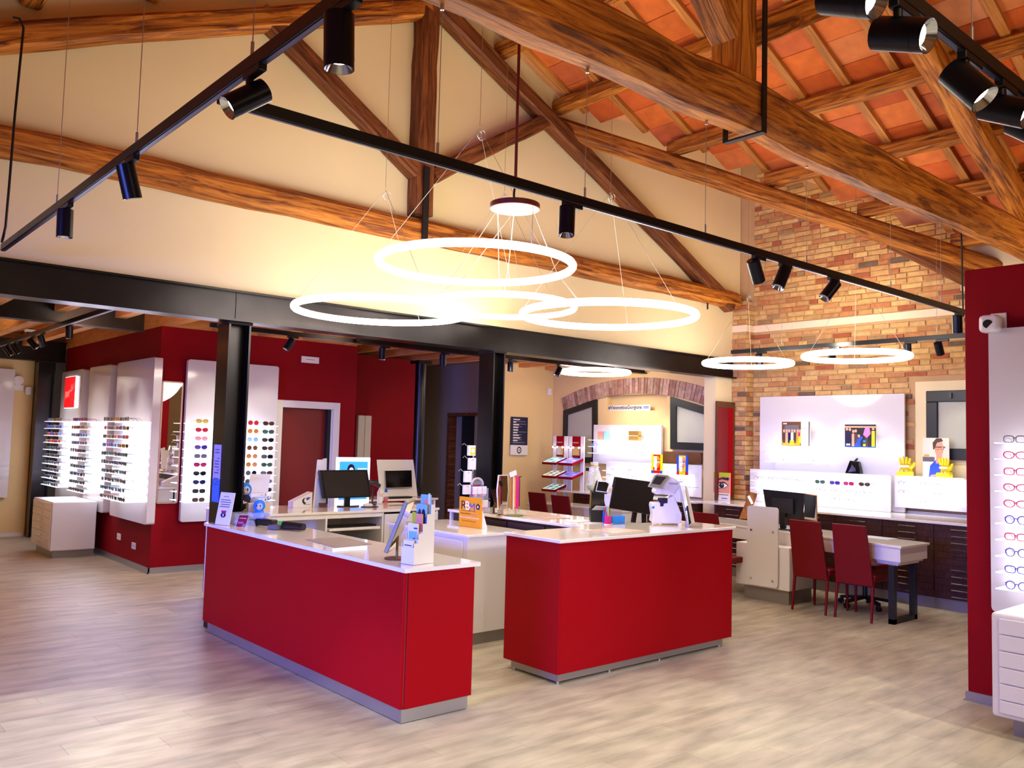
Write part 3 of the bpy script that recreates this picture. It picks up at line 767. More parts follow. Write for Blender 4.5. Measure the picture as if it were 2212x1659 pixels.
# joists and boards of the lower ceiling
g = G(); g.box(-5.2, 7.64, 3.30, 11.4, 17.0, 3.36)
ceil2 = tag(g.obj('ceiling_back', M['spruce']), kind='structure')
x = 3.67 - 0.65 * 13
while x < 11.0:
    timber('joist', (x + 0.06, 7.66, ZJ + 0.11), (x + 0.06, 15.9, ZJ + 0.11), 0.12, 0.22, M['spruce'], ceil2, n=2, wob=0.0, seed=int(x * 10) + 90, cham=0.0)
    x += 0.65
# blocking boards on top of the red walls (between the joists)
g = G(); g.box(XL + .12, YR + 0.02, ZJ, xr1, YR + 0.14, 3.30); g.obj('blocking', M['spruce'], ceil2)
g = G(); g.box(-5.2, 15.72, ZJ, XL, 15.8, 3.30); g.obj('blocking', M['spruce'], ceil2)
# black trimmer beam between the joists on the left
zk = 2.95; yk = at_z(160, 700, zk).y; xk = at_z(312, 716, zk).x
g = G(); g.box(-5.0, yk, zk, xk, yk + 0.16, zk + 0.014); g.box(-5.0, yk + 0.06, zk, xk, yk + 0.1, 3.28); 
tag(g.obj('steel_beam', M['steel_black']), kind='structure')
# second black beam on the right back side
g = G(); ys = 9.3; g.box(at_y(776, 760, ys).x, ys, 2.93, xb, ys + 0.14, 2.945); g.box(at_y(776, 760, ys).x, ys + .05, 2.945, xb, ys + .09, 3.08)
tag(g.obj('steel_beam', M['steel_black']), kind='structure')
# outer walls of the part behind the photographer
g = G(); g.box(-5.2, -4.2, 0, -5.0, 17.0, 0.5); g.box(-5.2, -4.2, 2.9, -5.0, 17.0, 7.5); g.box(-5.2, -4.2, .5, -5.0, 1.2, 2.9); g.box(-5.2, 5.4, .5, -5.0, 17, 2.9)
tag(g.obj('wall_left', M['cream']), kind='structure')
g = G(); g.box(-5.2, -4.4, 0, 11.4, -4.2, 7.5); tag(g.obj('wall_front', M['cream']), kind='structure')
# red partition at the right edge, with its steel baseboard
XW, YW, ZW = 6.56, 2.53, 3.085
g = G(); g.box(XW, -4.0, 0, XW + 0.16, YW, ZW); part = tag(g.obj('wall_partition', M['red_paint'], bevel=0.004), kind='structure')
g = G(); g.box(XW - 0.016, -4.0, 0, XW, YW + 0.012, 0.065); g.box(XW - 0.03, -4, 0, XW - 0.016, YW + 0.02, 0.012); tag(g.obj('baseboard_partition', M['alu']), kind='structure')
# ================================================================== OBJECTS
# ------------------------------------------------------------------ light tracks, spotlights
ZT = 3.10
def track(name_label, p0, p1, wires, key):
    t = thing('light_track', name_label, 'light track', p0, 'ceiling light tracks')
    g = G(); g.bar(p0, p1, 0.036, 0.052, 0); g.obj('rail', M['track'], t, bevel=0.003)
    g = G(); d = (Vector(p1) - Vector(p0)).normalized()
    g.bar(Vector(p0) + d * .01 - ZA * 0.027, Vector(p1) - d * .01 - ZA * 0.027, 0.016, 0.004); g.obj('track_slot', mat('slot_grey_' + key, (92, 92, 120), 0.3, metal=0.8), t)
    for (x, y, ztop_) in wires:
        g = G(); g.cyl((x, y, ZT + 0.07), (x, y, ztop_), 0.0022, n=5); g.cyl((x, y, ZT + 0.02), (x, y, ZT + 0.085), 0.007, n=8); g.cyl((x, y, ztop_ - 0.03), (x, y, ztop_), 0.010, n=8)
        g.obj('suspension_wire', M['wire'], t)
    return t
def zroof_at(x): return (zroof(x) if x >= RIDGE else zroof(2 * RIDGE - x))
X1T, Y2T, Y3T, X4T = 1.255, 3.33, 1.12, 10.1
track('left black light track running away from the camera to the left edge', (X1T, 0.4, ZT), (X1T, 7.33, ZT), [(X1T, y, zroof_at(X1T) - 0.02) for y in (1.9, 2.95, 4.25, 5.75)], 'a')
track('longest black light track crossing the picture below the near truss', (X1T + 0.03, Y2T, ZT), (8.62, Y2T, ZT),
      [(at_y(945, 335, Y2T).x, Y2T, zb1 + 0.01), (at_y(1263, 430, Y2T).x, Y2T, zb1 + 0.01), (at_y(1523, 512, Y2T).x, Y2T, zb1 + 0.01), (5.75, Y2T, zb1 + .01), (7.1, Y2T, zb1 + .01), (8.1, Y2T, zb1 + .01)], 'b')
track('black light track at the top right corner with lit spotlights', (1.6, Y3T, ZT), (5.6, Y3T, ZT), [(at_y(2100, 105, Y3T).x, Y3T, 5.2)], 'c')
track('short black light track hanging before the brick wall', (X4T, 3.2, ZT - .03), (X4T, at_x(1580, 762, X4T).y, ZT - .03), [(X4T, 4.2, 4.5), (X4T, 6.2, 5.0)], 'd')
# tracks under the lower ceiling
ZL = 2.93
tl1 = track('black light track under the wooden joists at the left edge', (2.44, 8.2, ZL), (2.44, 15.4, ZL), [], 'e')
tl2 = track('black light track under the joists parallel to the steel beam', (3.7, 9.5, 2.97), (10.3, 9.5, 2.97), [], 'f')
def spotlight_proto():
    r = thing('track_spotlight', '', 'spotlight'); r['own_origin'] = 1
    g = G(); g.box(-0.016, -0.11, -0.052, 0.016, 0.03, -0.024); g.obj('track_adapter', M['track'], r, bevel=0.003)
    g = G(); g.cyl((0, 0, -0.05), (0, 0, -0.085), 0.014, n=10); g.obj('swivel', M['track'], r)
    return r
def head(root, dirv, lit, L=0.165, R=0.045):
    d = Vector(dirv).normalized(); piv = Vector((0, 0, -0.085 - R * 0.8)); a = piv - d * L * 0.42; b = piv + d * L * 0.58
    g = G(); g.cyl(a, b - d * 0.0, R, n=20, cap=False); g.cyl(a - d * 0.004, a, R * 0.86, R, n=20)
    g.cyl(b - d * 0.035, b - d * 0.033, R + 0.001, n=20, cap=False)
    h = g.obj('lamp_head', M['spot'], root)
    g = G(); g.cyl(b, b - d * 0.028, R * 0.96, R * 0.62, n=20, cap=False); g.obj('reflector', M['reflector'], h)
    g = G(); q = b - d * 0.026; g.cyl(q, q - d * 0.003, R * 0.66, n=20); g.obj('lens', M['lens'] if lit else M['reflector'], h)
    return root.location + b
def spot(loc, rotz, dirv, lit, label, energy=0, target=None, angle=46, color=NEUT, L=0.165, R=0.045):
    r = spotlight_proto(); r['label'] = label; r['group'] = 'track spotlights'
    tip = head(r, Matrix.Rotation(-rotz, 3, 'Z') @ Vector(dirv), lit, L, R)
    r.location = loc; r.rotation_euler = (0, 0, rotz)
    tip = Vector(loc) + (tip)
    d = Vector(dirv).normalized()
    lp = Vector(loc) + Vector((0, 0, -0.085 - R * 0.8)) + d * (L * 0.62)
    if energy:
        lamp('SPOT', 'spot_beam', lp, lp + d, energy, color, 0.035, angle, 0.55)
    return r
# left track (y positions from the photo)
def on1(px, py): return at_x(px, py, X1T).y
spot((X1T, on1(735, 20), ZT), 0, (0.05, 0.02, -1), True, 'large black spotlight at the top, pointing straight down with lit lens', 160, angle=60, L=0.17, R=0.047)
spot((X1T, on1(540, 165), ZT), 0, (-0.80, 0.10, -0.60), True, 'black spotlight turned left at the junction of the two tracks', 60, angle=60)
spot((X1T, on1(280, 335), ZT), 0, (0.30, 0.1, -0.95), False, 'black spotlight before the timber beam, second from the left edge', 170, angle=44)
spot((X1T, on1(143, 435), ZT), 0, (0.02, 0.0, -1), False, 'black spotlight pointing down, nearest the left edge on the long track', 200, angle=40)
# long middle track
def on2(px, py): return at_y(px, py, Y2T).x
for px_, py_, d, lab in ((1225, 450, (-0.12, -0.10, -1), 'black spotlight alone right of the copper disc'), (1632, 572, (0.60, 0.10, -0.78), 'black spotlight, first of the three in front of the brick wall'),
                         (1690, 590, (-0.45, 0.1, -0.9), 'black spotlight, middle of the three in front of the brick wall'), (1795, 622, (-0.55, 0.25, -0.72), 'black spotlight, last of the three in front of the brick wall')):
    spot((on2(px_, py_), Y2T, ZT), math.pi / 2, d, False, lab, 70, angle=60)
spot((on2(2068, 690), Y2T, ZT), math.pi / 2, (0.15, 0.05, -0.98), True, 'black spotlight at the right end of the long track beside the red partition', 40, angle=60)
# top right track
def on3(px, py): return at_y(px, py, Y3T).x
for px_, py_, d, lab in ((1830, -40, (-0.02, -0.86, -0.40), 'lit spotlight at the top edge, leftmost on the right track'), (1940, 55, (0.02, -0.88, -0.34), 'lit spotlight facing right on the right track, second in line'),
                         (2085, 150, (0.06, -0.60, -0.74), 'lit spotlight on the right track, third in line'), (2165, 212, (0.02, -0.84, -0.42), 'lit spotlight on the right track, fourth in line'),
                         (2222, 262, (0.05, -0.72, -0.55), 'spotlight cut by the right edge on the right track')):
    spot((on3(px_, py_), Y3T, ZT), math.pi / 2, d, True, lab, 16, angle=60, R=0.05, L=0.16)
# brick wall track: aimed at the displays
def on4(px, py): return at_x(px, py, X4T).y
for px_, py_, d, lit, lab, e in ((1640, 762, (0.35, 0.1, -1), False, 'small spotlight behind the left ring before the brick wall', 0), (1797, 748, (0.5, 0.15, -1), False, 'small spotlight behind the right ring before the brick wall', 0),
                              (1960, 728, (0.05, 0.0, -1), False, 'small dark spotlight right of the rings before the brick wall', 0), (2028, 727, (0.5, 0.0, -0.85), True, 'small lit spotlight before the brick wall, nearest the red partition', 30)):
    spot((X4T, on4(px_, py_), ZT - .03), 0, d, lit, lab, e, angle=60, L=0.15)
for y in (6.45, 5.6):
    lamp('SPOT', 'display_spot', (10.05, y, 2.92), (10.98, y - 0.1, 1.25), 46, NEUT, 0.03, 50, 0.8)
lamp('SPOT', 'display_spot', (10.05, 4.5, 2.92), (10.98, 4.4, 1.15), 40, NEUT, 0.03, 46, 0.8)
lamp('SPOT', 'wall_washer', (9.9, 5.4, 3.05), (11.05, 5.6, 3.6), 60, WARM, 0.1, 120, 1.0)
# back zone spotlights under the joists
backs = [((2.44, at_x(18, 735, 2.44).y), (0.5, -0.25, -0.8)), ((2.44, at_x(34, 728, 2.44).y), (0.55, -0.1, -0.8)), ((2.44, at_x(72, 708, 2.44).y), (0.6, -0.3, -0.75)), ((2.44, at_x(92, 703, 2.44).y), (0.35, 0.1, -0.93))]
ordl = ['leftmost', 'second', 'third', 'fourth']
for i, ((x, y), d) in enumerate(backs):
    spot((x, y, ZL), 0, d, False, f'small black spotlight under the joists at the left edge, {ordl[i]} of four', 0, L=0.14, R=0.038)
spot((at_y(152, 680, yk + .08).x, yk + .08, 2.985), 0, (0.02, 0, -1), False, 'black spotlight hanging straight down beside the left trimmer beam', 0, L=0.14, R=0.04)
spot((at_y(627, 715, 9.5).x, 9.5, 2.97), math.pi / 2, (-0.5, 0.1, -0.85), False, 'black spotlight over the red wall left of the white notice plate', 90, angle=70, L=0.15)
spot((at_y(827, 738, 9.5).x, 9.5, 2.97), math.pi / 2, (0, 0, -1), False, 'black spotlight over the further red wall', 0, L=0.15)
spot((at_y(957, 762, 9.5).x, 9.5, 2.97), math.pi / 2, (0.1, 0.1, -1), False, 'black spotlight over the dark corridor', 0, L=0.15)
spot((at_y(1103, 782, 9.5).x, 9.5, 2.97), math.pi / 2, (0, 0, -1), False, 'black spotlight before the yellow wall behind the second column', 0, L=0.14)
spot((at_y(1207, 790, 9.5).x, 9.5, 2.97), math.pi / 2, (-0.4, 0.1, -0.85), False, 'black spotlight left of the ring before the arch', 0, L=0.14)
for (x, y, tx, ty, tz, e, a) in ((2.3, 14.6, 3.6, 14.7, 1.45, 40, 62), (2.3, 13.1, 3.6, 13.2, 1.45, 40, 62), (2.2, 11.5, 3.6, 11.6, 1.45, 48, 62), (4.4, 9.8, 4.35, 10.95, 1.6, 38, 56), (5.0, 9.9, 5.05, 10.95, 1.6, 28, 56),
                            (9.6, 9.4, 11.0, 9.4, 1.5, 85, 66), (9.9, 8.5, 11.0, 8.5, 1.5, 60, 60), (1.2, 14.2, 1.2, 15.8, 1.4, 150, 70), (8.0, 9.2, 8.3, 11.5, 1.0, 40, 80)):
    lamp('SPOT', 'display_spot', (x, y, 2.88), (tx, ty, tz), e, NEUT, 0.03, a, 0.7)
for (x, y, e) in ((0.6, 9.0, 150), (2.9, 9.0, 140), (1.4, 12.4, 160), (5.4, 9.0, 70), (8.4, 9.0, 30)):  # added lamps with no fixtures, put in to brighten the joists
    lamp('SPOT', 'joist_fill_lamp', (x, y, 2.86), (x, y + .6, 4.0), e, WARM, 0.2, 150, 1.0)
# black cables: at the left, and beside the partition
g = G(); pts = [(at_y(*p, 6.9)) for p in ((28, 38), (42, 40), (51, 60), (44, 130), (32, 250), (20, 400), (12, 490), (4, 524))]
g.tube(pts, 0.009, n=6); tag(g.obj('power_cable', M['black']), 'black cable hanging down to the track at the left edge', 'cable')
g = G(); pts = [at_y(*p, 3.6) for p in ((2072, 430), (2074, 462), (2078, 540), (2079, 620), (2081, 684))]
g.tube(pts, 0.009, n=6); tag(g.obj('power_cable', M['black']), 'black cable hanging down along the edge of the red partition', 'cable')

# ------------------------------------------------------------------ ring lamps
def ring(name, label, c, D, tube_r, wires, group, eye=None):
    t = thing('ring_lamp', label, 'pendant lamp', c, group); c = Vector(c)
    g = G(); n = 72
    g.tube([c + Vector((math.cos(a) * D / 2, math.sin(a) * D / 2, 0)) for a in [2 * math.pi * i / n for i in range(n)]], tube_r, n=10, closed=True)
    g.obj('light_ring', M['ring'], t)
    if wires:
        e = eye or c + Vector((0, 0, 1.0))
        g = G()
        for k in range(3):
            a = 0.5 + 2 * math.pi * k / 3; g.tube([e, c + Vector((math.cos(a) * D / 2, math.sin(a) * D / 2, tube_r))], 0.0018, n=4)
        g.tube([e + Vector((0, 0, .02)), Vector((e.x, e.y, wires))], 0.0018, n=4)
        g.obj('suspension_wire', M['wire'], t)
        g = G()
        for dx, r_ in ((0.0, 0.022), (0.02, 0.035)):
            g.tube([e + Vector((dx + math.cos(a) * r_, math.sin(a) * r_ * .4, -0.05 - math.sin(a) * r_)) for a in [2 * math.pi * i / 12 for i in range(12)]], 0.0028, n=5, closed=True)
        g.obj('wire_loop', M['wire'], t)
    return t
def ring_at(cx, cy, w, D):
    return EYE + ray(cx, cy) * (F_PX * D / w)
DR = 1.5
rings = {}
for key, cx_, cy_, w_, ex, ey, lab in (('top', 1028, 572, 420, 1040, 270, 'highest glowing ring of the four over the counters'), ('left', 823, 672, 368, 838, 405, 'leftmost glowing ring of the four over the counters'),
                            ('mid', 1083, 662, 318, 1089, 412, 'rearmost glowing ring of the four, between the two low ones'), ('right', 1314, 682, 374, 1318, 410, 'rightmost glowing ring of the four over the counters')):
    c = ring_at(cx_, cy_, w_ - 2, DR); d = ray(ex, ey); e = EYE + d * ((c - EYE).dot(FWD) / d.dot(FWD)); e.x, e.y = c.x, c.y
    top = min(zroof_at(c.x) - 0.05, 6.3)
    rings[key] = ring('ring', lab, c, DR, 0.031, top, 'four ring lamps over the counters', e)
    lamp('POINT', 'ring_glow', c + Vector((0, 0, 0.02)), c, {'left': 20, 'mid': 22}.get(key, 52), NEUT, 0.6)
for cx_, cy_, w_, D_, lab, tp in ((1615, 785, 184, 1.1, 'glowing ring lamp before the brick corner, left of two', 5.2), (1849, 770, 214, 1.1, 'glowing ring lamp before the brick wall, right of two', 5.0),
                          (1285, 804, 148, 1.1, 'glowing ring lamp low under the beam before the brick arch', 3.05)):
    c = ring_at(cx_, cy_, w_, D_); ring('ring', lab, c, D_, 0.033, tp, 'ring lamps over the desks', c + Vector((0, 0, 0.18 if tp < 3.2 else 0.9)))
    lamp('POINT', 'ring_glow', c, c, 40, NEUT, 0.45)
# canopy disc on its rod, with the cables to the rings
c = EYE + ray(1112, 452) * 5.95; cr = 0.175
cz = c.copy()
t = thing('lamp_canopy', 'round pinkish copper disc hanging on a dark red rod above the rings', 'lamp canopy', cz)
g = G(); g.cyl(cz, cz + ZA * 0.035, cr, n=32, m=1); g.cyl(cz - ZA * .002, cz, cr * 0.97, n=32); g.obj('disc', [M['copper'], M['copper_dark']], t)
zrod = zroof_at(cz.x) - 0.1
g = G(); g.tube([cz + ZA * 0.035, cz + Vector((-.012, 0, 0.10)), cz + Vector((0, 0, 0.2))], 0.008, n=8); g.obj('cable', M['black'], t)
g = G(); g.cyl(cz + ZA * 0.2, (cz.x, cz.y, zrod), 0.011, n=10); g.obj('rod', M['copper_dark'], t)
g = G()
for k, key in enumerate(('left', 'left', 'mid', 'mid', 'right', 'top')):
    a = 1.0 + k; p = cz + Vector((math.cos(a) * cr * .8, math.sin(a) * cr * .8, 0)); q = rings[key].location
    dv = (p - q); dv.z = 0; dv = dv.normalized() * (DR / 2); e = q + dv
    g.tube([p, p + (e - p) * .5 + Vector((0, 0, -.12)), e], 0.0026, n=5)
tag(g.obj('lamp_cables', M['wire'], t), kind='stuff')

# ------------------------------------------------------------------ red counters
def slab(g, x0, y0, x1, y1, z0, z1, m=0): g.box(x0, y0, z0, x1, y1, z1, m)
ye = at_x(436, 1342, 3.03).y
t = thing('reception_counter', 'long dark red counter on the left with white top, facing the entrance', 'counter', (3.3, 6.0, 0))
g = G(); g.box(3.035, 4.475, 0.086, 3.06, ye, 0.918); g.obj('front_panel', M['red_lam'], t, bevel=0.002)
g = G(); g.box(3.066, 4.46, 0.086, 3.585, 4.485, 0.918); g.obj('end_panel', M['red_lam'], t, bevel=0.002)
g = G(); g.box(3.06, 4.485, 0.086, 3.58, 7.49, 0.918); g.obj('carcass', M['white'], t)
g = G(); g.box(3.045, 4.468, 0.006, 3.56, 7.53, 0.086); g.obj('plinth', M['alu'], t)
g = G(); g.prism([(3.02, 4.44), (3.62, 4.44), (3.62, 7.495), (3.092, 7.495), (3.092, 7.66), (3.02, 7.66)], (0, 0, .920), XA, YA, .026); g.obj('worktop', M['quartz'], t, bevel=0.003)
C2X1 = at_y(1580, 1372.7, 4.517).x; C2Y1 = at_x(1087, 1419, 4.42).y
t = thing('reception_counter', 'shorter bright red counter on the right with white top and instruments', 'counter', (5.4, 4.8, 0))
g = G(); g.box(4.44, 4.515, 0.070, C2X1, 4.54, 1.012); g.obj('front_panel', M['red_lam'], t, bevel=0.002)
g = G(); g.box(4.42, 4.515, 0.070, 4.44, C2Y1, 1.012); g.obj('end_panel', M['red_lam'], t, bevel=0.002)
g = G(); g.box(4.44, 4.54, 0.07, C2X1 - .002, C2Y1, 1.012); g.obj('carcass', M['white'], t)
g = G(); px1 = at_y(1561, 1394.7, 4.52).x; g.box(4.432, 4.522, 0.02, px1, C2Y1 - 0.08, 0.07); g.obj('plinth', M['alu_grey'], t)
for x, y in ((4.45, 4.54), (4.45, C2Y1 - .1), (5.0, 4.54), (5.6, 4.54), (px1 - .03, 4.54)):
    g = G(); g.cyl((x, y, 0), (x, y, 0.022), 0.012, n=8); g.obj('foot', M['chrome'], t)
c2back = 5.12
g = G(); g.box(4.40, 4.495, 1.015, C2X1 + .025, c2back, 1.040); g.obj('worktop', M['quartz'], t, bevel=0.003)
# white drawer unit between the counters
t = thing('drawer_unit', 'white drawer unit between the two red counters, holding the orange sign', 'cabinet', (4.8, 6.2, 0))
MX0, MX1, MY0, MY1, MZ = 4.575, 5.28, 5.80, 7.02, 0.94
g = G(); g.box(MX0, MY0, 0.10, MX1, MY1, MZ - 0.025); g.obj('body', M['white'], t, bevel=0.002)
g = G(); g.box(MX0 - .02, MY0 - .02, MZ - .024, MX1, MY1 + .02, MZ); g.obj('worktop', M['quartz'], t, bevel=0.003)
g = G(); g.box(MX0 + .06, MY0 + .02, 0.0, MX1 - .05, MY1 - .05, 0.10); g.obj('plinth', M['alu_grey'], t)
for i, (z0, z1) in enumerate(((0.62, 0.885), (0.36, 0.61), (0.12, 0.35))):
    g = G(); g.box(MX0 - 0.018, MY0 + .06, z0, MX0 - 0.001, MY1 - .1, z1); d = g.obj('drawer', M['white'], t, bevel=0.002)
    g = G(); ym = 6.36; zz_ = z0 + (z1 - z0) * .58
    g.bar((MX0 - .05, ym - .11, zz_), (MX0 - .05, ym + .11, zz_), 0.010, 0.010)
    for s_ in (-.08, .08): g.bar((MX0 - .05, ym + s_, zz_), (MX0 - .018, ym + s_, zz_), 0.008, 0.008)
    g.obj('handle', M['chrome'], d)
# return desk with dark wood drawers, behind the right counter
t = thing('return_desk', 'dark wood desk with white top behind the right counter', 'desk', (5.7, 6.2, 0))
LX0, LX1, LY0, LY1, LZ = 5.36, 6.02, 5.14, 7.12, 1.035
g = G(); g.box(LX0 - .02, LY0, LZ - .026, LX1 + .02, LY1, LZ); g.obj('worktop', M['quartz'], t, bevel=0.003)
g = G(); g.box(LX0 + .03, LY0, 0.08, LX1, LY1 - .30, LZ - .03); g.obj('body', M['wenge'], t)
for i in range(3):
    a = LY0 + .02 + i * 0.53; g = G(); g.box(LX0 + .008, a, 0.55, LX0 + .03, a + .515, LZ - .05); d = g.obj('drawer', mat(f'aubergine_front_{i}', (44, 22, 30), 0.4), t)
    g = G(); g.bar((LX0 - .012, a + .16, .80), (LX0 - .012, a + .34, .80), .008, .008); g.bar((LX0 - .012, a + .18, .80), (LX0 + .01, a + .18, .80), .006, .006); g.bar((LX0 - .012, a + .32, .80), (LX0 + .01, a + .32, .80), .006, .006); g.obj('handle', M['chrome'], d)
g = G(); g.box(LX0, LY1 - .04, 0, LX0 + .03, LY1 - .01, LZ - .026); g.obj('leg', M['white'], t); g = G(); g.box(LX1 - .03, LY1 - .04, 0, LX1, LY1 - .01, LZ - .026); g.obj('leg', M['white'], t)

# ------------------------------------------------------------------ white back desk with monitor
BX0, BX1, BY0, BY1, BZ = 3.62, 6.02, 8.22, 9.15, 0.945
t = thing('back_desk', 'white desk with open bays and drawers behind the left counter', 'desk', (4.8, 8.6, 0))
g = G(); g.box(BX0, BY0 - .01, BZ - .028, BX1 + .02, BY1, BZ); g.obj('worktop', M['quartz'], t, bevel=0.003)
xd = [at_y(p, 1150, BY0).x for p in (546, 704, 826, 948)]
g = G()
for x in (BX0, xd[1] - .01, xd[2] - .01, BX1 - .02): g.box(x, BY0, 0.06, x + .022, BY1 - .02, BZ - .03)
g.box(BX0, BY1 - .03, 0.06, BX1, BY1 - .02, BZ - .03); g.box(BX0, BY0, .04, BX1, BY1 - .03, .06); g.box(BX0, BY0 + .005, BZ - .075, xd[2], BY0 + .02, BZ - .03)
g.obj('carcass', M['white'], t)
g = G(); g.box(xd[1] + .03, BY0 - .02, 0.735, xd[2] - .04, BY0 + .30, 0.765); tr = g.obj('keyboard_tray', M['white'], t, bevel=0.006)
g = G(); g.box(xd[1] + .06, BY0 + .02, 0.766, xd[2] - .07, BY0 + .17, 0.785); g.obj('keyboard', M['black'], tr)
for i, (a, b) in enumerate(((xd[2] + .015, xd[2] + (BX1 - xd[2]) * .62), (xd[2] + (BX1 - xd[2]) * .64, BX1 - .005))):
    g = G(); g.box(a, BY0 - .018, 0.55, b, BY0 - .001, BZ - .05); d = g.obj('drawer', M['white'], t, bevel=0.002)
    g = G(); m_ = (a + b) / 2; w_ = min(.09, (b - a) * .3); g.bar((m_ - w_, BY0 - .045, .80), (m_ + w_, BY0 - .045, .80), .009, .009)
    for s_ in (-w_ * .8, w_ * .8): g.bar((m_ + s_, BY0 - .045, .80), (m_ + s_, BY0 - .018, .80), .007, .007)
    g.obj('handle', M['chrome'], d)
    g = G(); g.box(a, BY0 - .018, 0.10, b, BY0 - .001, 0.54); g.obj('door', M['white'], t, bevel=0.002)
g = G(); g.box(BX1 + .01, BY0 + .25, 0.0, BX1 + .035, BY1 + .1, BZ - .04); g.obj('end_panel', M['red_lam'], t)
# second, slightly raised top at the back right
t2_ = thing('side_desk', 'white desk top behind the back desk with the tilted white screen board', 'desk', (6.0, 9.45, 0))
g = G(); g.box(5.5, 9.17, .955, 6.72, 9.75, .98); g.obj('worktop', M['quartz'], t2_, bevel=0.003)
for x_ in (5.53, 6.66):
    g = G(); g.box(x_, 9.19, 0, x_ + .03, 9.72, .955); g.obj('side_leg', M['white'], t2_)

# ------------------------------------------------------------------ red chairs
def chair_proto():
    r = thing('dining_chair', '', 'chair'); r['own_origin'] = 1     # facing +y, back at -y side
    w0, w1 = 0.40, 0.36
    g = G()
    g.hexa([(-.21, -.20, .40), (.21, -.20, .40), (.21, .23, .40), (-.21, .23, .40), (-.215, -.205, .47), (.215, -.205, .47), (.215, .235, .47), (-.215, .235, .47)])
    g.obj('seat', M['red_leather'], r, bevel=0.014, seg=2)
    g = G()
    lean = 0.12
    def bk(z): return -.20 - lean * max(0, (z - .40)) / .58
    wv = lambda z: (w0 + (w1 - w0) * (z - .38) / .60) / 2
    zs = (.36, .55, .75, .98); vs = []
    for z in zs:
        for sx_, dy in ((-1, 0), (1, 0), (1, -.03), (-1, -.03)): vs.append((sx_ * wv(z), bk(z) + dy, z))
    fs = []
    for i in range(3):
        for k in range(4): fs.append((i * 4 + k, i * 4 + (k + 1) % 4, i * 4 + 4 + (k + 1) % 4, i * 4 + 4 + k))
    fs = [f[::-1] for f in fs] + [(0, 1, 2, 3), (15, 14, 13, 12)]
    g.add(vs, fs); g.obj('backrest', M['red_leather'], r, bevel=0.006, seg=2)
    for sx_, y0, y1 in ((-1, .205, .215), (1, .205, .215), (-1, -.20, -.25), (1, -.20, -.25)):
        g = G(); g.cyl((sx_ * .19, y0, .41), (sx_ * .195, y1, 0), .018, .013, n=10); g.obj('leg', M['red_leather'], r)
    return r
ch = chair_proto()
def place_chair(x, y, rz, label, first=False):
    Mx = Matrix.Translation((x, y, 0)) @ Matrix.Rotation(rz, 4, 'Z')
    if first: ch.matrix_world = Mx; tag(ch, label, group='red leather chairs'); return ch
    return dup(ch, Mx, label, 'red leather chairs')
place_chair(8.80, 4.91, -math.pi / 2, 'red leather chair at the long white table, beside the white stand', True)
place_chair(8.82, 4.43, -math.pi / 2 + .02, 'red leather chair at the long white table, nearest its black end frame')
# ------------------------------------------------------------------ long white table before the brick wall
def tx(y, side): return 8.627 + (y - 3.934) * 0.168 if side == 0 else 9.292 + (y - 3.964) * 0.172
t = thing('consultation_table', 'long white table with thick apron on a black end frame', 'table', (9.1, 5.4, 0))
ya_, yb_ = 3.95, 6.95
def tq(y0, y1, z0, z1, ins=0.0): return [(tx(y0, 0) + ins, y0, z0), (tx(y0, 1) - ins, y0, z0), (tx(y1, 1) - ins, y1, z0), (tx(y1, 0) + ins, y1, z0), (tx(y0, 0) + ins, y0, z1), (tx(y0, 1) - ins, y0, z1), (tx(y1, 1) - ins, y1, z1), (tx(y1, 0) + ins, y1, z1)]
g = G(); g.hexa(tq(ya_, yb_, .775, .80)); g.obj('tabletop', M['quartz'], t, bevel=0.003)
g = G(); g.hexa(tq(ya_ + .02, yb_ - .02, .635, .775, .02)); g.obj('apron', M['white'], t, bevel=0.002)
g = G(); g.hexa(tq(ya_ + .05, ya_ + .40, .612, .635, .06)); g.hexa(tq(ya_ + .08, ya_ + .36, .59, .612, .09)); g.obj('moulding', M['white'], t)
g = G(); yl = 4.06; xa_, xb_ = tx(yl, 0) + .06, tx(yl, 1) - .07
g.box(xa_, yl, 0, xa_ + .06, yl + .06, .59); g.box(xb_ - .06, yl, 0, xb_, yl + .06, .59); g.box(xa_, yl, 0, xb_, yl + .06, .05)
g.obj('end_frame', M['black'], t)
g = G(); g.box(8.70, 5.23, .155, 9.28, 5.93, .64); g.obj('pedestal', M['white'], t, bevel=0.01, seg=2)
g = G(); g.box(8.74, 5.26, 0, 9.22, 5.84, .155); g.obj('plinth', M['alu_grey'], t)
g = G(); g.prism([(-y, z) for y, z in [(5.36 + a, .175 + b) for a, b in rrect(.40, .90, .035)]][::1], (8.668, 0, 0), -YA, ZA, -.022); 
st = g.obj('stand_board', M['white_matt'], t)
for y, z in ((5.42, .25), (5.70, .25), (5.42, .80), (5.70, .80)):
    g = G(); g.cyl((8.668, y, z), (8.655, y, z), .012, n=10); g.obj('bolt', M['chrome'], st)
# laptop-like computer seen from behind, keyboard, leaflets on the table
mo = thing('monitor', 'black monitor seen from behind on the long white table', 'monitor', (9.15, 5.56, .8))
c_ = [at_x(*p, 9.1) for p in ((1648, 1057), (1737, 1066), (1731, 1121), (1657, 1112))]
g = G(); vs = [(p.x, p.y, p.z) for p in c_] + [(p.x + .03, p.y, p.z) for p in c_]
g.add(vs, [(0, 1, 2, 3), (7, 6, 5, 4), (0, 4, 5, 1), (1, 5, 6, 2), (2, 6, 7, 3), (3, 7, 4, 0)]); g.obj('housing', M['black'], mo)
g = G(); yc = sum(p.y for p in c_) / 4; g.box(9.07, yc - .14, .99, 9.10, yc + .14, 1.16); g.obj('rear_cover', mat('charcoal', (24, 24, 26), .5), mo)
g = G(); g.box(9.08, yc - .035, .815, 9.11, yc + .035, 1.14); g.obj('stand_neck', M['black'], mo)
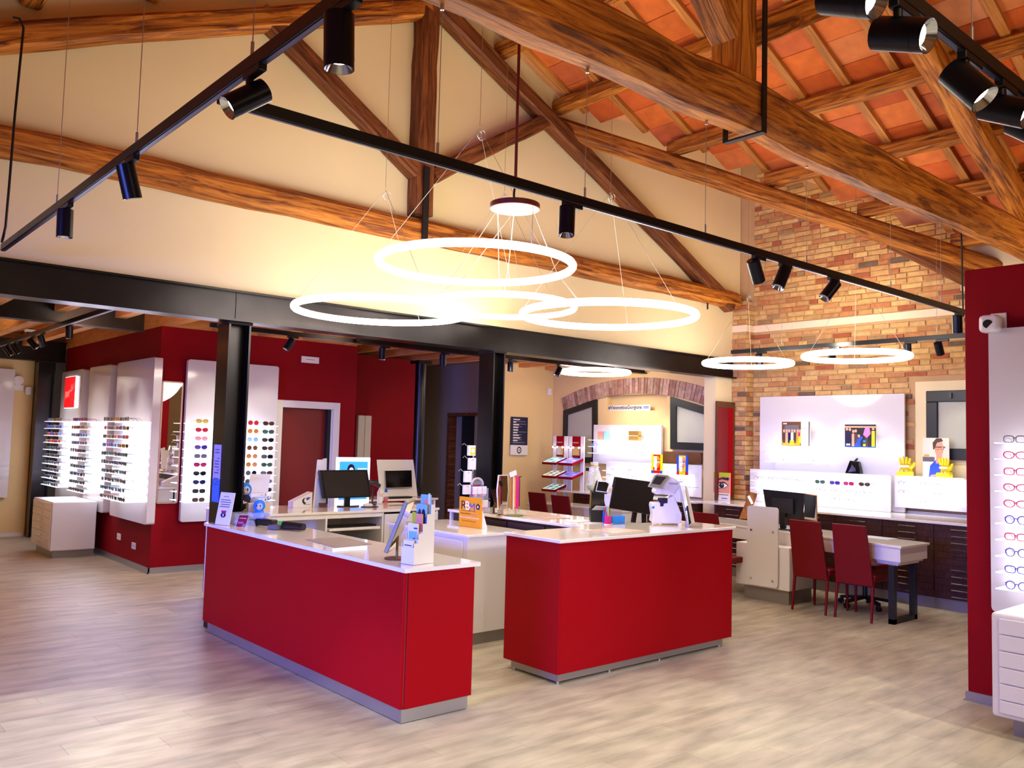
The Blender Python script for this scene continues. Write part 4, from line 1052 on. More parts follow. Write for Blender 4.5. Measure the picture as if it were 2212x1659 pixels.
g = G(); g.box(8.98, yc - .12, .80, 9.22, yc + .12, .815); g.obj('stand_foot', M['black'], mo)
g = G(); g.box(8.90, 5.02, .80, 9.04, 5.36, .818); tag(g.obj('keyboard', M['black']), 'black keyboard on the long white table under the monitor', 'keyboard')
def table_mirror(label, corners, x0, tilt, key):
    r = thing('table_mirror', label, 'mirror', (x0, corners[0][1], .8))
    g = G(); vs = [(x, y, z) for x, y, z in corners]; off = [(x + .012, y, z) for x, y, z in corners]
    g.add(vs + off, [(3, 2, 1, 0), (4, 5, 6, 7), (0, 1, 5, 4), (1, 2, 6, 5), (2, 3, 7, 6), (3, 0, 4, 7)]); g.obj('board', M['board'], r)
    ce = sum((Vector(v) for v in vs), Vector()) / 4
    g = G(); ins = [ce + (Vector(v) - ce) * .93 - XA * .003 for v in vs]; g.add(ins, [(3, 2, 1, 0)]); g.obj('mirror_face', M['mirror'], r)
    return r
q = [at_x(*p, 9.25) for p in ((1737, 1122), (1765, 1127), (1764, 1070), (1738, 1066))]
table_mirror('brown-backed mirror behind the monitor on the white table', [(9.25, p.y, max(p.z, .80)) for p in q], 9.25, 0, 'a')
ml = thing('table_mirror', 'slanted wooden mirror with a lit strip left of the white stand', 'mirror', (9.2, 6.25, .8))
q = [at_x(*p, 9.2) for p in ((1596, 1121), (1614, 1121), (1634, 1066), (1619, 1063))]
g = G(); vs = [(9.2, p.y, max(.80, p.z)) for p in q]; g.add(vs + [(9.23, v[1], v[2]) for v in vs], [(0, 1, 2, 3), (7, 6, 5, 4), (0, 4, 5, 1), (1, 5, 6, 2), (2, 6, 7, 3), (3, 7, 4, 0)]); g.obj('board', M['board'], ml)
a, b = at_x(1617, 1072, 9.19), at_x(1625, 1088, 9.19); g = G(); g.tube([a, b], .014, n=8); g.obj('light_strip', M['lit_white'], ml)
g = G(); g.box(9.12, 4.32, .80, 9.36, 4.62, .803); tag(g.obj('desk_mat', mat('pale_mat', (170, 178, 190), .4)), 'pale grey mat at the near end of the white table', 'mat')
# office chair behind the table
oc = thing('office_chair', 'black swivel chair base behind the long white table', 'chair', (9.42, 4.72, 0))
for k in range(5):
    a = 2 * math.pi * k / 5 + .35; e = Vector((9.42 + math.cos(a) * .28, 4.72 + math.sin(a) * .28, .075)); g = G(); g.bar((9.42, 4.72, .11), e, .045, .03); lg = g.obj('base_arm', M['black'], oc)
    g = G(); g.cyl(e + Vector((-math.sin(a) * .02, math.cos(a) * .02, -.045)), e + Vector((math.sin(a) * .02, -math.cos(a) * .02, -.045)), .03, n=12); g.obj('caster', M['black'], lg)
g = G(); g.cyl((9.42, 4.72, .10), (9.42, 4.72, .42), .028, n=12); g.obj('column', M['black'], oc)
g = G(); g.box(9.20, 4.50, .42, 9.64, 4.94, .50); g.obj('seat', M['red_leather'], oc, bevel=.03, seg=2)

# ------------------------------------------------------------------ drawer cabinets along the brick wall: units and one continuous worktop
CX = 9.99
w = thing('worktop', 'long white worktop on the dark drawer cabinets along the brick wall', 'worktop', (10.5, 5.4, .95))
g = G(); g.box(9.965, 3.3, .945, XB, pil_y0 - .006, .972); g.box(9.965, pil_y0 - .006, .945, 10.86, 7.48, .972); g.obj('top', M['quartz'], w, bevel=.003)
g = G(); g.box(XB - .02, 3.3, .972, XB - .002, pil_y0 - .01, 1.0); g.obj('upstand', M['quartz'], w)
edges = [3.615 + .59 * i for i in range(7)]
for i in range(6):
    y0, y1 = edges[i], edges[i + 1]
    u = thing('drawer_cabinet', ['dark striped drawer cabinet under the brick wall beside the red partition', 'dark striped drawer cabinet behind the table\'s black end frame', 'dark striped drawer cabinet behind the two red chairs',
         'dark striped drawer cabinet behind the monitor on the white table', 'dark striped drawer cabinet left of the slanted mirror', 'dark striped drawer cabinet below the eye poster, nearest the pier'][i], 'cabinet', (10.4, (y0 + y1) / 2, 0), 'dark drawer cabinets along the brick wall')
    g = G(); g.box(CX + .02, y0 + .001, .125, XB - .01 if y1 < pil_y0 else 10.85, y1 - .001, .944); g.obj('body', M['wenge'], u)
    g = G(); g.box(CX + .05, y0 + .001, 0, CX + .07, y1 - .001, .125); g.obj('plinth', M['alu_grey'], u)
    for k in range(11):
        z1 = .938 - k * .0735; z0 = z1 - .0715
        g = G(); g.box(CX, y0 + .003, z0, CX + .02, y1 - .003, z1); d = g.obj('drawer', M['wenge'], u)
        zc = (z0 + z1) / 2 - .004; ym = (y0 + y1) / 2
        g = G(); g.bar((CX - .022, ym - .10, zc), (CX - .022, ym + .10, zc), .009, .009); g.bar((CX - .022, ym - .09, zc), (CX, ym - .09, zc), .006, .006); g.bar((CX - .022, ym + .09, zc), (CX, ym + .09, zc), .006, .006); g.obj('handle', M['chrome'], d)
# cabinets under the arch
w = thing('worktop', 'white worktop on dark cabinets under the brick arch', 'worktop', (10.7, 9.5, .92))
g = G(); g.box(10.30, 7.72, .905, XB, 10.62, .93); g.obj('top', M['quartz'], w, bevel=.003)
for i in range(4):
    y0 = 7.75 + i * .63; y1 = y0 + .63
    u = thing('drawer_cabinet', f'dark striped drawer cabinet under the arch worktop, {ORD[i]} from the cream pier', 'cabinet', (10.6, y0 + .3, 0), 'dark cabinets under the arch')
    g = G(); g.box(10.35, y0 + .001, 0, XB - .01, y1 - .001, .904); g.obj('body', M['wenge'], u)
    for k in range(9):
        z1 = .895 - k * .09; g = G(); g.box(10.33, y0 + .003, z1 - .087, 10.35, y1 - .003, z1); d = g.obj('drawer', M['wenge'], u)
        g = G(); zc = z1 - .045; ym = (y0 + y1) / 2; g.bar((10.312, ym - .1, zc), (10.312, ym + .1, zc), .009, .009); g.bar((10.312, ym - .09, zc), (10.33, ym - .09, zc), .006, .006); g.bar((10.312, ym + .09, zc), (10.33, ym + .09, zc), .006, .006); g.obj('handle', M['chrome'], d)

# ------------------------------------------------------------------ eyewear
FR = dict(black=(20, 20, 24), navy=(30, 34, 80), brown=(74, 44, 30), tortoise=(120, 72, 34), red=(190, 20, 40), pink=(226, 120, 140), violet=(70, 40, 140), blue=(40, 90, 200), crimson=(188, 16, 84), grey=(120, 120, 128), gold=(190, 150, 80), amber=(200, 130, 40), teal=(30, 110, 120), sky=(120, 180, 230), green=(50, 90, 60), yellow=(200, 170, 60))
FM = {k: mat('frame_' + k, c, .25, coat=.3) for k, c in FR.items()}
LC = dict(black=(24, 24, 30), navy=(26, 30, 78), brown=(70, 48, 44), tortoise=(92, 60, 40), red=(170, 40, 60), pink=(220, 150, 160), violet=(66, 44, 140), blue=(60, 100, 200), crimson=(150, 40, 90), grey=(96, 96, 112), gold=(150, 130, 90), amber=(170, 110, 50), teal=(40, 90, 100), sky=(140, 170, 215), green=(60, 84, 76), yellow=(190, 168, 90))
LM = {k: mat('lens_' + k, c, .08, coat=.4) for k, c in LC.items()}
CLEAR = mat('clear_lens', (235, 240, 245), .03, alpha=.10)
def rim_pts(shape, n=14):
    out = []
    for i in range(n):
        a = 2 * math.pi * i / n; c, s_ = math.cos(a), math.sin(a)
        if shape == 'round': x, z = .025 * c, .024 * s_
        elif shape == 'cat': x, z = .030 * c * (1 + .12 * s_), .021 * s_ + (.006 * max(0, c) * max(0, s_))
        elif shape == 'slim': x, z = .029 * c, .016 * math.copysign(abs(s_) ** .8, s_)
        else: x, z = .029 * math.copysign(abs(c) ** .62, c), .021 * math.copysign(abs(s_) ** .62, s_) * (1 - .08 * (s_ < 0))
        out.append((x, z))
    return out
_ew = {}
def eyewear_parts(shape, fr, lens, thick=.0024):
    """list of (name, G, material); x right, y backwards, z up, lying base at z=0"""
    P = rim_pts(shape); zc = -min(p[1] for p in P) + .001; parts = []
    gf = G(); sk = .004 if shape == 'cat' else 0
    for sgn in (-1, 1):
        gf.tube([(sgn * (.034 + x), abs(x + .03) * .05, zc + z) for x, z in P], thick, n=5, closed=True)
    gf.tube([(-.010, -.001, zc + .006), (0, -.003, zc + .009), (.010, -.001, zc + .006)], thick, n=5)
    parts.append(('rim', gf, FM[fr]))
    for sgn in (-1, 1):
        gl = G(); pts = [(sgn * (.034 + x), abs(x + .03) * .05 + .0005, zc + z) for x, z in P]; gl.add(pts, [tuple(range(len(pts)))] if sgn < 0 else [tuple(range(len(pts)))[::-1]])
        parts.append(('lens', gl, LM[lens] if lens else CLEAR))
    for sgn in (-1, 1):
        gt = G(); gt.tube([(sgn * .062, .003, zc + .010), (sgn * .068, .012, zc + .010), (sgn * .069, .09, zc + .009), (sgn * .068, .118, zc + .002), (sgn * .066, .138, max(.002, zc - .014))], [.0026, .0024, .002, .0024, .002], n=4)
        parts.append(('temple', gt, FM[fr]))
    return parts
def eyewear_mesh(shape, fr, lens):
    k = (shape, fr, lens)
    if k not in _ew:
        gg = G(); mats = []
        for nm, g_, m_ in eyewear_parts(shape, fr, lens):
            if m_ not in mats: mats.append(m_)
            gg.add(g_.v, g_.f, mats.index(m_), nm != 'lens')
        me = gg.mesh('sunglasses' if lens else 'eyeglasses')
        for m_ in mats: me.materials.append(m_)
        _ew[k] = me
    return _ew[k]
RZ = {'-y': 0.0, '-x': -math.pi / 2}
COLN = dict(tortoise='brown speckled', crimson='crimson', sky='pale blue')
def eyewear(shape, fr, lens, p, face, label, group, jig=0.0, s=1.0):
    o = link('sunglasses' if lens else 'eyeglasses', eyewear_mesh(shape, fr, lens))
    o.location = p; o.rotation_euler = (0, 0, RZ[face] + jig); o.scale = (s, s, s)
    return tag(o, label, 'sunglasses' if lens else 'eyeglasses', group)

# ------------------------------------------------------------------ display panels
def panel(label, face, plane, a0, a1, z0, z1, thick, shelves, sh0, sh1, depth, name='eyewear_display', mt='white_gloss', r=.03, rows_mat='shelf', back=None):
    """flat white panel with lit shelves. face '-x': plane is x, a along y; face '-y': plane is y, a along x. back: the wall it hangs on"""
    t = thing(name, label, 'display panel', (plane, (a0 + a1) / 2, z0) if face == '-x' else ((a0 + a1) / 2, plane, z0))
    g = G(); pl = rrect(a1 - a0, z1 - z0, r)
    if face == '-x': g.prism(pl, (plane, a0, z0), YA, ZA, thick)
    else: g.prism(pl, (a1, plane + thick, z0), -XA, ZA, thick) if False else g.prism([(-p[0], p[1]) for p in pl][::-1], (a1 * 1.0, plane, z0), XA, ZA, -thick) if False else g.prism(pl, (a0, plane + thick, z0), XA, ZA, thick)
    g.obj('board', M[mt], t, bevel=.003)
    for z in shelves:
        g = G(); z, s0_, s1_ = z if isinstance(z, tuple) else (z, sh0, sh1)
        if face == '-x': g.box(plane - depth, s0_, z - .006, plane, s1_, z)
        else: g.box(s0_, plane - depth, z - .006, s1_, plane, z)
        g.obj('shelf', M[rows_mat], t)
    return t
SH = ['top', 'second', 'third', 'fourth', 'fifth', 'sixth', 'seventh', 'eighth', 'ninth', 'lowest']
SX = 3.57
zs10 = [1.868 - .109 * i for i in range(10)]
specs = [('white display panel with the red lit sign on the red side wall', 14.066, 15.286, .61, 14.10, 15.04, 'panel with the red sign'),
         ('white display panel in the middle of the three on the red side wall', 12.673, 13.694, .61, 12.70, 13.50, 'middle panel of the red side wall'),
         ('white display panel nearest the red corner, largest of the three', 10.874, 12.358, .61, 10.92, 11.98, 'panel nearest the red corner')]
rr = random.Random(11)
darkpal = ['black', 'black', 'navy', 'brown', 'black', 'tortoise', 'green', 'navy', 'black', 'teal']
lightpal = ['tortoise', 'grey', 'gold', 'crimson', 'blue', 'brown', 'red', 'violet', 'sky', 'amber']
for n_, (lab, y0, y1, z0, s0, s1, pn) in enumerate(specs):
    pt = panel(lab, '-x', SX, y0, y1, z0, 2.672, .10, zs10, s0, s1, .27)
    cnt = [6, 6, 7][n_]
    for ri, z in enumerate(zs10):
        for k in range(cnt):
            y = s1 - .09 - k * (s1 - s0 - .18) / (cnt - 1)
            cl = rr.choice(lightpal if ri < 4 else darkpal)
            eyewear(rr.choice(['square', 'cat', 'round', 'square']), cl, rr.choice([cl, 'black', 'grey']) if ri > 2 or rr.random() < .6 else 'brown', (SX - .25, y, z + .001), '-x',
                    f'{COLN.get(cl, cl)} sunglasses, {ORD[k]} from far end, {SH[ri]} shelf, {pn}', 'sunglasses on the side wall panels', rr.uniform(-.12, .12), 1.12)
    if n_ == 0:
        # red lit sign with script lettering
        sa, sb = at_x(148, 817, SX - .02), at_x(166, 881, SX - .02)
        sg = thing('lit_sign', 'red lit sign with white script on the far display panel', 'sign', (SX, (sa.y + sb.y) / 2, sb.z))
        yl_, yr_ = at_x(145, 850, SX).y, at_x(166, 850, SX).y
        g = G(); g.box(SX - .03, yr_ - .02, sb.z, SX - .001, yl_ + .02, sa.z + .02); g.obj('light_box', M['lit_white'], sg)
        g = G(); g.box(SX - .034, yr_ - .01, sb.z + .008, SX - .0305, yl_ + .01, sa.z + .012); g.obj('red_face', M['lit_red'], sg)
        text('Ray-Ban', 'lettering', (SX - .036, yl_ - .05, (sa.z + sb.z) / 2 - .10), Vector((0, -1, .35)), Vector((0, .35, 1)), .15, M['white_ink'], sg, shear=.3, sx=1.2)
    else:
        pass
# front wall panel behind the column
YP = 10.88
pt = panel('white display panel behind the steel column on the red front wall', '-y', YP, 3.985, 5.22, .626, 2.68, .06, zs10, at_y(406, 1000, 10.66).x, at_y(598, 1000, 10.66).x, .22)
cols = [at_y(px_, 1000, 10.68).x for px_ in (433, 544, 577)]
colA = ['yellow', 'red', 'pink', 'violet', 'grey', 'crimson', 'black', 'navy', 'black', 'brown']
colB = ['red', 'amber', 'sky', 'tortoise', 'amber', 'amber', 'black', 'black', 'grey', 'black']
colC = ['brown', 'green', 'black', 'brown', 'black', 'green', 'brown', 'grey', 'black', 'black']
sh_ = ['cat', 'cat', 'cat', 'cat', 'square', 'cat', 'cat', 'cat', 'square', 'square']
for ri, z in enumerate(zs10):
    for ci, (x, pal, wd_) in enumerate(zip(cols, (colA, colB, colC), ('left of the steel column', 'just right of the steel column', 'in the right-hand column'))):
        cl = pal[ri]; eyewear(sh_[ri] if ci != 1 else 'round', cl, cl, (x, YP - .195, z + .001), '-y', f'{COLN.get(cl, cl)} sunglasses {wd_}, {SH[ri]} shelf of the front panel', 'sunglasses behind the steel column', rr.uniform(-.1, .1), 1.22)
# tall mirror beside the corner
g = G(); mx0, mx1 = 3.70, at_y(397, 830, 10.95).x; mz0, mz1 = at_y(360, 1088, 10.95).z, at_y(360, 823, 10.95).z
tm = thing('tall_mirror', 'tall narrow mirror hanging on the red front wall beside the corner', 'mirror', (3.83, 10.95, mz0))
g.prism(rrect(mx1 - mx0, mz1 - mz0, .03), (mx0, 10.979, mz0), XA, ZA, .03); g.obj('frame', mat('rose_frame', (190, 150, 140), .3, metal=.4), tm)
g = G(); g.box(mx0 + .018, 10.945, mz0 + .02, mx1 - .022, 10.949, mz1 - .02); g.obj('mirror_face', M['mirror'], tm)
g = G(); g.box(mx1 - .10, 10.938, mz1 - .035, mx1 - .02, 10.945, mz1 - .02); g.obj('light_strip', M['lit_white'], tm)
# big panel on the brick wall
BP = 10.93
t = panel('biggest white display panel on the brick wall with lit shelves and photos', '-x', BP, 4.955, 7.06, .976, 2.487, .03, [1.784, 1.676, (1.563, 5.95, 6.82)], 4.98, 6.82, .24, r=.012)
for y in (5.2, 6.0, 6.8):
    for z in (1.3, 2.3):
        g = G(); g.cyl((BP + .03, y, z), (XB + .012, y, z), .02, n=10); g.obj('standoff', M['chrome'], t)
LP = 10.80
t = panel('lower white display panel in front of the biggest one, with eyewear', '-x', LP, 5.08, 7.135, .974, 1.44, .02, [1.287, 1.178, 1.070], 5.17, 7.02, .16, r=.01)
g = G(); 
for y in (5.3, 6.0, 6.9): g.box(LP + .02, y - .02, 1.1, BP - .001, y + .02, 1.3)
tag(g.obj('spacer', M['white'], t), kind='stuff')
def ey(py, x): return at_x(py, 1040, x).y
row = [(1637, 'round', 'grey', None), (1668, 'round', 'grey', None), (1698, 'round', 'grey', None), (1727, 'slim', 'grey', None), (1771, 'cat', 'green', 'green'), (1803, 'square', 'violet', 'violet'), (1833, 'square', 'crimson', 'crimson'), (1867, 'cat', 'brown', 'brown')]
xs_ = LP - .12
for i, (p_, sh, fr, ln) in enumerate(row):
    eyewear(sh, fr, ln, (xs_, ey(p_, xs_), 1.288), '-x', f'{COLN.get(fr, fr)} {"sunglasses" if ln else "eyeglasses"}, {ORD[i]} from the left on the top shelf of the lower brick-wall panel', 'eyewear on the lower brick-wall panel', rr.uniform(-.1, .1), 1.1)
for i, (p_, sh, fr) in enumerate(((1683, 'slim', 'grey'), (1772, 'round', 'black'), (1806, 'square', 'navy'), (1838, 'square', 'violet'), (1868, 'square', 'navy'))):
    eyewear(sh, fr, None, (xs_, ey(p_, xs_), 1.179), '-x', f'{fr} eyeglasses, {ORD[i]} from the left on the middle shelf of the lower brick-wall panel', 'eyewear on the lower brick-wall panel', rr.uniform(-.1, .1), 1.1)
for i, (p_, sh, fr) in enumerate(((1640, 'round', 'grey'), (1803, 'square', 'navy'), (1834, 'square', 'navy'))):
    eyewear(sh, fr, None, (xs_, ey(p_, xs_), 1.071), '-x', f'{fr} eyeglasses, {ORD[i]} from the left on the bottom shelf of the lower brick-wall panel', 'eyewear on the lower brick-wall panel', rr.uniform(-.1, .1), 1.1)
for i, p_ in enumerate((1693, 1712, 1727, 1757)):
    eyewear('square', ['black', 'grey', 'grey', 'brown'][i], None, (BP - .15, at_x(p_, 990, BP - .15).y, 1.564), '-x', f'thin eyeglasses, {ORD[i]} from the left on the lowest shelf of the biggest panel', 'eyewear on the biggest panel', 0, 1.0)
# children's panel
KP = 10.88
t = panel('white display panel with the yellow hands beside the red partition', '-x', KP, 3.7, 5.06, 1.043, 1.432, .03, [1.445, 1.334, 1.225, 1.116], 4.22, 4.93, .23, r=.008)
g = G(); g.box(KP + .03, 4.5, 1.1, XB - .015, 4.56, 1.3); g.obj('bracket', M['chrome'], t)
kid = [(0, 1953, 'square', 'blue'), (0, 1999, 'round', 'crimson'), (0, 2032, 'slim', 'blue'), (1, 1952, 'square', 'crimson'), (1, 1998, 'slim', 'sky'), (1, 2031, 'slim', 'crimson'), (2, 2000, 'square', 'violet')]
for i, (ri, p_, sh, fr) in enumerate(kid):
    xx = KP - .17; eyewear(sh, fr, None, (xx, at_x(p_, 1060, xx).y, [1.335, 1.226, 1.117][ri]), '-x', f'{COLN.get(fr, fr)} child eyeglasses, {["second", "third", "lowest"][ri]} shelf under the yellow hands, {["left", "middle", "right"][i % 3] if ri < 2 else "alone"}', 'child eyeglasses under the yellow hands', rr.uniform(-.15, .15), 1.05)
# panels under the arch
AP = 10.95
t = panel('white display panel under the arch with gold box on its top shelf', '-x', AP, 8.90, 10.41, 1.40, 2.072, .05, [1.806, 1.694, 1.583], 9.1, 10.30, .25, r=.008)
g = G(); g.box(AP + .05, 9.3, 1.5, XB - .001, 9.4, 1.9); g.obj('bracket', M['chrome'], t)
t = panel('lower white display panel under the arch behind the big monitor', '-x', 10.90, 8.06, 10.05, .96, 1.455, .02, [1.295, 1.186, 1.077], 8.2, 9.97, .18, r=.008)
for i, (p_, sh, fr, z) in enumerate(((1283, 'round', 'blue', 0), (1322, 'square', 'sky', 0), (1352, 'round', 'black', 0), (1388, 'square', 'crimson', 0), (1300, 'slim', 'sky', 1), (1372, 'square', 'black', 1))):
    xx = AP - .19; eyewear(sh, fr, None, (xx, at_x(p_, 965, xx).y, [1.695, 1.584][z]), '-x', f'{COLN.get(fr, fr)} eyeglasses on the {["second", "lowest"][z]} shelf of the upper arch panel', 'eyewear on the upper arch panel', rr.uniform(-.1, .1), 1.15)
for i, (p_, sh, fr, z) in enumerate(((1324, 'slim', 'crimson', 0), (1360, 'slim', 'red', 0), (1317, 'round', 'black', 1), (1366, 'square', 'black', 1), (1404, 'square', 'brown', 1), (1470, 'square', 'black', 1), (1490, 'square', 'brown', 2))):
    xx = 10.78; eyewear(sh, fr, None, (xx, at_x(p_, 1020, xx).y, [1.296, 1.187, 1.078][z]), '-x', f'{fr} eyeglasses, {ORD[i]} among those of the lower arch panel, {["top", "middle", "lowest"][z]} shelf', 'eyewear on the lower arch panel', rr.uniform(-.1, .1), 1.1)
# near panel on the partition at the right edge
NP = 6.48
zsn = [1.826 - .1083 * i for i in range(10)]
t = panel('white display panel with eyeglasses on the red partition at the right edge', '-x', NP, .9, 2.342, .66, 2.628, .03, zsn, 1.0, 2.245, .19, r=.035)
g = G(); g.box(NP + .03, 1.2, 1.0, XW, 2.1, 2.2); g.obj('spacer', M['white'], t)
nearc = ['grey', 'crimson', 'crimson', 'crimson', 'crimson', 'violet', 'crimson', 'violet', 'violet', 'violet']
shp = ['square', 'cat', 'square', 'cat', 'cat', 'round', 'square', 'round', 'square', 'round']
for ri, z in enumerate(zsn):
    fr = nearc[ri]
    for k in range(2):
        xx = NP - .165; y = at_x(2193, 1000, xx).y - k * .19
        r_ = thing('eyeglasses', f'{fr} eyeglasses on the {SH[ri]} shelf at the right edge' if k == 0 else f'{fr} eyeglasses, second along the {SH[ri]} shelf of the panel cut by the right edge', 'eyeglasses', (0, 0, 0), 'eyeglasses on the right edge panel'); r_['own_origin'] = 1
        for nm, g_, m_ in eyewear_parts(shp[ri], fr, None, .0036): g_.obj(nm, m_, r_)
        r_.location = (xx, y, z + .001); r_.rotation_euler = (0, 0, -math.pi / 2 + rr.uniform(-.06, .06)); r_.scale = (1.12, 1.12, 1.12)
# white drawer block under it
t = thing('drawer_block', 'white block of six drawers under the panel at the right edge', 'cabinet', (6.1, 1.6, 0))
KX, KY1 = 5.88, 2.13; KT = .757
g = G(); g.box(KX, 1.0, .12, NP - .005, KY1, KT); g.obj('body', M['white'], t, bevel=.02, seg=3)
g = G(); g.box(KX + .10, 1.05, 0, NP - .05, KY1 - .09, .12); g.obj('plinth', M['alu_grey'], t)
zd = [KT - .055 - .0 - i * .0985 for i in range(7)]
for i in range(6):
    z1 = KT - .03 - i * .1; z0 = z1 - .094 if i < 5 else .15
    g = G(); g.box(KX - .012, 1.03, z0, KX, KY1 - .05, z1); g.obj('drawer', M['white'], t, bevel=.004)
# white drawer cabinet before the side wall panels
t = thing('drawer_block', 'white cabinet of six small drawers below the sunglasses at the left', 'cabinet', (3.3, 13.4, 0))
g = G(); g.box(2.985, 12.87, .10, 3.55, 13.95, .758); g.obj('body', M['white'], t, bevel=.012, seg=2)
g = G(); g.box(3.03, 12.93, 0, 3.55, 13.85, .10); g.obj('plinth', M['alu_grey'], t)
for i in range(6):
    z1 = .735 - i * .102; g = G(); g.box(2.972, 12.90, z1 - .098, 2.985, 13.92, z1); d = g.obj('drawer', M['white'], t, bevel=.003)
    g = G(); g.bar((2.955, 13.3, z1 - .045), (2.955, 13.5, z1 - .045), .01, .01); g.bar((2.955, 13.32, z1 - .045), (2.972, 13.32, z1 - .045), .007, .007); g.bar((2.955, 13.48, z1 - .045), (2.972, 13.48, z1 - .045), .007, .007); g.obj('handle', M['chrome'], d)
# panel on the far yellow wall at the left edge
x1_ = at_y(27, 900, 15.72).x
t = panel('white display panel on the yellow wall at the left edge', '-y', 15.72, x1_ - 1.3, x1_, at_y(8, 1075, 15.72).z, at_y(20, 797, 15.72).z, .07, [], 0, 0, 0)
# ------------------------------------------------------------------ more furniture in the back right
t = thing('staff_desk', 'low white desk hidden behind the right counter under the big black monitor', 'desk', (6.6, 5.8, 0))
g = G(); g.box(6.15, 5.45, .735, 7.05, 6.15, .76); g.obj('desktop', M['white'], t)
for x, y in ((6.18, 5.48), (7.02, 5.48), (6.18, 6.12), (7.02, 6.12)):
    g = G(); g.bar((x, y, 0), (x, y, .735), .04, .04); g.obj('leg', M['white'], t)
mo = thing('monitor', 'big black monitor seen from behind between the black and white instruments', 'monitor', (6.6, 5.76, .76))
c_ = [at_y(*p, 5.75) for p in ((1316, 1097), (1404, 1112), (1419, 1042), (1331, 1030))]
nb_ = Vector((0.12, 0.99, 0)) * .035
g = G(); g.add(c_ + [p + nb_ for p in c_], [(0, 1, 2, 3), (7, 6, 5, 4), (1, 0, 4, 5), (2, 1, 5, 6), (3, 2, 6, 7), (0, 3, 7, 4)]); g.obj('housing', M['black'], mo, bevel=.004)
for a, b in (((1373, 1095), (1362, 1135)), ((1391, 1098), (1392, 1135))):
    p, q_ = at_y(*a, 5.80), at_y(*b, 5.80); q_.z = .775; g = G(); g.bar(p, q_, .05, .025, up=YA); g.obj('stand_leg', M['black'], mo)
g = G(); g.box(6.35, 5.68, .76, 6.85, 5.90, .775); g.obj('stand_foot', M['black'], mo)
t = thing('consultation_table', 'white desk with apron under the arch, behind two red chairs', 'table', (9.4, 9.3, 0))
def dxl(y): return 9.08 + (9.75 - y) * .10
g = G(); g.hexa([(dxl(8.2), 8.2, .775), (dxl(8.2) + .6, 8.2, .775), (dxl(10.0) + .6, 10.0, .775), (dxl(10.0), 10.0, .775), (dxl(8.2), 8.2, .80), (dxl(8.2) + .6, 8.2, .80), (dxl(10.0) + .6, 10.0, .80), (dxl(10.0), 10.0, .80)]); g.obj('tabletop', M['quartz'], t)
g = G(); g.hexa([(dxl(8.2) + .02, 8.22, .52), (dxl(8.2) + .58, 8.22, .52), (dxl(10.0) + .58, 9.98, .52), (dxl(10.0) + .02, 9.98, .52), (dxl(8.2) + .02, 8.22, .775), (dxl(8.2) + .58, 8.22, .775), (dxl(10.0) + .58, 9.98, .775), (dxl(10.0) + .02, 9.98, .775)]); g.obj('apron', M['white'], t)
for y in (8.3, 9.8):
    g = G(); g.box(dxl(y) + .1, y, 0, dxl(y) + .5, y + .06, .52); g.obj('leg', M['white'], t)
place_chair(9.20, 9.59, -math.pi / 2, 'red leather chair under the yellow wall, left one of the pair at the arch desk')
place_chair(9.06, 8.94, -math.pi / 2, 'red leather chair under the arch, right one of the pair beside the black instrument')
place_chair(8.58, 6.05, -math.pi / 2, 'red leather chair behind the white instrument, mostly hidden by the right counter')

# ------------------------------------------------------------------ helpers for flat printed things
def poly_on(g, o, u, v, pts, m, lift):
    o, u, v = Vector(o), Vector(u), Vector(v); n = u.cross(v).normalized()
    g.add([o + u * a + v * b + n * lift for a, b in pts], [tuple(range(len(pts)))], m)
def rect(a, b, c, d): return [(a, b), (c, b), (c, d), (a, d)]
def ell(cx, cy, rx, ry, n=16): return [(cx + rx * math.cos(2 * math.pi * i / n), cy + ry * math.sin(2 * math.pi * i / n)) for i in range(n)]
def board(name, label, cat, o, u, v, w, h, th, m_back, prints, group=None, mats=None, part='board', parent=None):
    """upright board with its print: o lower left front corner, u right, v up; prints = [(polygon, material key)] drawn in order"""
    o, u, v = Vector(o), Vector(u).normalized(), Vector(v).normalized(); n = u.cross(v)
    t = parent or thing(name, label, cat, tuple(o), group)
    g = G(); g.prism([(0, 0), (w, 0), (w, h), (0, h)], o - n * th, u, v, th); g.obj(part, M[m_back] if isinstance(m_back, str) else m_back, t)
    if prints:
        keys = []; g = G()
        for i, (pts, k) in enumerate(prints):
            if k not in keys: keys.append(k)
            poly_on(g, o, u, v, pts, keys.index(k), .0006 + .0002 * i)
        o_ = g.obj('print', [M[k] for k in keys], t); tag(o_, kind='stuff')
    return t
U_X, U_NY, U_Z = XA, -YA, ZA          # facing -y: right = +x ; facing -x: right = -y

# ------------------------------------------------------------------ on the left counter
CZ = .947
cs = at_z(467, 1128, CZ); ce = at_z(497, 1131, CZ)
u_ = (ce - cs); u_.z = 0; wv_ = u_.length; u_.normalize(); n_ = u_.cross(ZA)
cs = Vector((3.10, 7.30, CZ)); u_ = Vector((.62, -.78, 0)); v_ = (ZA * .97 - n_ * .16)
a_ = at_z(464, 1132.5, CZ); b_ = at_z(495, 1136, CZ); u_ = (b_ - a_).normalized(); nn = u_.cross(ZA); v_ = (ZA - nn * .18).normalized()
L_ = .20
board('paper_sign', 'white paper sign with an eye drawing at the left end of the counter', 'sign', a_ + Vector((.0, 0, .002)), u_, v_, (b_ - a_).length, .285, .004, 'paper',
      [(rect(.05, .245, .12, .25), 'ink'), (rect(.02, .215, .15, .222), 'ink'), (rect(.02, .195, .16, .202), 'ink'), (rect(.03, .175, .15, .182), 'ink'), (rect(.02, .155, .15, .162), 'ink'),
       (rect(.055, .105, .12, .125), 'magenta'), (ell(.088, .085, .034, .022), 'navy'), (ell(.088, .085, .012, .014), 'plush_light')])
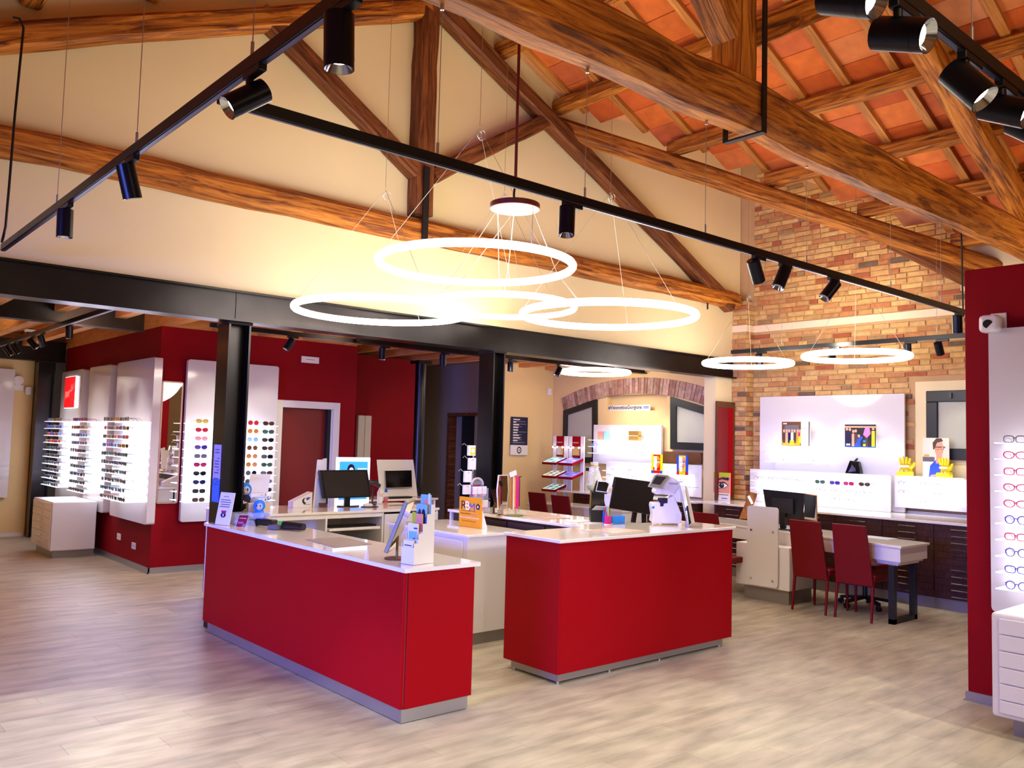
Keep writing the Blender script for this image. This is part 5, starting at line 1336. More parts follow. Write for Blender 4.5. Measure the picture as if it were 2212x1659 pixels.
# clear plastic box
p = at_z(516, 1133, CZ)
t = thing('clear_box', 'clear plastic box behind the small burgundy card holder', 'box', (p.x, p.y, CZ))
g = G(); q = Vector((p.x + .06, p.y - .02, CZ)); th = .003
g.box(q.x - .12, q.y - .09, CZ, q.x + .12, q.y + .09, CZ + th); 
for s_ in (-1, 1): g.box(q.x - .12, q.y + s_ * .09 - th, CZ, q.x + .12, q.y + s_ * .09, CZ + .10); g.box(q.x + s_ * .12 - th, q.y - .09, CZ, q.x + s_ * .12, q.y + .09, CZ + .10)
g.box(q.x - .122, q.y - .092, CZ + .10, q.x + .122, q.y + .092, CZ + .106)
g.obj('shell', M['acrylic'], t)
g = G(); 
for i in range(5): g.box(q.x - .10 + i * .04, q.y - .07, CZ + .004, q.x - .07 + i * .04, q.y + .06, CZ + .03 + .01 * (i % 3))
tag(g.obj('contents', M['plush_light'], t), kind='stuff')
# burgundy card holder
M['burgundy'] = mat('burgundy_card', (122, 16, 62), .4)
p = at_z(519, 1139, CZ)
t = thing('card_holder', 'small burgundy card in a clear stand on the left counter', 'card stand', tuple(p))
uu = Vector((.55, -.83, 0)).normalized(); board('', '', '', p + Vector((-.02, .04, .004)), uu, (ZA * .9 + uu.cross(ZA) * -.42), .085, .105, .006, 'burgundy', [(rect(.01, .075, .075, .078), 'white_ink'), (rect(.01, .04, .06, .043), 'plush_light'), (rect(.01, .03, .06, .033), 'plush_light')], parent=t, part='card')
g = G(); g.prism([(0, 0), (.09, 0), (.06, .06)], p + Vector((.0, -.02, .001)), (uu.cross(ZA) * -1), ZA, .085); g.obj('stand', M['acrylic'], t)
# payment terminals
t = thing('payment_terminal', 'black payment terminal with blue keys lying on the left counter', 'payment terminal', (3.3, 7.0, CZ))
p = at_z(575, 1137, CZ)
dvec = Vector((.35, -.93, 0)).normalized(); sv = Vector((-dvec.y, dvec.x, 0))
g = G(); g.obox(p + Vector((0, 0, .035)), dvec * .10, sv * .04, ZA * .028); g.obj('housing', M['black'], t, bevel=.008)
g = G(); g.obox(p + Vector((0, 0, .064)) - dvec * .05, dvec * .035, sv * .032, ZA * .002); g.obj('display', M['blue'], t)
g = G(); g.obox(p + Vector((0, 0, .03)) - dvec * .13, dvec * .05, sv * .045, ZA * .022); g.obj('cradle', M['navy'], t)
p2 = at_z(618, 1147, CZ) + Vector((.05, .06, 0))
t = thing('payment_terminal', 'second payment terminal with a long black body and a green key', 'payment terminal', tuple(p2))
g = G(); g.cyl(p2 + Vector((0, 0, .036)) - dvec * .05, p2 + Vector((0, 0, .036)) + dvec * .17, .036, .030, n=14); g.obj('housing', M['black'], t)
g = G(); g.obox(p2 + Vector((0, 0, .045)) - dvec * .075, dvec * .016, sv * .02, ZA * .024); g.obj('green_key', M['green_p'], t)
g = G(); g.obox(p2 + Vector((-.03, .0, .02)) - dvec * .10, dvec * .05, sv * .05, ZA * .016); g.obj('keypad', M['ink'], t)
# desk mats on both counters
M['mat_grey'] = mat('grey_desk_mat', (150, 136, 128), .45, var=.25, scale=40)
q4 = [at_z(*p, CZ) for p in ((660, 1166), (722, 1183), (804, 1176), (742, 1161))]
g = G(); g.add(q4 + [p + ZA * .004 for p in q4], [(3, 2, 1, 0), (4, 5, 6, 7), (0, 1, 5, 4), (1, 2, 6, 5), (2, 3, 7, 6), (3, 0, 4, 7)]); tag(g.obj('desk_mat', M['mat_grey']), 'printed grey desk mat on the left counter', 'mat')
q4 = [at_z(*p, 1.041) for p in ((1256, 1146), (1325, 1153), (1394, 1147), (1330, 1141))]
g = G(); g.add(q4 + [p + ZA * .004 for p in q4], [(3, 2, 1, 0), (4, 5, 6, 7), (0, 1, 5, 4), (1, 2, 6, 5), (2, 3, 7, 6), (3, 0, 4, 7)]); tag(g.obj('desk_mat', mat('pale_desk_mat', (206, 186, 172), .3, var=.2, scale=40)), 'pale printed desk mat on the right counter', 'mat')
# tilted counter mirror on a round base
pb = at_z(858, 1207, CZ)
t = thing('counter_mirror', 'tilted framed mirror on a round base on the left counter', 'mirror', tuple(pb))
g = G(); g.cyl(pb, pb + ZA * .008, .085, n=28); g.obj('base', M['rust'], t)
ctr = pb + Vector((.03, .03, .33)); axis = (ray(888, 1078) - ray(841, 1188)); 
tp, bt = EYE + ray(886, 1080) * ((pb - EYE).dot(FWD)), EYE + ray(842, 1188) * ((pb - EYE).dot(FWD))
lv = (tp - bt); lu = lv.normalized(); sidev = (RIGHT * .10 + FWD * .99).normalized(); sidev = (sidev - lu * sidev.dot(lu)).normalized(); nrm = lu.cross(sidev).normalized(); mc = (tp + bt) / 2
g = G(); g.obox(mc, lu * lv.length / 2, sidev * .13, nrm * .013); g.obj('frame', mat('pewter', (130, 128, 112), .35, metal=.6), t, bevel=.003)
for s_ in (-1, 1):
    g = G(); k = mc + nrm * s_ * .0137; pts = [k - lu * lv.length * .46 - sidev * .115, k + lu * lv.length * .46 - sidev * .115, k + lu * lv.length * .46 + sidev * .115, k - lu * lv.length * .46 + sidev * .115]
    g.add(pts, [(0, 1, 2, 3) if s_ > 0 else (3, 2, 1, 0)]); g.obj('mirror_face', M['mirror'], t)
g = G(); g.cyl(pb + Vector((.01, .02, .008)), Vector((pb.x + .01, pb.y + .02, mc.z)), .009, n=10); g.obj('rod', mat('bronze', (120, 96, 76), .35, metal=.8), t)
# brochure holder, five steps
p0, p1 = at_z(868, 1222, CZ), at_z(916, 1222, CZ)
t = thing('brochure_holder', 'white stepped brochure holder at the front corner of the left counter', 'brochure holder', tuple(p0))
ux = Vector((.22, .975, 0)); uy = Vector((.975, -.22, 0))     # ux: depth going back, uy: across
o = p0 + Vector((-.015, -.01, .001)); W_ = .115
ux = Vector((.985, .17, 0)).normalized(); uy = Vector((.17, -.985, 0)).normalized(); o = at_z(866, 1217, CZ) + ZA * .001
stp = [.135, .195, .255, .315, .375]; DP = .036
prof = [(0, 0), (DP * 5, 0), (DP * 5, stp[4])]
for i in range(4, 0, -1): prof += [(DP * i + .002, stp[i]), (DP * i + .002, stp[i - 1])]
prof += [(0, stp[0])]
for k in (0, W_ - .003):
    g = G(); g.prism(prof, o + uy * k, ux, ZA, .003) ; g.obj('side_panel', M['white'], t)
for i in range(5):
    g = G(); a = o + ux * (DP * i + .002) + uy * W_ / 2; g.obox(a + ZA * (stp[i] * .40), ux * .0015, uy * (W_ / 2 - .004), ZA * (stp[i] * .40)); g.obj('pocket_front', M['white'], t)
cov = [('paper', []), ('paper', [(rect(.01, .06, .085, .14), 'pale_blue'), (ell(.035, .05, .014, .03), 'brown_print'), (ell(.06, .06, .014, .04), 'navy'), (rect(.055, .155, .088, .165), 'blue')]),
       ('skin', [(rect(0, 0, .03, .2), 'lime'), (ell(.06, .14, .02, .018), 'salmon')]), ('pale_blue', [(ell(.03, .13, .014, .03), 'brown_print'), (ell(.065, .13, .016, .03), 'navy'), (rect(.05, .06, .088, .11), 'blue')]),
       ('pale_blue', [(ell(.055, .13, .03, .035), 'skin'), (rect(.07, 0, .088, .2), 'paper')])]
cnames = ['white leaflet in the lowest pocket of the brochure holder', 'leaflet with two figures on sky blue in the brochure holder', 'lime and skin coloured leaflet in the brochure holder', 'blue leaflet with two people in the brochure holder', 'leaflet with a face at the top of the brochure holder']
for i in range(5):
    a = o + ux * (DP * i + .006) + uy * .010 + ZA * (.06 * i + .006)
    pr = cov[i][1] if i else [(rect(.012, .11, .075, .116), 'navy'), (rect(.012, .095, .07, .101), 'navy'), (rect(.012, .02, .045, .028), 'navy')]
    board('leaflet', cnames[i], 'leaflet', a, uy, ZA, .088, .19 - (.045 if i == 0 else 0) + .0, .012, cov[i][0], pr, 'leaflets in the brochure holder')
# small clear price stand
p = at_z(788, 1207, CZ); g = G(); g.prism([(0, 0), (.03, 0), (.02, .075), (.012, .075)], p, RIGHT * 1.0, ZA, .05)
tag(g.obj('price_stand', M['lit_white'] if False else M['acrylic']), 'tiny clear stand on the left counter before the tilted mirror', 'stand')

# plush birds
def plush(loc, rz, label, s=1.0, plate=False):
    t = thing('plush_bird', label, 'soft toy', loc); t['own_origin'] = 1
    g = G(); g.ball((0, 0, .11), (.085, .075, .11), 16); g.obj('body', M['plush_dark'] if plate else M['plush_blue'], t)
    g = G(); g.ball((0, 0, .26), (.085, .08, .085), 18); hd = g.obj('head', M['plush_blue'], t)
    g = G(); g.ball((.02, -.055, .25), (.05, .035, .055), 14); g.obj('face', M['plush_light'], hd)
    for sx_ in (-.012, .045):
        g = G(); g.ball((sx_, -.088, .265), (.009, .006, .016), 10); g.obj('eye', M['black'], hd)
    g = G(); g.cyl((.018, -.085, .235), (.02, -.12, .228), .014, .002, n=8); g.obj('beak', M['yellow_p'], hd)
    for sx_ in (-1, 1):
        g = G(); g.ball((sx_ * .115, -.02, .13), (.06, .02, .035), 12, rot=Matrix.Rotation(-sx_ * .5, 3, 'Y')); g.obj('wing', M['plush_light'], t)
    for sx_ in (-.04, .04):
        g = G(); g.ball((sx_, -.06, .015), (.035, .05, .015), 10); g.obj('foot', M['yellow_p'], t)
    if plate:
        g = G(); g.lathe([(.0, .10), (.05, .10), (.075, .115), (.077, .112), (.05, .094), (0, .094)], (-.03, -.13, 0), 18); g.obj('plate', M['white'], t)
        for k in range(3):
            g = G(); g.ball((-.055 + .028 * k, -.13 + .012 * (k % 2), .122), .016, 10); g.obj('bun', M['gold'], t)
    t.location = loc; t.rotation_euler = (0, 0, rz); t.scale = (s, s, s)
    return t
p = at_z(528, 1124, CZ)
plush((3.40, 7.36, CZ), -.75, 'blue plush bird with pale wings behind the white paper sign', .62)
t = thing('toy_stand', 'dark stand carrying the upper plush bird behind the left counter', 'stand', (3.47, 7.85, 0))
g = G(); g.box(3.36, 7.74, 0, 3.58, 7.96, 1.02); g.obj('post', M['black'], t)
plush((3.47, 7.85, 1.021), -.5, 'blue plush bird holding a plate of buns in front of the steel column', .78, True)
# paper roll box behind the lower bird
t = thing('carton', 'beige carton behind the lower plush bird', 'box', (3.43, 7.46, CZ))
g = G(); g.box(3.33, 7.43, CZ, 3.54, 7.485, CZ + .18); g.obj('body', mat('beige_carton', (206, 190, 172), .7), t)
# carton stack and white board at the left end of the back desk
zb_ = BZ + .001
xs0, xs1 = at_y(541, 1100, 8.3).x, at_y(577, 1100, 8.3).x
hts = [at_y(560, y_, 8.3).z for y_ in (1108, 1097, 1086, 1076, 1065)]
for i in range(4):
    z0_, z1_ = zb_ + i * .052, zb_ + i * .052 + .050
    board('lens_carton', ['white carton with turquoise stripe, bottom of the stack on the back desk', 'white carton with turquoise stripe, second from the bottom of the stack', 'white carton with turquoise stripe, third in the stack on the back desk', 'white carton with turquoise stripe, top of the stack on the back desk'][i],
          'box', (xs0, 8.30, z0_), XA, ZA, xs1 - xs0, .050, .12, 'paper', [([(.0, .006), (.16, .006), (.16, .010), (.09, .019), (.0, .010)], 'teal_p') if False else (rect(.004, .006, xs1 - xs0 - .006, .014), 'pale_blue'), (rect(.10, .03, .13, .034), 'ink'), (ell(.155, .033, .008, .008, 10), 'ink')], 'white cartons in a stack')
q4 = [at_y(*p, 8.46) for p in ((533, 1062), (574, 1066), (585, 1024), (541, 1024))]
t = thing('white_board', 'blank white trapezoid board above the carton stack', 'board', (q4[0].x, 8.46, BZ))
q4[0].z = BZ + .003; q4[1].z = BZ + .003
g = G(); g.add(q4 + [p + YA * .006 for p in q4], [(0, 1, 2, 3), (7, 6, 5, 4), (1, 0, 4, 5), (2, 1, 5, 6), (3, 2, 6, 7), (0, 3, 7, 4)]); g.obj('board', M['white_matt'], t)
def bottle(name, label, p, prof, m, cap=None, capm=None, n=16, extra=None):
    t = thing(name, label, 'bottle', tuple(p)); g = G(); g.lathe(prof, p, n); g.obj('body', m, t)
    if cap: g = G(); g.lathe(cap, p, n); g.obj('cap', capm, t)
    return t
p = at_y(580, 1110, 8.26); p.z = zb_
bottle('soap_bottle', 'clear pump bottle beside the carton stack', p, [(0, 0), (.035, 0), (.035, .09), (.012, .13), (.012, .15), (0, .15)], M['acrylic'], [(0, .15), (.010, .15), (.010, .175), (0, .175)], M['white'])
p = Vector((at_y(528, 1030, 7.9).x, 7.98, 0)); 
t = bottle('sanitiser_bottle', 'clear bottle with dark blue cap beside the steel column', Vector((3.66, 8.36, zb_)), [(0, 0), (.035, 0), (.035, .30), (.02, .33), (0, .33)], M['acrylic'], [(0, .33), (.03, .33), (.03, .375), (0, .375)], M['navy'])
# ------------------------------------------------------------------ on the back desk
mp = at_z(747, 1093, zb_); my = mp.y - .05
t = thing('monitor', 'black monitor on the back desk facing the counter', 'monitor', (mp.x, my, zb_))
c_ = [at_y(*p, my) for p in ((700, 1077), (803, 1074), (794, 1015), (691, 1016))]
def quadslab(name, c, d, m, parent, bevel=0):
    g = G(); g.add(list(c) + [p + d for p in c], [(0, 1, 2, 3), (7, 6, 5, 4), (1, 0, 4, 5), (2, 1, 5, 6), (3, 2, 6, 7), (0, 3, 7, 4)]); return g.obj(name, m, parent, bevel)
quadslab('housing', c_, YA * .05, M['black'], t, .004)
ce = sum(c_, Vector()) / 4; ins = [ce + (p - ce) * .90 - YA * .002 for p in c_]; quadslab('screen', ins, YA * .001, M['screen'], t)
g = G(); g.box(mp.x - .035, my + .015, zb_ + .01, mp.x + .035, my + .04, ce.z); g.obj('stand_neck', M['black'], t)
g = G(); g.prism([(.14 * math.cos(a) + 0, .09 * math.sin(a)) for a in [2 * math.pi * i / 24 for i in range(24)]], (mp.x, my, zb_), XA, YA, .012); g.obj('stand_foot', M['black_gloss'], t)
# sun lens box with logo and tall white displays
p = at_z(655, 1096, zb_)
x0, x1 = at_y(633, 1090, p.y).x, at_y(674, 1090, p.y).x; zt_ = at_y(674, 1063, p.y).z; zl = at_y(633, 1084, p.y).z
t = thing('leaflet_box', 'white slanted box with a blue and black logo on the back desk', 'box', (x0, p.y, zb_))
g = G(); g.prism([(0, 0), (x1 - x0, 0), (x1 - x0, zt_ - zb_), (0, zl - zb_)], (x0, p.y + .12, zb_), XA, ZA, .12); g.obj('body', M['white_matt'], t)
g = G(); w_ = x1 - x0; h_ = zt_ - zb_
poly_on(g, (x0, p.y, zb_), XA, ZA, [(w_ * .62 + .035 * math.cos(a), h_ * .42 + .035 * math.sin(a)) for a in [math.radians(100 + 14 * i) for i in range(14)]] + [(w_ * .66 + .022 * math.cos(a), h_ * .46 + .024 * math.sin(a)) for a in [math.radians(282 - 14 * i) for i in range(14)]], 0, .001)
poly_on(g, (x0, p.y, zb_), XA, ZA, [(w_ * .72, h_ * .45), (w_ * .82, h_ * .52), (w_ * .92, h_ * .66), (w_ * .74, h_ * .66), (w_ * .66, h_ * .58)], 1, .0012)
poly_on(g, (x0, p.y, zb_), XA, ZA, rect(w_ * .55, h_ * .17, w_ * .9, h_ * .20), 2, .001)
tag(g.obj('print', [M['black_ink'], M['blue'], M['ink']], t), kind='stuff')
for i, (pxs, lab) in enumerate((((676, 684, 698, 695), 'tall white leaning display card left of the desk monitor, front one'), ((690, 697, 706, 705), 'tall white leaning display card left of the desk monitor, rear one'))):
    yy = p.y + .02 + i * .10
    a, b, c, d = at_y(676 + i * 10, 1092, yy), at_y(698 + i * 6, 1092, yy), at_y(698 + i * 8, 993 - i * 3, yy), at_y(686 + i * 12, 993 - i * 2, yy)
    a.z = b.z = zb_
    tt = thing('display_card', lab, 'display card', (a.x, yy, zb_)); quadslab('card', (a, b, c, d), YA * .012, M['white_matt'], tt)
    if i == 0:
        m1 = [a + (d - a) * .0 + (b - a) * .12 - YA * .001, b - (b - a) * .1 - YA * .001, b + (c - b) * .62 - (b - a) * .1 - YA * .001, a + (d - a) * .62 + (b - a) * .12 - YA * .001]
        quadslab('printed_face', m1, YA * .0005, M['plush_light'], tt)
# small dark name plate
p = at_z(690, 1096, zb_); uu = XA
t = thing('name_plate', 'small dark burgundy plate in front of the desk monitor', 'plate', tuple(p))
g = G(); g.prism([(0, 0), (.095, 0), (.09, .05), (0, .052)], p, XA, Vector((0, .35, .94)), -.004); g.obj('plate', mat('dark_burgundy', (66, 6, 26), .3), t)
g = G(); g.prism([(0, 0), (.05, 0), (.02, .045)], p + YA * .006, YA, ZA, .09); g.obj('foot', M['acrylic'], t)
# backlit poster
py = 9.09
x0, x1 = at_y(728, 1000, py).x, at_y(800, 1000, py).x; z1 = at_y(765, 988, py).z
t = thing('lit_poster', 'blue backlit poster with a dark-haired woman behind the desk monitor', 'poster', (x0, py, zb_))
g = G(); g.box(x0, py, zb_, x1, py + .03, z1); g.obj('frame', M['lit_white'], t, bevel=.004)
w_, h_ = x1 - x0, z1 - zb_
g = G(); poly_on(g, (x0, py, zb_), XA, ZA, rect(.035, .05, w_ - .035, h_ - .05), 0, .001); g.obj('picture', M['lit_poster'], t)
g = G()
fx = w_ * .42; fz = h_ - .155
for pts, k, l in ((ell(fx, fz, .055, .075), 0, .002), ([(fx - .05, fz - .02), (fx + .05, fz - .02), (fx + .07, fz - .12), (fx - .07, fz - .12)], 0, .0022), (ell(fx + .004, fz - .012, .032, .045), 1, .0026), ([(fx - .10, fz - .20), (fx + .11, fz - .20), (fx + .05, fz - .10), (fx - .05, fz - .10)], 1, .0028), (rect(fx - .03, fz - .008, fx + .035, fz + .006), 2, .003),
                  (rect(w_ * .62, fz + .01, w_ * .9, fz + .022), 1, .002), (rect(w_ * .62, fz - .02, w_ * .86, fz - .008), 1, .002)): poly_on(g, (x0, py, zb_), XA, ZA, pts, k, l)
tag(g.obj('print', [M['navy'], M['lit_white'], M['black_ink']], t), kind='stuff')
# barcode scanner on its stand
p = at_z(803, 1090, zb_)
t = thing('barcode_scanner', 'black barcode scanner on a thin stand beside the desk monitor', 'scanner', tuple(p))
g = G(); g.cyl(p, p + ZA * .012, .055, n=18); g.obj('base', M['black'], t)
k1 = at_y(806, 1058, p.y); k2 = at_y(797, 1043, p.y); k3 = at_y(819, 1045, p.y)
g = G(); g.tube([p + ZA * .01, (p + k1) / 2 + Vector((.006, 0, 0)), k1, k1 + ZA * .03], .009, n=8); g.obj('stand', M['black'], t)
g = G(); g.tube([k1 + Vector((-.05, 0, -.01)), k2 + Vector((-.01, 0, -.02)), k2 + Vector((.0, 0, .01)), (k2 + k3) / 2 + ZA * .012, k3 + Vector((0, -.02, -.03))], [.016, .022, .028, .03, .024], n=10); g.obj('head', mat('scanner_grey', (38, 44, 48), .35), t)
p = at_z(795, 1095, zb_); g = G(); g.ball(p + ZA * .018, (.065, .04, .026), 14); t = g.obj('mouse', M['white']); tag(t, 'white computer mouse on a blue pad beside the desk monitor', 'mouse')
g = G(); g.prism(ell(0, 0, .11, .08, 24), p + Vector((.02, 0, 0)), XA, YA, .005); tag(g.obj('mouse_pad', M['navy']), 'dark blue mouse pad on the back desk', 'mouse pad')
p = at_z(820, 1088, zb_)
t = bottle('spray_bottle', 'white spray bottle with red squares on the back desk', p, [(0, 0), (.032, 0), (.034, .02), (.034, .14), (.014, .18), (.014, .19), (0, .19)], M['white'], [(0, .19), (.015, .19), (.012, .24), (0, .245)], M['white_matt'])
g = G()
for a, b in ((-.012, .11), (.006, .11), (-.012, .09), (.006, .09)): poly_on(g, p, XA, ZA, rect(a, b, a + .010, b + .010), 0, .0355)
tag(g.obj('print', M['red_p'], t), kind='stuff')
p = at_z(833, 1086, zb_)
t = bottle('cleaner_bottle', 'small clear bottle of red liquid with a blue cap', p, [(0, .0), (.03, 0), (.03, .115), (.018, .13), (0, .13)], M['acrylic'], [(0, .13), (.018, .13), (.018, .17), (0, .17)], M['blue'])
g = G(); g.lathe([(0, .004), (.027, .004), (.027, .062), (0, .062)], p, 16); g.obj('liquid', M['red_p'], t)
for i, x in enumerate((.30, .48)):
    g = G(); a = Vector((c_[0].x + x * 1.05, my + .16, zb_)); g.box(a.x, a.y, zb_, a.x + .10, a.y + .09, zb_ + .07)
    tag(g.obj('clear_tray', M['acrylic']), ['clear tray under the desk monitor, left one', 'clear tray under the desk monitor, right one'][i], 'tray')
# tilted white board with built-in screen, keyboard
by = 9.45; zb2_ = .981
t = thing('measuring_board', 'white tilted board with a built-in black screen on the side desk', 'screen', (6.0, by, zb2_))
P_ = [at_y(*p, by) for p in ((822, 1084), (902, 1083), (893, 993), (815, 993))]
P_[0].z = P_[1].z = zb2_
ce = sum(P_, Vector()) / 4
quadslab('board', P_, YA * .02, M['white_matt'], t, .004)
S_ = [at_y(*p, by - .03) for p in ((834, 1056), (890, 1054), (889, 1016), (832, 1017))]
quadslab('screen_housing', S_, YA * .029, M['alu'], t); S2 = [p + ZA * (.014 if i < 2 else 0) - YA * .001 for i, p in enumerate(S_)]; quadslab('screen', S2, YA * .0008, M['black_gloss'], t)
g = G(); g.box(P_[1].x - .02, by + .02, zb2_, P_[1].x + .03, by + .2, zb2_ + .10); g.obj('rear_support', M['black'], t)
g = G(); a, b = at_y(838, 1090, 9.25), at_y(888, 1088, 9.25); g.box(a.x, 9.22, zb2_, b.x, 9.34, zb2_ + .022); tag(g.obj('keyboard', M['black']), 'black keyboard before the tilted screen board', 'keyboard')
# printer under the desk, wall cover, notice plate
t = thing('printer', 'black and white printer on the floor under the back desk', 'printer', (5.1, 8.5, 0))
xa_, xb_ = xd[1] + .10, xd[2] - .16
g = G(); g.box(xa_, 8.30, .062, xb_, 8.80, .50); g.obj('housing', M['white'], t, bevel=.01)
g = G(); g.box(xa_, 8.29, .50, xb_, 8.80, .58); g.obj('lid', M['black'], t, bevel=.01)
a, b = at_y(651, 769, 10.975), at_y(688, 786, 10.975)
board('wall_plate', 'small white plate high on the red front wall', 'plate', (a.x, 10.962, b.z), XA, ZA, b.x - a.x, a.z - b.z, .016, 'white_matt', [(rect(.01, .01, b.x - a.x - .01, a.z - b.z - .01), 'paper'), (rect(.07, .045, b.x - a.x - .07, .052), 'ink')])
yc_ = 12.08; a, b = at_y(771, 897, yc_), at_y(796, 1003, yc_)
t = thing('cable_duct', 'tall white two-part cover on the further red wall', 'wall cover', (a.x, yc_, b.z - .3))
for k in (0, 1):
    g = G(); w_ = (b.x - a.x) / 2; g.box(a.x + k * w_ + .002, yc_ - .05, .9, a.x + (k + 1) * w_ - .002, yc_ + .019, a.z); g.obj('cover', M['white_matt'], t, bevel=.006)

# ------------------------------------------------------------------ orange sign on the drawer unit
a_, b_ = at_z(991, 1136, MZ), at_z(1039, 1143, MZ)
u_ = (b_ - a_); W_ = u_.length; u_.normalize(); h_ = .275
t = board('orange_sign', 'orange insurance sign with blue lettering on the drawer unit', 'sign', a_ + ZA * .002, u_, ZA, W_, h_, .010, 'orange_p', [])
nn = u_.cross(ZA); of = a_ + ZA * .002 + nn * .0012
k = W_ / .245
text('R', 'lettering', of + u_ * (.015 * k) + ZA * .160, u_, ZA, .115, M['navy'], t, sx=.95 * k)
text('B', 'lettering', of + u_ * (.063 * k) + ZA * .158 + nn * .001, u_, ZA, .115, M['white_ink'], t, sx=.9 * k)
text('M', 'lettering', of + u_ * (.105 * k) + ZA * .152 + nn * .0005, u_, ZA, .105, M['blue'], t, sx=.9 * k)
g = G()
for i in range(5):
    a = math.pi / 2 + i * 2 * math.pi / 5; poly_on(g, of, u_, ZA, ell(.207 * k + .018 * math.cos(a), .195 + .018 * math.sin(a), .0125, .0125, 12), 0, .0004)
poly_on(g, of, u_, ZA, [(.207 * k + (.016 if i % 2 == 0 else .006) * math.cos(math.pi / 2 + i * math.pi / 5), .195 + (.016 if i % 2 == 0 else .006) * math.sin(math.pi / 2 + i * math.pi / 5)) for i in range(10)], 1, .0012)
poly_on(g, of, u_, ZA, rect(.018 * k, .146, .190 * k, .149), 0, .0004)
tag(g.obj('emblem', [M['navy'], M['white_ink']], t), kind='stuff')
text('Assicurazione', 'lettering', of + u_ * (.016 * k) + ZA * .116, u_, ZA, .026, M['brown_print'], t, sx=.78 * k)
text('Salute', 'lettering', of + u_ * (.137 * k) + ZA * .114, u_, ZA, .026, mat('lilac_ink', (176, 120, 170), .6), t, sx=.75 * k)
text('Siamo i tuoi Assicuratori Convenzionati', 'lettering', of + u_ * (.008 * k) + ZA * .082, u_, ZA, .019, M['white_ink'], t, sx=.70 * k)
text('Puoi Sentirti rimborsato', 'lettering', of + u_ * (.035 * k) + ZA * .050, u_, ZA, .020, M['brown_print'], t, sx=.78 * k)
g = G(); g.prism([(0, 0), (.07, 0), (.01, .16), (0, .16)], a_ - nn * .012 + u_ * (W_ * .92) + ZA * .001, -nn, ZA, .02); g.obj('foot', M['white'], t)

# ------------------------------------------------------------------ on the dark wood desk
ZD = LZ + .001
p = at_z(1022, 1106, ZD); p = Vector((5.47, 6.90, ZD))
rx = at_y(1022, 1000, p.y)
t = thing('hook_rack', 'wire rack with white gift cards on hooks before the dark doorway', 'card rack', (rx.x, p.y, ZD))
g = G(); zt_ = at_y(1022, 965, p.y).z; g.cyl((rx.x, p.y, ZD), (rx.x, p.y, zt_), .005, n=8); g.obj('pole', M['chrome'], t)
g = G(); g.cyl((rx.x, p.y, ZD), (rx.x, p.y, ZD + .01), .06, n=18); g.obj('base', M['black'], t)
fc = [(1013, 962, 984), (1014, 989, 1014), (1005, 1017, 1041), (1003, 1047, 1067)]
for i, (cx_, y0, y1) in enumerate(fc):
    hz = at_y(1022, y0 + 6, p.y).z
    g = G(); xl_ = at_y(cx_ - 20, y0, p.y).x
    g.tube([(rx.x, p.y, hz), (rx.x - .04, p.y - .02, hz), (xl_ + .04, p.y - .05, hz + .03), (xl_ + .01, p.y - .06, hz + .05), (xl_ - .02, p.y - .07, hz + .03)], .003, n=5); g.obj('hook', M['chrome'], t)
    za, zb__ = at_y(cx_, y0, p.y).z, at_y(cx_, y1, p.y).z; xc = at_y(cx_, y0, p.y).x
    board('gift_card', ['yellow-fronted gift card bag on the top hook', 'white gift card on the second hook', 'white gift card on the third hook', 'white gift card on the lowest hook'][i], 'gift card', (xc - .045, p.y - .06, zb__), XA, ZA, .085, za - zb__, .03, 'paper',
          [(rect(.02, .01, .08, (za - zb__) * .8), 'yellow_p'), (ell(.05, .05, .022, .022), 'white_ink')] if i == 0 else [(rect(.03, (za - zb__) * .82, .055, (za - zb__) * .86), 'ink')], 'gift cards on the hook rack')
p = Vector((5.55, 6.62, ZD)); a, b = at_y(1026, 1080, p.y), at_y(1056, 1080, p.y)
t = thing('card_dispenser', 'clear arched dispenser with white cards beside the hook rack', 'dispenser', (p.x, p.y, ZD))
w_ = b.x - a.x; zt_ = at_y(1040, 1032, p.y).z; zs = at_y(1040, 1048, p.y).z
prof = [(0, 0), (w_, 0), (w_, zs - ZD)] + [(w_ / 2 + w_ / 2 * math.cos(t_), zs - ZD + (zt_ - zs) * math.sin(t_)) for t_ in [math.pi * i / 12 for i in range(1, 12)]] + [(0, zs - ZD)]
g = G(); g.prism(prof, (a.x, p.y + .09, ZD), XA, ZA, .005); g.obj('back', M['acrylic'], t)
g = G(); arc = [(a.x + w_ / 2 + w_ * .40 * math.cos(t_), p.y + .08, zs + (zt_ - zs) * .85 * math.sin(t_)) for t_ in [math.pi * i / 12 for i in range(13)]]; g.tube(arc, .012, n=6); g.obj('arch', mat('grey_acrylic', (176, 166, 164), .3), t)
for i, z in enumerate((ZD + .09, ZD + .22)):
    g = G(); g.box(a.x, p.y - .02 + i * .03, z - .085, b.x, p.y + .0 + i * .03, z + .02); g.box(a.x, p.y - .02, z - .088, b.x, p.y + .09, z - .084); g.obj('tray', M['acrylic'], t)
    for k_ in range(3):
        cw_ = w_ / 3; g = G(); g.box(a.x + k_ * cw_ + .004, p.y + .005 + i * .03, z - .04, a.x + (k_ + 1) * cw_ - .004, p.y + .015 + i * .03, z + .035); g.obj('card', M['paper'], t)
    g = G(); 
    for k_ in range(5): g.ball((a.x + .02 + k_ * w_ / 5, p.y + .03 + i * .03, z - .05), .016, 8, m=k_ % 3)
    tag(g.obj('samples', [M['magenta'], M['orange_p'], M['navy']], t), kind='stuff')
g = G(); poly_on(g, (a.x, p.y + .085, zs - .05), XA, ZA, rect(w_ * .2, .02, w_ * .8, .05), 0, .0); g.obj('label_strip', M['magenta'], t)
p = Vector((5.62, 6.50, ZD)); p.x = at_y(1069, 1100, 6.5).x
t = thing('fragrance_diffuser', 'small dark bottle with reed sticks beside the white-framed mirror', 'diffuser', tuple(p))
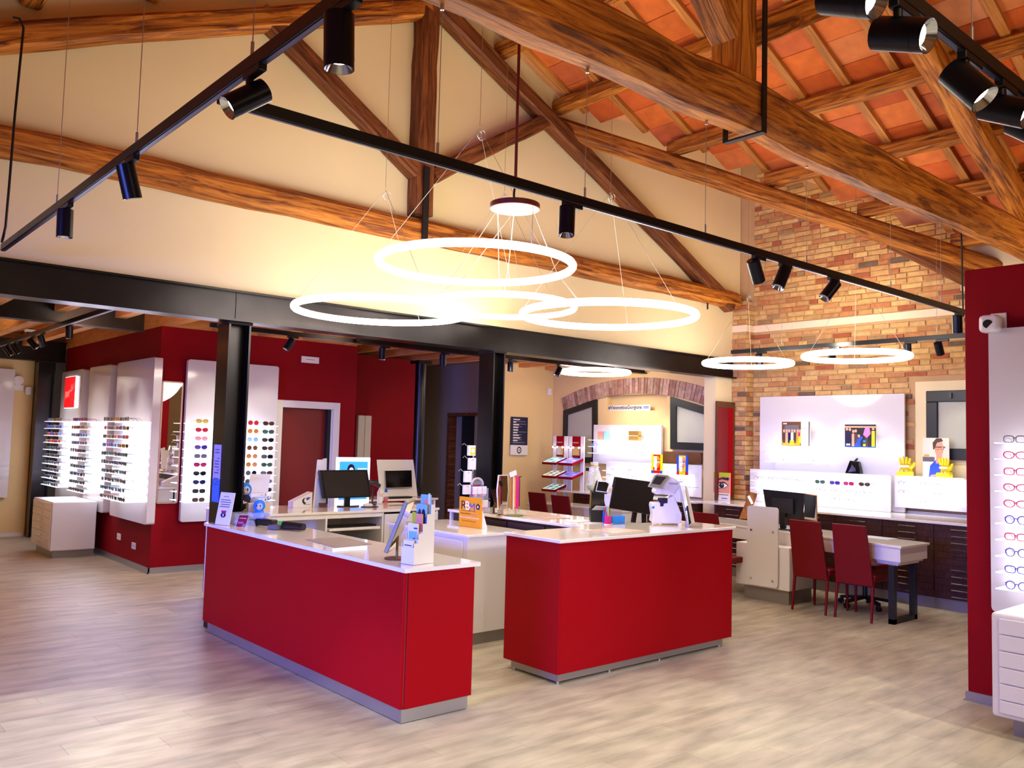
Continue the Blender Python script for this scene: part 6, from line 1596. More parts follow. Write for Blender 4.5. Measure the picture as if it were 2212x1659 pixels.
g = G(); g.lathe([(0, 0), (.022, 0), (.022, .07), (.010, .09), (.010, .105), (0, .105)], p, 12); g.obj('bottle', M['brown_print'], t)
g = G(); g.box(p.x - .018, p.y - .0235, ZD + .008, p.x + .018, p.y - .021, ZD + .055); g.obj('label', M['paper'], t)
for k_ in range(4):
    g = G(); g.cyl(p + ZA * .08, p + Vector((-.05 + .025 * k_, .01, .24)), .0015, n=4); g.obj('reed', M['rust'], t)
p = Vector((5.62, 6.30, ZD)); a, b = at_y(1073, 1090, p.y), at_y(1098, 1090, p.y); zt_ = at_y(1085, 1026, p.y).z; zb3 = at_y(1085, 1100, p.y).z
t = thing('counter_mirror', 'white-framed mirror with a dark tag on the dark wood desk', 'mirror', ((a.x + b.x) / 2, p.y, ZD))
w_ = b.x - a.x; h_ = zt_ - zb3
sh_p = [(w_ * .12, 0), (w_ * .88, 0), (w_, h_ * .55), (w_ * .9, h_), (w_ * .1, h_), (0, h_ * .55)]
g = G(); g.prism(sh_p, (a.x, p.y + .012, zb3), XA, ZA, .012); g.obj('frame', M['white'], t)
g = G(); poly_on(g, (a.x, p.y, zb3), XA, ZA, [(w_ / 2 + (q - w_ / 2) * .88, h_ / 2 + (r_ - h_ / 2) * .96) for q, r_ in sh_p], 0, .001); g.obj('mirror_face', M['mirror'], t)
g = G(); g.cyl(((a.x + b.x) / 2, p.y, ZD), ((a.x + b.x) / 2, p.y, zb3 + .01), .012, n=10); g.cyl(((a.x + b.x) / 2, p.y, ZD), ((a.x + b.x) / 2, p.y, ZD + .006), .06, n=20); g.obj('foot', M['chrome'], t)
g = G(); poly_on(g, (a.x, p.y - .003, zb3), XA, ZA, [(w_ * .08, h_ * .80), (w_ * .25, h_ * .84), (w_ * .48, h_ * .72), (w_ * .30, h_ * .66)], 0, .001); g.obj('tag', M['black'], t)
p = Vector((5.78, 6.18, ZD)); p.x = at_y(1113, 1090, p.y).x; zt_ = at_y(1110, 1030, p.y).z
t = thing('scarf_stand', 'stand with hanging eyewear cords in magenta and ochre', 'cord stand', tuple(p))
g = G(); g.cyl(p, (p.x, p.y, zt_ + .02), .006, n=8); g.obj('pole', M['gold'], t)
g = G(); g.bar((p.x - .09, p.y, zt_), (p.x + .07, p.y, zt_), .008, .008); g.obj('crossbar', M['chrome'], t)
g = G(); g.prism(ell(0, 0, .09, .06, 20), p, XA, YA, .012); g.obj('base', mat('moss_base', (112, 118, 40), .7), t)
for i, (dx, k_, L_) in enumerate(((-.075, 'gold', .30), (-.058, 'gold', .31), (-.04, 'paper', .30), (-.022, 'orange_p', .29), (-.006, 'magenta', .30), (.008, 'magenta', .30), (.020, 'magenta', .29), (.034, 'brown_print', .28))):
    g = G(); g.tube([(p.x + dx, p.y - .006, zt_ + .004), (p.x + dx, p.y - .014, zt_ - .02), (p.x + dx + .004, p.y - .014, zt_ - L_)], .008, n=6)
    g.obj('cord', M[k_] if k_ != 'gold' else mat('ochre_cord', (170, 112, 40), .8), t)
g = G(); g.obox(Vector((p.x - .055, p.y - .02, zt_ + .03)), Vector((.04, 0, .012)), Vector((0, .004, 0)), Vector((-.006, 0, .022))); g.obj('tag_card', M['paper'], t)
q4 = [at_z(*p_, ZD) for p_ in ((1128, 1113), (1178, 1122), (1232, 1120), (1180, 1111))]
quad = [Vector(v) for v in q4]
g = G(); g.add(quad + [v + ZA * .004 for v in quad], [(3, 2, 1, 0), (4, 5, 6, 7), (0, 1, 5, 4), (1, 2, 6, 5), (2, 3, 7, 6), (3, 0, 4, 7)]); tag(g.obj('desk_mat', mat('rose_mat', (190, 160, 146), .4, var=.2, scale=40)), 'rose-grey desk mat on the dark wood desk', 'mat')
p = at_z(1253, 1127, ZD); g = G(); g.box(p.x - .11, p.y - .08, ZD, p.x + .11, p.y + .08, ZD + .012); tag(g.obj('papers', M['paper']), 'small stack of papers beside the black instrument', 'papers')
# black eye instrument
p = at_z(1287, 1130, ZD); p = Vector((5.66, 5.36, ZD))
fw_ = (FWD * Vector((1, 1, 0))).normalized(); rt_ = Vector((RIGHT.x, RIGHT.y, 0)).normalized()
dist = (p - EYE).dot(FWD); k = dist / F_PX
o = EYE + ray(1288, 1130) * dist; o.z = ZD
def im(px_, py_, back=0.0):
    return EYE + ray(px_, py_) * dist + fw_ * back
t = thing('eye_instrument', 'black eye-measuring instrument with white screen rim on the dark wood desk', 'instrument', tuple(o))
def slabpoly(name, pts, back0, back1, m, parent, bevel=0):
    A_ = [im(x, y, back0) for x, y in pts]; B2 = [im(x, y, back1) for x, y in pts]; n = len(pts); g = G()
    g.add(A_ + B2, [tuple(range(n))[::-1] if False else tuple(range(n)), tuple(range(2 * n - 1, n - 1, -1))] + [(i, n + i, n + (i + 1) % n, (i + 1) % n) for i in range(n)])
    return g.obj(name, m, parent, bevel)
g = G(); g.prism(ell(0, 0, .13, .10, 24), o + fw_ * .08, XA, YA, .006); g.obj('foot', M['white'], t)
slabpoly('lower_body', [(1276, 1129), (1306, 1129), (1307, 1101), (1276, 1099)], .0, .16, M['black'], t, .006)
slabpoly('middle_body', [(1277, 1099), (1307, 1101), (1308, 1066), (1300, 1058), (1279, 1062)], .02, .20, M['black_gloss'], t, .006)
slabpoly('chin_rest', [(1278, 1101), (1309, 1102), (1309, 1094), (1287, 1092)], -.03, .02, M['alu'], t, .003)
slabpoly('upper_head', [(1281, 1065), (1311, 1067), (1317, 1044), (1312, 1040), (1290, 1038)], -.02, .07, M['black'], t, .006)
slabpoly('screen_rim', [(1286, 1061), (1313, 1064), (1318, 1043), (1310, 1038.5), (1291, 1037.5)], -.030, -.020, M['white'], t, .002)
slabpoly('screen', [(1287.5, 1059), (1309, 1062), (1314, 1045), (1308, 1041), (1292, 1040)], -.034, -.030, M['black_gloss'], t)
slabpoly('side_shield', [(1305, 1066), (1324, 1052), (1316, 1098), (1309, 1094), (1305, 1083)], .02, .05, M['white'], t, .003)
# pen cup, blue box, pens
p = at_z(1313, 1132, 1.041)
t = thing('pen_cup', 'magenta pen cup on the right counter', 'pen cup', tuple(p))
g = G(); g.box(p.x - .022, p.y - .022, p.z, p.x + .022, p.y + .022, p.z + .07); g.obj('cup', M['magenta'], t)
for i, (dx, k_, ln) in enumerate(((-.014, 'red_p', .15), (.0, 'pale_blue', .16), (.010, 'lime', .14), (.015, 'navy', .13))):
    g = G(); a = p + Vector((dx, .0, .06)); g.cyl(a, a + Vector((dx * 1.2, .012, ln - .06)), .005, n=8)
    tag(g.obj('pen', M[k_]), ['red pen in the magenta cup', 'pale blue pen in the magenta cup', 'lime marker in the magenta cup', 'dark pen in the magenta cup'][i], 'pen', 'pens in the magenta cup')
g = G(); a = at_z(1303, 1131, 1.041); g.cyl(a + ZA * .008, a + Vector((.02, .01, .11)), .009, .012, n=10); tag(g.obj('marker', M['blue']), 'blue marker leaning beside the magenta cup', 'pen')
p = at_z(1321, 1131, 1.041); g = G(); g.obox(p + Vector((.055, -.02, .035)), Vector((.066, -.02, 0)), Vector((.006, .02, 0)), ZA * .034); t = g.obj('blue_box', M['cyan'], bevel=.006); tag(t, 'bright blue case on the right counter beside the pen cup', 'case')
# white instrument with grey screen
dist = (Vector((6.0, 4.93, 1.1)) - EYE).dot(FWD)
o = im(1437, 1130); o.z = 1.041
t = thing('eye_instrument', 'white eye-measuring instrument with grey tilted screen on the right counter', 'instrument', tuple(o))
slabpoly('base_body', [(1408, 1128), (1418, 1131.5), (1472, 1131), (1473, 1112), (1462, 1084), (1458, 1070), (1440, 1078), (1437, 1086), (1409, 1086), (1408, 1094), (1411, 1112)], .0, .17, M['white'], t, .008)
slabpoly('arm', [(1458, 1072), (1462, 1084), (1473, 1086), (1468, 1052), (1456, 1042), (1440, 1040), (1420, 1050), (1413, 1062), (1416, 1068), (1444, 1068)], .0, .17, M['white'], t, .008)
slabpoly('head_top', [(1416, 1058), (1440, 1060), (1456, 1066), (1468, 1052), (1463, 1036), (1440, 1026), (1420, 1028)], -.01, .14, M['white_gloss'], t, .008)
slabpoly('screen_case', [(1398, 1051), (1425, 1056), (1444, 1029), (1441, 1026), (1416, 1023), (1412, 1025)], -.045, -.012, M['alu'], t, .006)
slabpoly('screen', [(1406, 1044), (1424, 1047), (1437, 1030), (1416, 1028)], -.048, -.045, M['screen'], t)
slabpoly('lens_block', [(1423, 1076), (1442, 1076), (1442, 1087), (1434, 1087), (1433, 1094), (1426, 1094), (1426, 1085), (1423, 1084)], -.004, .06, M['navy'], t, .003)
g = G(); a = im(1411, 1096, -.001); g.cyl(a, a - fw_ * .003, .012, n=16); g.obj('round_logo', M['cyan'], t)
slabpoly('side_hatch', [(1459, 1109), (1472, 1109), (1472, 1126), (1459, 1126)], -.002, .0, M['white_matt'], t)
text('VISIONIX', 'lettering', im(1444, 1046, -.014), rt_, ZA, .022, M['ink'], t)
# mirror standing beside it
dist = (Vector((6.05, 4.66, 1.1)) - EYE).dot(FWD)
o = im(1489, 1139); o.z = 1.041
t = thing('counter_mirror', 'leaning frameless mirror at the right end of the right counter', 'mirror', tuple(o))
A_ = [im(1488, 1138.5), im(1500, 1136, .12), im(1481, 1040, .12), im(1466.5, 1040)]; A_[0].z = max(1.042, A_[0].z); A_[1].z = max(1.042, A_[1].z)
nv = (A_[1] - A_[0]).cross(A_[3] - A_[0]).normalized() * -.012
quadslab('board', A_, nv, M['alu'], t); ce = sum(A_, Vector()) / 4; quadslab('mirror_face', [ce + (p_ - ce) * .93 - nv.normalized() * .002 for p_ in A_], nv * .05, M['mirror'], t)
g = G(); g.add([im(1490, 1138, .10), im(1510, 1133, .20), im(1494, 1055, .20), im(1486, 1050, .14), ] + [p_ + rt_ * .006 for p_ in (im(1490, 1138, .10), im(1510, 1133, .20), im(1494, 1055, .20), im(1486, 1050, .14))], [(0, 1, 2, 3), (7, 6, 5, 4), (1, 0, 4, 5), (2, 1, 5, 6), (3, 2, 6, 7), (0, 3, 7, 4)]); g.obj('rear_support', M['white'], t)

# ------------------------------------------------------------------ sample stands under the left arch window, vase, posters
def stand(y0, y1, xs, label, key, n_tray):
    t = thing('sample_stand', label, 'display stand', (xs, (y0 + y1) / 2, .8 if n_tray == 3 else .931))
    zb3 = .93
    zb3 = 0 if n_tray == 3 else .931
    g = G(); g.box(xs, y0, zb3, xs + .02, y0 + .085, 1.86); g.obj('post', M['white'], t); g = G(); g.box(xs, y1 - .085, zb3, xs + .02, y1, 1.86); g.obj('post', M['white'], t)
    g = G(); g.box(xs - .005, y0 + .09, 1.50, xs + .012, y1 - .09, 1.86); g.obj('red_header', M['red_lam'], t)
    text('TRANSITIONS', 'lettering', (xs - .007, y1 - .10, 1.74), -YA, ZA, .030, M['white_ink'], t, sx=.75)
    g = G(); g.box(xs - .008, y0 + .10, 1.53, xs - .005, y1 - .10, 1.68); g.obj('mirror', M['mirror'], t)
    for y in (y0 + .06, y1 - .06):
        g = G(); g.cyl((xs, y, 1.68), (xs - .05, y, 1.67), .008, n=8); lp = g.obj('arm_lamp', M['chrome'], t); g = G(); g.ball((xs - .06, y, 1.665), .016, 10); g.obj('bulb', M['lens'], lp)
    for i in range(n_tray):
        z = 1.42 - i * .235
        g = G(); c0 = Vector((xs - .13, (y0 + y1) / 2, z)); g.obox(c0, Vector((.14, 0, .045)), Vector((0, (y1 - y0) * .48, 0)), Vector((-.006, 0, .02))); tr = g.obj('tray', M['red_lam'], t, bevel=.004)
        g = G(); nn_ = Vector((-.045, 0, .14)).normalized(); g.obox(c0 + nn_ * .0215, Vector((.14, 0, .045)) * .9, Vector((0, (y1 - y0) * .44, 0)), nn_ * .0012); g.obj('lit_face', mat(f'lit_face_{key}_{i}', [(150, 215, 215), (205, 215, 190), (160, 210, 200)][i] if key == 'a' else (130, 110, 220), .3, emit=[(150, 220, 220), (215, 225, 195), (170, 215, 205)][i] if key == 'a' else (130, 110, 235), es=.9), tr)
        g = G()
        for q in range(6): g.obox(c0 + nn_ * .0232 + Vector((.14, 0, .045)) * (-.6 + .6 * (q % 3)) + YA * (y1 - y0) * (.2 if q < 3 else -.2), Vector((.14, 0, .045)) * .2, YA * (y1 - y0) * .12, nn_ * .0005, m=q % 2)
        tag(g.obj('samples', [M['white_ink'], M['pale_blue']], tr), kind='stuff')
XS = 10.62
yy = lambda p_: at_x(p_, 950, XS).y
stand(yy(1226), yy(1195), XS, 'red and white lens sample stand with trays, nearer the yellow wall', 'a', 3)
stand(yy(1262), yy(1229), XS, 'red and white lens sample stand with violet lit trays, right one', 'b', 2)
# vase with flowers
p = at_x(1283, 1065, 10.62); p.z = .931
t = thing('vase', 'big clear glass vase with white flowers beside the sample stands', 'vase', tuple(p))
g = G(); g.lathe([(.06, 0), (.13, .06), (.15, .16), (.10, .32), (.06, .44), (.075, .50), (.070, .50), (.055, .44), (.094, .32), (.143, .16), (.124, .065), (.05, .008), (0, .008)], p, 20); g.obj('glass', M['acrylic'], t)
g = G(); g.lathe([(0, .01), (.10, .03), (.125, .10), (0, .12)], p, 14); g.obj('moss', mat('moss', (140, 160, 70), .9, var=.4, scale=40), t)
for i in range(6):
    a = i * 1.1; g = G(); b = p + Vector((.03 * math.cos(a), .03 * math.sin(a), .1)); e = p + Vector((.05 * math.cos(a), .07 * math.sin(a), .24 + .035 * i)); g.tube([b, (b + e) / 2 + Vector((.01, 0, 0)), e], .004, n=5); sm = g.obj('stem', M['lime'], t)
    g = G(); g.ball(e, (.02, .02, .013), 8); g.obj('flower', M['white'], sm)
g = G(); g.tube([p + Vector((.062 * math.cos(a), .062 * math.sin(a), .45)) for a in [2 * math.pi * i / 16 for i in range(16)]], .010, n=6, closed=True); g.obj('ribbon', M['gold'], t)
# poster leaning with red loop next to the vase
p = at_x(1268, 1025, 10.80); board('leaflet_board', 'pale card with a red loop drawing behind the glass vase', 'card', (10.85, p.y + .10, .931), -YA, ZA, .20, .40, .006, 'paper', [(rect(.02, .33, .10, .39), 'navy'), ([(.09 + .03 * math.cos(a), .19 + .07 * math.sin(a)) for a in [2 * math.pi * i / 14 for i in range(14)]], 'red_p'), (ell(.09, .20, .018, .05), 'paper')])
# boxes on the upper arch panel
zA = 1.807
def yb(p_): return at_x(p_, 940, AP - .12).y
for lab, p0_, p1_, h_, k_ in (('salmon box on the top shelf of the upper arch panel', 1294, 1305, .15, 'salmon'), ('pale blue bottle box beside the salmon box', 1307, 1313, .155, 'pale_blue'), ('gold gift box on the top shelf of the upper arch panel', 1361, 1382, .16, 'gold')):
    g = G(); g.box(AP - .16, yb(p1_), zA, AP - .08, yb(p0_), zA + h_); o_ = g.obj('gift_box', M[k_], bevel=.003); tag(o_, lab, 'box')
    if k_ == 'gold':
        g = G(); g.box(AP - .163, yb(p1_), zA + h_ * .48, AP - .077, yb(p0_), zA + h_ * .54); g.obj('band', M['white'], o_)
# two colour-block face posters
def face_poster(p0_, p1_, z0_, z1_, x, label, side, bottom, hair, tone):
    y0_, y1_ = at_x(p0_, 1000, x).y, at_x(p1_, 1000, x).y; w_ = y0_ - y1_; h_ = z1_ - z0_
    P = lambda a: [(q * w_, r_ * h_) for q, r_ in a]
    board('face_poster', label, 'poster', (x, y0_, z0_), -YA, ZA, w_, h_, .01, side,
          [(P(rect(.18, .16, .80, .98)), hair), (P(rect(.20, .33, .52, .90)), 'white_ink'), (P([(.5, .30), (.62, .30), (.80, .55), (.78, .80), (.62, .92), (.5, .92)]), tone), (P(rect(.30, .16, .50, .34)), 'white_ink'), (P(rect(.20, .64, .48, .655)), 'black_ink'), (P(rect(.52, .66, .78, .69)), 'black_ink'), (P(ell(.62, .61, .10, .05, 12)), 'white_ink'), (P(ell(.62, .62, .04, .035, 10)), 'black_ink'),
           (P([(.50, .42), (.60, .40), (.62, .43), (.50, .44)]), 'red_p'), (P(rect(.36, .42, .50, .435)), 'black_ink'), (P(rect(0, 0, .22, .15)), bottom[0]), (P(rect(.22, 0, .78, .15)), bottom[1]), (P(rect(.78, 0, 1, .15)), bottom[2])], 'colour block face posters')
face_poster(1407, 1431, 1.296, 1.60, 10.72, 'yellow-edged poster with a red and white half face', 'yellow_p', ('blue', 'red_p', 'blue'), 'red_p', 'orange_p')
face_poster(1462, 1486, 1.296, 1.60, 10.72, 'blue-edged poster with a pink and white half face', 'blue', ('red_p', 'yellow_p', 'red_p'), 'yellow_p', 'skin')
a, b = at_x(1434, 975, 11.0), at_x(1515, 1003, 11.0); g = G(); g.box(10.99, b.y, b.z, 11.03, a.y, a.z); tag(g.obj('rusty_board', M['rust']), 'rust-brown board behind the two face posters under the arch', 'board')
# text strip in the niche
t = board('text_strip', 'white strip with black hashtag lettering in the niche of the arch', 'sign', (XB + .02, at_x(1313, 880, XB).y, nz_0 + .002), -YA, ZA, at_x(1313, 880, XB).y - at_x(1403, 880, XB).y, .095, .01, 'white_matt', [])
ys_ = at_x(1313, 880, XB).y; wd_ = ys_ - at_x(1385, 880, XB).y
o_ = text('#VisionotticaGiorgione', 'lettering', (XB + .0185, ys_, nz_0 + .030), -YA, ZA, .088, M['black_ink'], t, bold=.022)
dims = o_.dimensions.y if False else max(v.co.y for v in o_.data.vertices) - min(v.co.y for v in o_.data.vertices)
for v in o_.data.vertices: v.co.y = ys_ + (v.co.y - ys_) * wd_ / dims
g = G(); poly_on(g, (XB + .0195, ys_ - wd_ - .03, nz_0 + .035), -YA, ZA, rect(0, 0, .12, .012), 0, .0); poly_on(g, (XB + .0195, ys_ - wd_ - .03, nz_0 + .055), -YA, ZA, rect(0, 0, .12, .014), 0, .0); tag(g.obj('blue_print', M['blue'], t), kind='stuff')
# blue oval banner, eye poster, framed red panel
p = at_x(1534, 1080, 10.62); 
t = thing('oval_banner', 'blue rounded banner with white vertical lettering beside the pier', 'banner', (10.80, 7.80, .931))
y_c = at_x(1535, 1020, 10.80).y
g = G(); g.prism([(a * .9, b) for a, b in [(-.085 + q, r_) for q, r_ in rrect(.17, .36, .08, 6)]], (10.80, y_c, 1.16), -YA, ZA, -.012); g.obj('upper_oval', M['blue'], t)
g = G(); g.prism(ell(0, .10, .10, .10, 24), (10.80, y_c + .03, .932), -YA, ZA, -.012); g.obj('lower_disc', M['blue'], t)
text('visionottica', 'lettering', (10.785, y_c - .035, 1.19), ZA, YA, .055, M['white_ink'], t)
g = G(); poly_on(g, (10.798, y_c + .03, .932), -YA, ZA, rect(-.07, .09, .07, .13), 0, .002); g.obj('white_band', M['white_ink'], t)
a, b, c = at_x(1543, 1020, 10.45), at_x(1581, 1022, 10.45), at_x(1537, 1081, 10.45)
y_l, y_r = at_x(1541, 1050, 10.45).y, at_x(1577, 1050, 10.45).y; w_ = y_l - y_r; h_ = a.z - .973
P = lambda s_: [(q * w_, r_ * h_) for q, r_ in s_]
t = board('eye_poster', 'poster with a big eye and lime green top on the worktop by the pier', 'poster', (10.45, y_l, .973), -YA, ZA, w_, h_, .012, 'skin',
      [(P(rect(0, .86, 1, 1)), 'lime'), (P([(.05, .62), (.2, .76), (.55, .84), (.95, .82), (.9, .72), (.5, .76), (.2, .68)]), 'brown_print'), (P([(.12, .52), (.35, .66), (.65, .68), (.92, .56), (.7, .45), (.35, .43)]), 'brown_print'), (P([(.17, .51), (.38, .61), (.65, .62), (.86, .55), (.68, .47), (.36, .455)]), 'white_ink'), (P(ell(.5, .54, .16, .085)), 'screen'), (P(ell(.5, .55, .06, .035)), 'black_ink'), (P(ell(.52, .58, .03, .018)), 'white_ink'), (P(rect(0, 0, 1, .27)), 'paper'), (P(rect(.08, .20, .92, .225)), 'brown_print'), (P(rect(.06, .08, .22, .16)), 'lime'), (P(rect(.5, .07, .85, .10)), 'blue'), (P(ell(.86, .80, .07, .035)), 'navy')])
fx0, fx1 = at_y(1548, 950, 7.44).x, at_y(1597, 950, 7.44).x; fz1 = at_y(1570, 868, 7.44).z
t = thing('framed_panel', 'tall dark red panel in a rusty frame leaning at the pier', 'panel', ((fx0 + fx1) / 2, 7.44, .973))
g = G(); g.box(fx0, 7.43, .974, 10.845, 7.47, fz1); g.obj('frame', M['rust'], t, bevel=.003)
g = G(); xm_ = at_y(1574, 900, 7.42).x; xk_ = at_y(1584, 900, 7.42).x; g.box(fx0 + .01, 7.424, 1.02, xm_, 7.430, fz1 - .09); g.obj('dark_field', M['red_door'], t)
g = G(); g.box(xm_, 7.420, 1.02, xk_, 7.430, fz1 - .09); g.obj('red_strip', M['red_lam'], t)
# hours sign on the yellow wall
a, b = at_y(1105, 900, YF - .03), at_y(1139, 962, YF - .03); w_ = b.x - a.x; h_ = a.z - b.z; zlo = at_y(1120, 983, YF - .03).z; hh = b.z - zlo
t = thing('opening_sign', 'dark blue sign with white lines over a white plate on the yellow wall', 'sign', (a.x, YF - .03, zlo))
pr = []
for i in range(9):
    z = h_ - .055 - i * (h_ - .07) / 9.2
    pr += [(rect(.045, z, .045 + [.16, .07, .14, .12, .12, .10, .14, .17, .11][i], z + .018), 'paper'), (rect(.05, z - .028, .05 + [.27, .28, .18, .10, .28, .18, .18, .19, .26][i] * w_ / .36, z - .020), 'alu')]
board('', '', '', (a.x, YF - .03, b.z), XA, ZA, w_, h_, .02, 'navy', pr, parent=t, part='blue_board')
board('', '', '', (a.x - .01, YF - .045, zlo), XA, ZA, w_ + .01, hh, .03, 'white_matt', [(ell(w_ * .5, hh * .5, .055, .062, 20), 'black_ink'), (ell(w_ * .5, hh * .5, .034, .040, 18), 'paper'), (ell(w_ * .5, hh * .5, .013, .016, 12), 'black_ink')], parent=t, part='white_plate')

# ------------------------------------------------------------------ photos, bag, yellow hands on the brick wall side
def people(pos, y_l, y_r, z0_, z1_, x, label, kind):
    w_ = y_l - y_r; h_ = z1_ - z0_; P = lambda s_: [(q * w_, r_ * h_) for q, r_ in s_]
    if kind == 0:
        pr = [(P(rect(.0, 0, .70, 1)), 'rust'), (P(rect(.1, .15, .62, .86)), 'ink'), (P(rect(.02, .02, .66, .2)), 'orange_p')]
        for i, (cx, k_) in enumerate(((.08, 'brown_print'), (.18, 'skin'), (.27, 'navy'), (.38, 'paper'), (.47, 'brown_print'), (.58, 'orange_p'), (.66, 'lime'))):
            pr += [(P(rect(cx - .045, .12, cx + .045, .55)), k_), (P(ell(cx, .62, .035, .07)), 'skin')]
        pr += [(P(rect(.30, .03, .45, .22)), 'yellow_p'), (P(rect(.60, .4, .67, .55)), 'magenta'), (P(rect(.70, 0, .97, 1)), 'white_ink'), (P(rect(.97, 0, 1, 1)), 'black_ink')]
        for i, z in enumerate((.74, .46, .30, .16)): pr += [(P(ell(.78, z, .05, .045, 10)), 'crimson_i' if False else ('magenta' if i == 0 else 'ink')), (P(ell(.88, z, .05, .045, 10)), 'magenta' if i == 0 else 'ink'), (P(ell(.78, z, .038, .033, 10)), 'white_ink'), (P(ell(.88, z, .038, .033, 10)), 'white_ink')]
        pr += [(P(ell(.09, .92, .03, .03, 10)), 'white_ink'), (P(ell(.16, .92, .03, .03, 10)), 'white_ink')]
    else:
        pr = [(P(rect(0, 0, 1, 1)), 'black_ink'), (P(rect(0, .86, 1, .93)), 'skin')]
        for cx, k_, hz in ((.07, 'navy', .8), (.17, 'navy', .78), (.28, 'skin', .7), (.36, 'brown_print', .72), (.46, 'blue', .5), (.70, 'brown_print', .75), (.92, 'yellow_p', .82)):
            pr += [(P(rect(cx - .05, .05, cx + .05, hz - .10)), k_), (P(ell(cx, hz, .04, .07)), 'skin')]
        pr += [(P([(.60, .55), (.66, .85), (.80, .88), (.84, .60), (.72, .42)]), 'pink_p'), (P([(.30, .05), (.52, .50), (.60, .45), (.42, .05)]), 'blue'), (P(rect(.0, 0, 1, .04)), 'blue'), (P(ell(.08, .12, .03, .045, 10)), 'white_ink'), (P(ell(.15, .12, .03, .045, 10)), 'white_ink'), (P(rect(.60, .06, .68, .16)), 'lime'), (P(rect(.60, .22, .68, .32)), 'cyan')]
    return board('photo_board', label, 'photo', (x, y_l, z0_), -YA, ZA, w_, h_, .02, 'paper', pr)
M['pink_p'] = mat('pink_print', (226, 120, 180), .5)
xx = BP - .14
people(0, at_x(1689, 935, xx).y, at_x(1749, 935, xx).y, 1.785, at_x(1700, 911, xx).z, xx, 'photo board of a group with spectacles column on the top shelf, left', 0)
people(1, at_x(1825, 935, xx).y, at_x(1892, 935, xx).y, 1.785, at_x(1850, 917, xx).z, xx, 'photo board of a group with a pink shirt on the top shelf, right', 1)
y_l, y_r = at_x(1824, 1010, xx).y, at_x(1856, 1010, xx).y; z0_ = 1.441
t = thing('gift_bag', 'glossy black bag with silver glints standing on the lower panel', 'bag', (LP - .0, (y_l + y_r) / 2, z0_))
g = G(); w_ = y_l - y_r
g.hexa([(LP + .0, y_r, z0_), (LP + .10, y_r, z0_), (LP + .10, y_l, z0_), (LP + .0, y_l, z0_), (LP + .03, y_r + .02, z0_ + .16), (LP + .07, y_r + .02, z0_ + .16), (LP + .07, y_l - .05, z0_ + .17), (LP + .03, y_l - .05, z0_ + .17)]); g.obj('bag_body', M['black_gloss'], t, bevel=.006)
g = G(); g.tube([(LP + .05, (y_l + y_r) / 2 - .01, z0_ + .16), (LP + .05, (y_l + y_r) / 2 - .05, z0_ + .20)], .014, n=8); g.obj('handle_knot', M['black'], t)
g = G(); poly_on(g, (LP - .004, y_l, z0_), -YA, ZA, [(.05, .02), (.16, .03), (.15, .07), (.10, .12), (.08, .07)], 0, .0); g.obj('silver_patch', M['chrome'], t)  # irregular silver shape laid on the bag front
# boy photo on the children's panel
xx = KP + .02; y_l, y_r = at_x(1994, 980, xx).y, at_x(2051, 980, xx).y; z1_ = at_x(2020, 946, xx).z; z0_ = 1.436; w_ = y_l - y_r; h_ = z1_ - z0_
P = lambda s_: [(q * w_, r_ * h_) for q, r_ in s_]
board('photo_board', 'photo of a boy with glasses and blue shirt above the children panel', 'photo', (KP + .012, y_l, z0_), -YA, ZA, w_, h_, .012, mat('pale_photo', (232, 204, 186), .5),
      [(P(rect(0, .40, .45, .52)), 'ink'), (P(rect(.05, .53, .25, .58)), 'orange_p'), (P([(.22, .0), (.28, .30), (.52, .46), (.80, .45), (.97, .36), (.92, 0)]), 'blue'), (P([(.50, .36), (.52, .62), (.74, .60), (.72, .40), (.62, .36)]), 'skin'), (P(ell(.62, .74, .17, .21)), 'skin'), (P([(.40, .70), (.38, .88), (.52, .99), (.72, .99), (.78, .92), (.55, .88), (.45, .72)]), 'brown_print'), (P(rect(.47, .76, .86, .785)), 'brown_print'), (P(ell(.56, .735, .07, .04, 12)), 'brown_print'), (P(ell(.75, .745, .07, .04, 12)), 'brown_print'), (P(ell(.56, .735, .055, .03, 12)), 'skin'), (P(ell(.75, .745, .055, .03, 12)), 'skin'), (P([(.3, .02), (.3, .06), (.6, .10), (.7, .05)]), 'skin')])
def hand(y_c, z0_, label, rot):
    t = thing('hand_display', label, 'display hand', (KP - .12, y_c, z0_)); t['own_origin'] = 1
    g = G(); g.box(-.03, -.075, 0, .03, .075, .045); g.obj('base', M['yellow_p'], t, bevel=.012, seg=2)
    g = G(); g.prism([(-.05, .04), (.05, .04), (.058, .10), (.045, .125), (-.045, .125), (-.055, .09)], (.014, 0, 0), YA, ZA, .028) ; g.obj('palm', M['yellow_p'], t, bevel=.008)
    for i, (y, L_, a) in enumerate(((.040, .055, .22), (.014, .066, .07), (-.013, .062, -.07), (-.038, .050, -.2))):
        b = Vector((0, y, .115)); g = G(); e = b + Vector((0, math.sin(a) * L_, math.cos(a) * L_)); g.tube([b, (b + e) / 2, e, e + (e - b).normalized() * .006], [.0125, .0125, .0115, .006], n=8); g.obj('finger', M['yellow_p'], t)
    g = G(); b = Vector((0, -.048, .075)); e = b + Vector((0, -.045, .05)); g.tube([b, (b + e) / 2 + Vector((0, -.006, -.004)), e, e + Vector((0, -.004, .006))], [.015, .0145, .013, .006], n=8); g.obj('thumb', M['yellow_p'], t)
    g = G(); g.box(-.017, -.045, .082, -.0145, .045, .10); g.obj('logo_strip', M['white_ink'], t)
    t.location = (KP - .12, y_c, z0_); t.rotation_euler = (0, 0, rot); t.scale = (1.2, 1.3, 1.3)
    eyewear('square', 'tortoise', None, (KP - .155, y_c, z0_ + .046), '-x', ('brown glasses before the left yellow hand' if rot == 0 else 'brown glasses before the yellow hand under the boy photo'), 'glasses on the yellow hands', rot, .85)
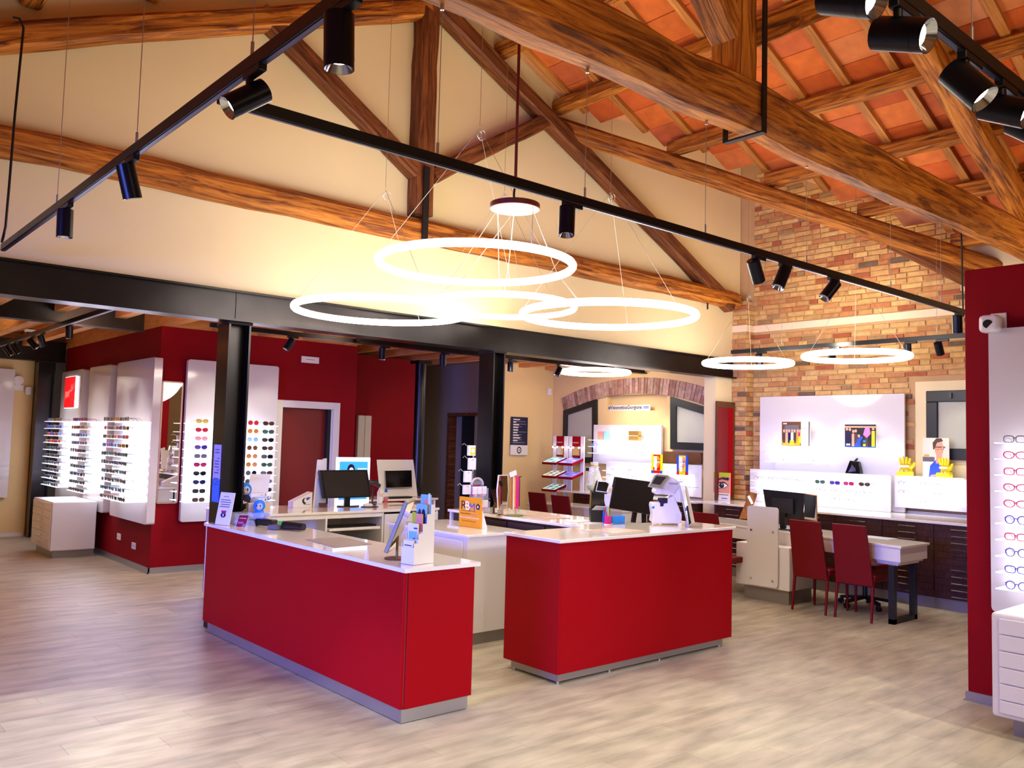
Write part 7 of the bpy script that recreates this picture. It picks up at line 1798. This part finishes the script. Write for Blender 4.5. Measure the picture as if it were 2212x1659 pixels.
hand(at_x(1955, 1020, KP - .12).y, 1.446, 'yellow display hand at the left end of the top shelf of the children panel', 0.0)
hand(at_x(2040, 1020, KP - .12).y, 1.446, 'yellow display hand under the boy photo', -.35)

# ------------------------------------------------------------------ wall devices
def dome(p, n, label, r=.05):
    p, n = Vector(p), Vector(n).normalized(); t = thing('security_camera', label, 'camera', tuple(p))
    g = G(); g.cyl(p, p + n * .03, r, r * .92, n=20); g.obj('base', M['white'], t)
    g = G(); g.ball(p + n * .03, r * .7, 16); g.obj('dome', M['black_gloss'], t)
cp = at_x(2140, 698, 6.50)
t = thing('security_camera', 'white wall camera with dark eye on the red partition', 'camera', tuple(cp))
g = G(); a = at_x(2157, 696, 6.545); g.box(6.545, a.y - .05, a.z - .06, 6.56, a.y + .055, a.z + .065); g.obj('wall_plate', M['white'], t, bevel=.004)
hx = at_x(2140, 700, 6.47); g = G(); g.obox(hx, Vector((.055, 0, .0)), Vector((0, .066, 0)), Vector((0, 0, .062))); hd = g.obj('housing', M['white'], t, bevel=.03, seg=3)
g = G(); g.cyl(hx + Vector((-.052, -.0, -.004)), hx + Vector((-.060, -.002, -.006)), .031, n=20); g.obj('lens', M['black_gloss'], hd)
dome((at_y(64, 742, 13.0).x, 13.0, 3.08), (0, 0, -1), 'white dome camera under a joist at the left edge', .075)
dome(at_z(1207, 800, 3.06), (0, 0, -1), 'small dome camera in the corner over the yellow wall', .07)
a = at_x(1186, 845, XB); 
p = at_y(1186, 846, YF - .02); g = G(); g.box(p.x - .04, YF - .06, p.z - .07, p.x + .04, YF - .001, p.z + .06); tag(g.obj('motion_sensor', M['white'], bevel=.008), 'small white motion sensor high on the yellow wall in the corner', 'sensor')
yw = 15.8
p = at_y(39, 822, yw); t = thing('alarm_lamp', 'round white alarm lamp on the yellow wall at the left edge', 'alarm lamp', (p.x, yw - .05, p.z))
g = G(); g.cyl((p.x, yw, p.z), (p.x, yw - .05, p.z), .085, .075, n=24); g.obj('dome', M['white'], t)
p = at_y(37, 837, yw); g = G(); g.box(p.x - .085, yw - .04, p.z - .045, p.x + .085, yw - .001, p.z + .045); tag(g.obj('alarm_box', M['white'], bevel=.006), 'small white box under the round alarm lamp', 'box')
p = at_y(60, 844, yw); g = G(); g.box(p.x - .045, yw - .06, p.z - .065, p.x + .045, yw - .001, p.z + .065); tag(g.obj('motion_sensor', M['white'], bevel=.012, seg=2), 'white motion sensor beside the black column at the far left', 'sensor')
for i, (px_, py_) in enumerate(((258, 1159), (290, 1179))):
    p = at_x(px_, py_, XL); t = thing('wall_socket', ['white wall socket under the sunglasses panels, further from the corner', 'white wall socket under the sunglasses panels, nearer the corner'][i], 'socket', tuple(p), 'wall sockets')
    g = G(); g.box(XL - .012, p.y - .075, p.z - .042, XL - .001, p.y + .075, p.z + .042); g.obj('plate', M['white'], t, bevel=.003)
    for k_ in (-.035, 0, .035):
        g = G(); g.cyl((XL - .0125, p.y + k_, p.z), (XL - .0135, p.y + k_, p.z), .006, n=8); g.obj('hole', M['ink'], t)
p = at_y(128, 736, 15.71); t = thing('vent_grille', 'white vent grille between joists over the black beam at the left', 'vent', (p.x, 15.71, p.z))
g = G(); w_, h_ = .20, .10; g.box(p.x - w_, 15.70, p.z - h_, p.x + w_, 15.719, p.z - h_ + .02); g.box(p.x - w_, 15.70, p.z + h_ - .02, p.x + w_, 15.719, p.z + h_); g.box(p.x - w_, 15.70, p.z - h_, p.x - w_ + .02, 15.719, p.z + h_); g.box(p.x + w_ - .02, 15.70, p.z - h_, p.x + w_, 15.719, p.z + h_); g.obj('frame', M['white'], t)
for i in range(6):
    g = G(); z = p.z - h_ + .03 + i * .026; g.obox((p.x, 15.708, z), (w_ - .02, 0, 0), (0, .007, .005), (0, -.0008, .001)); g.obj('slat', M['ink'], t)
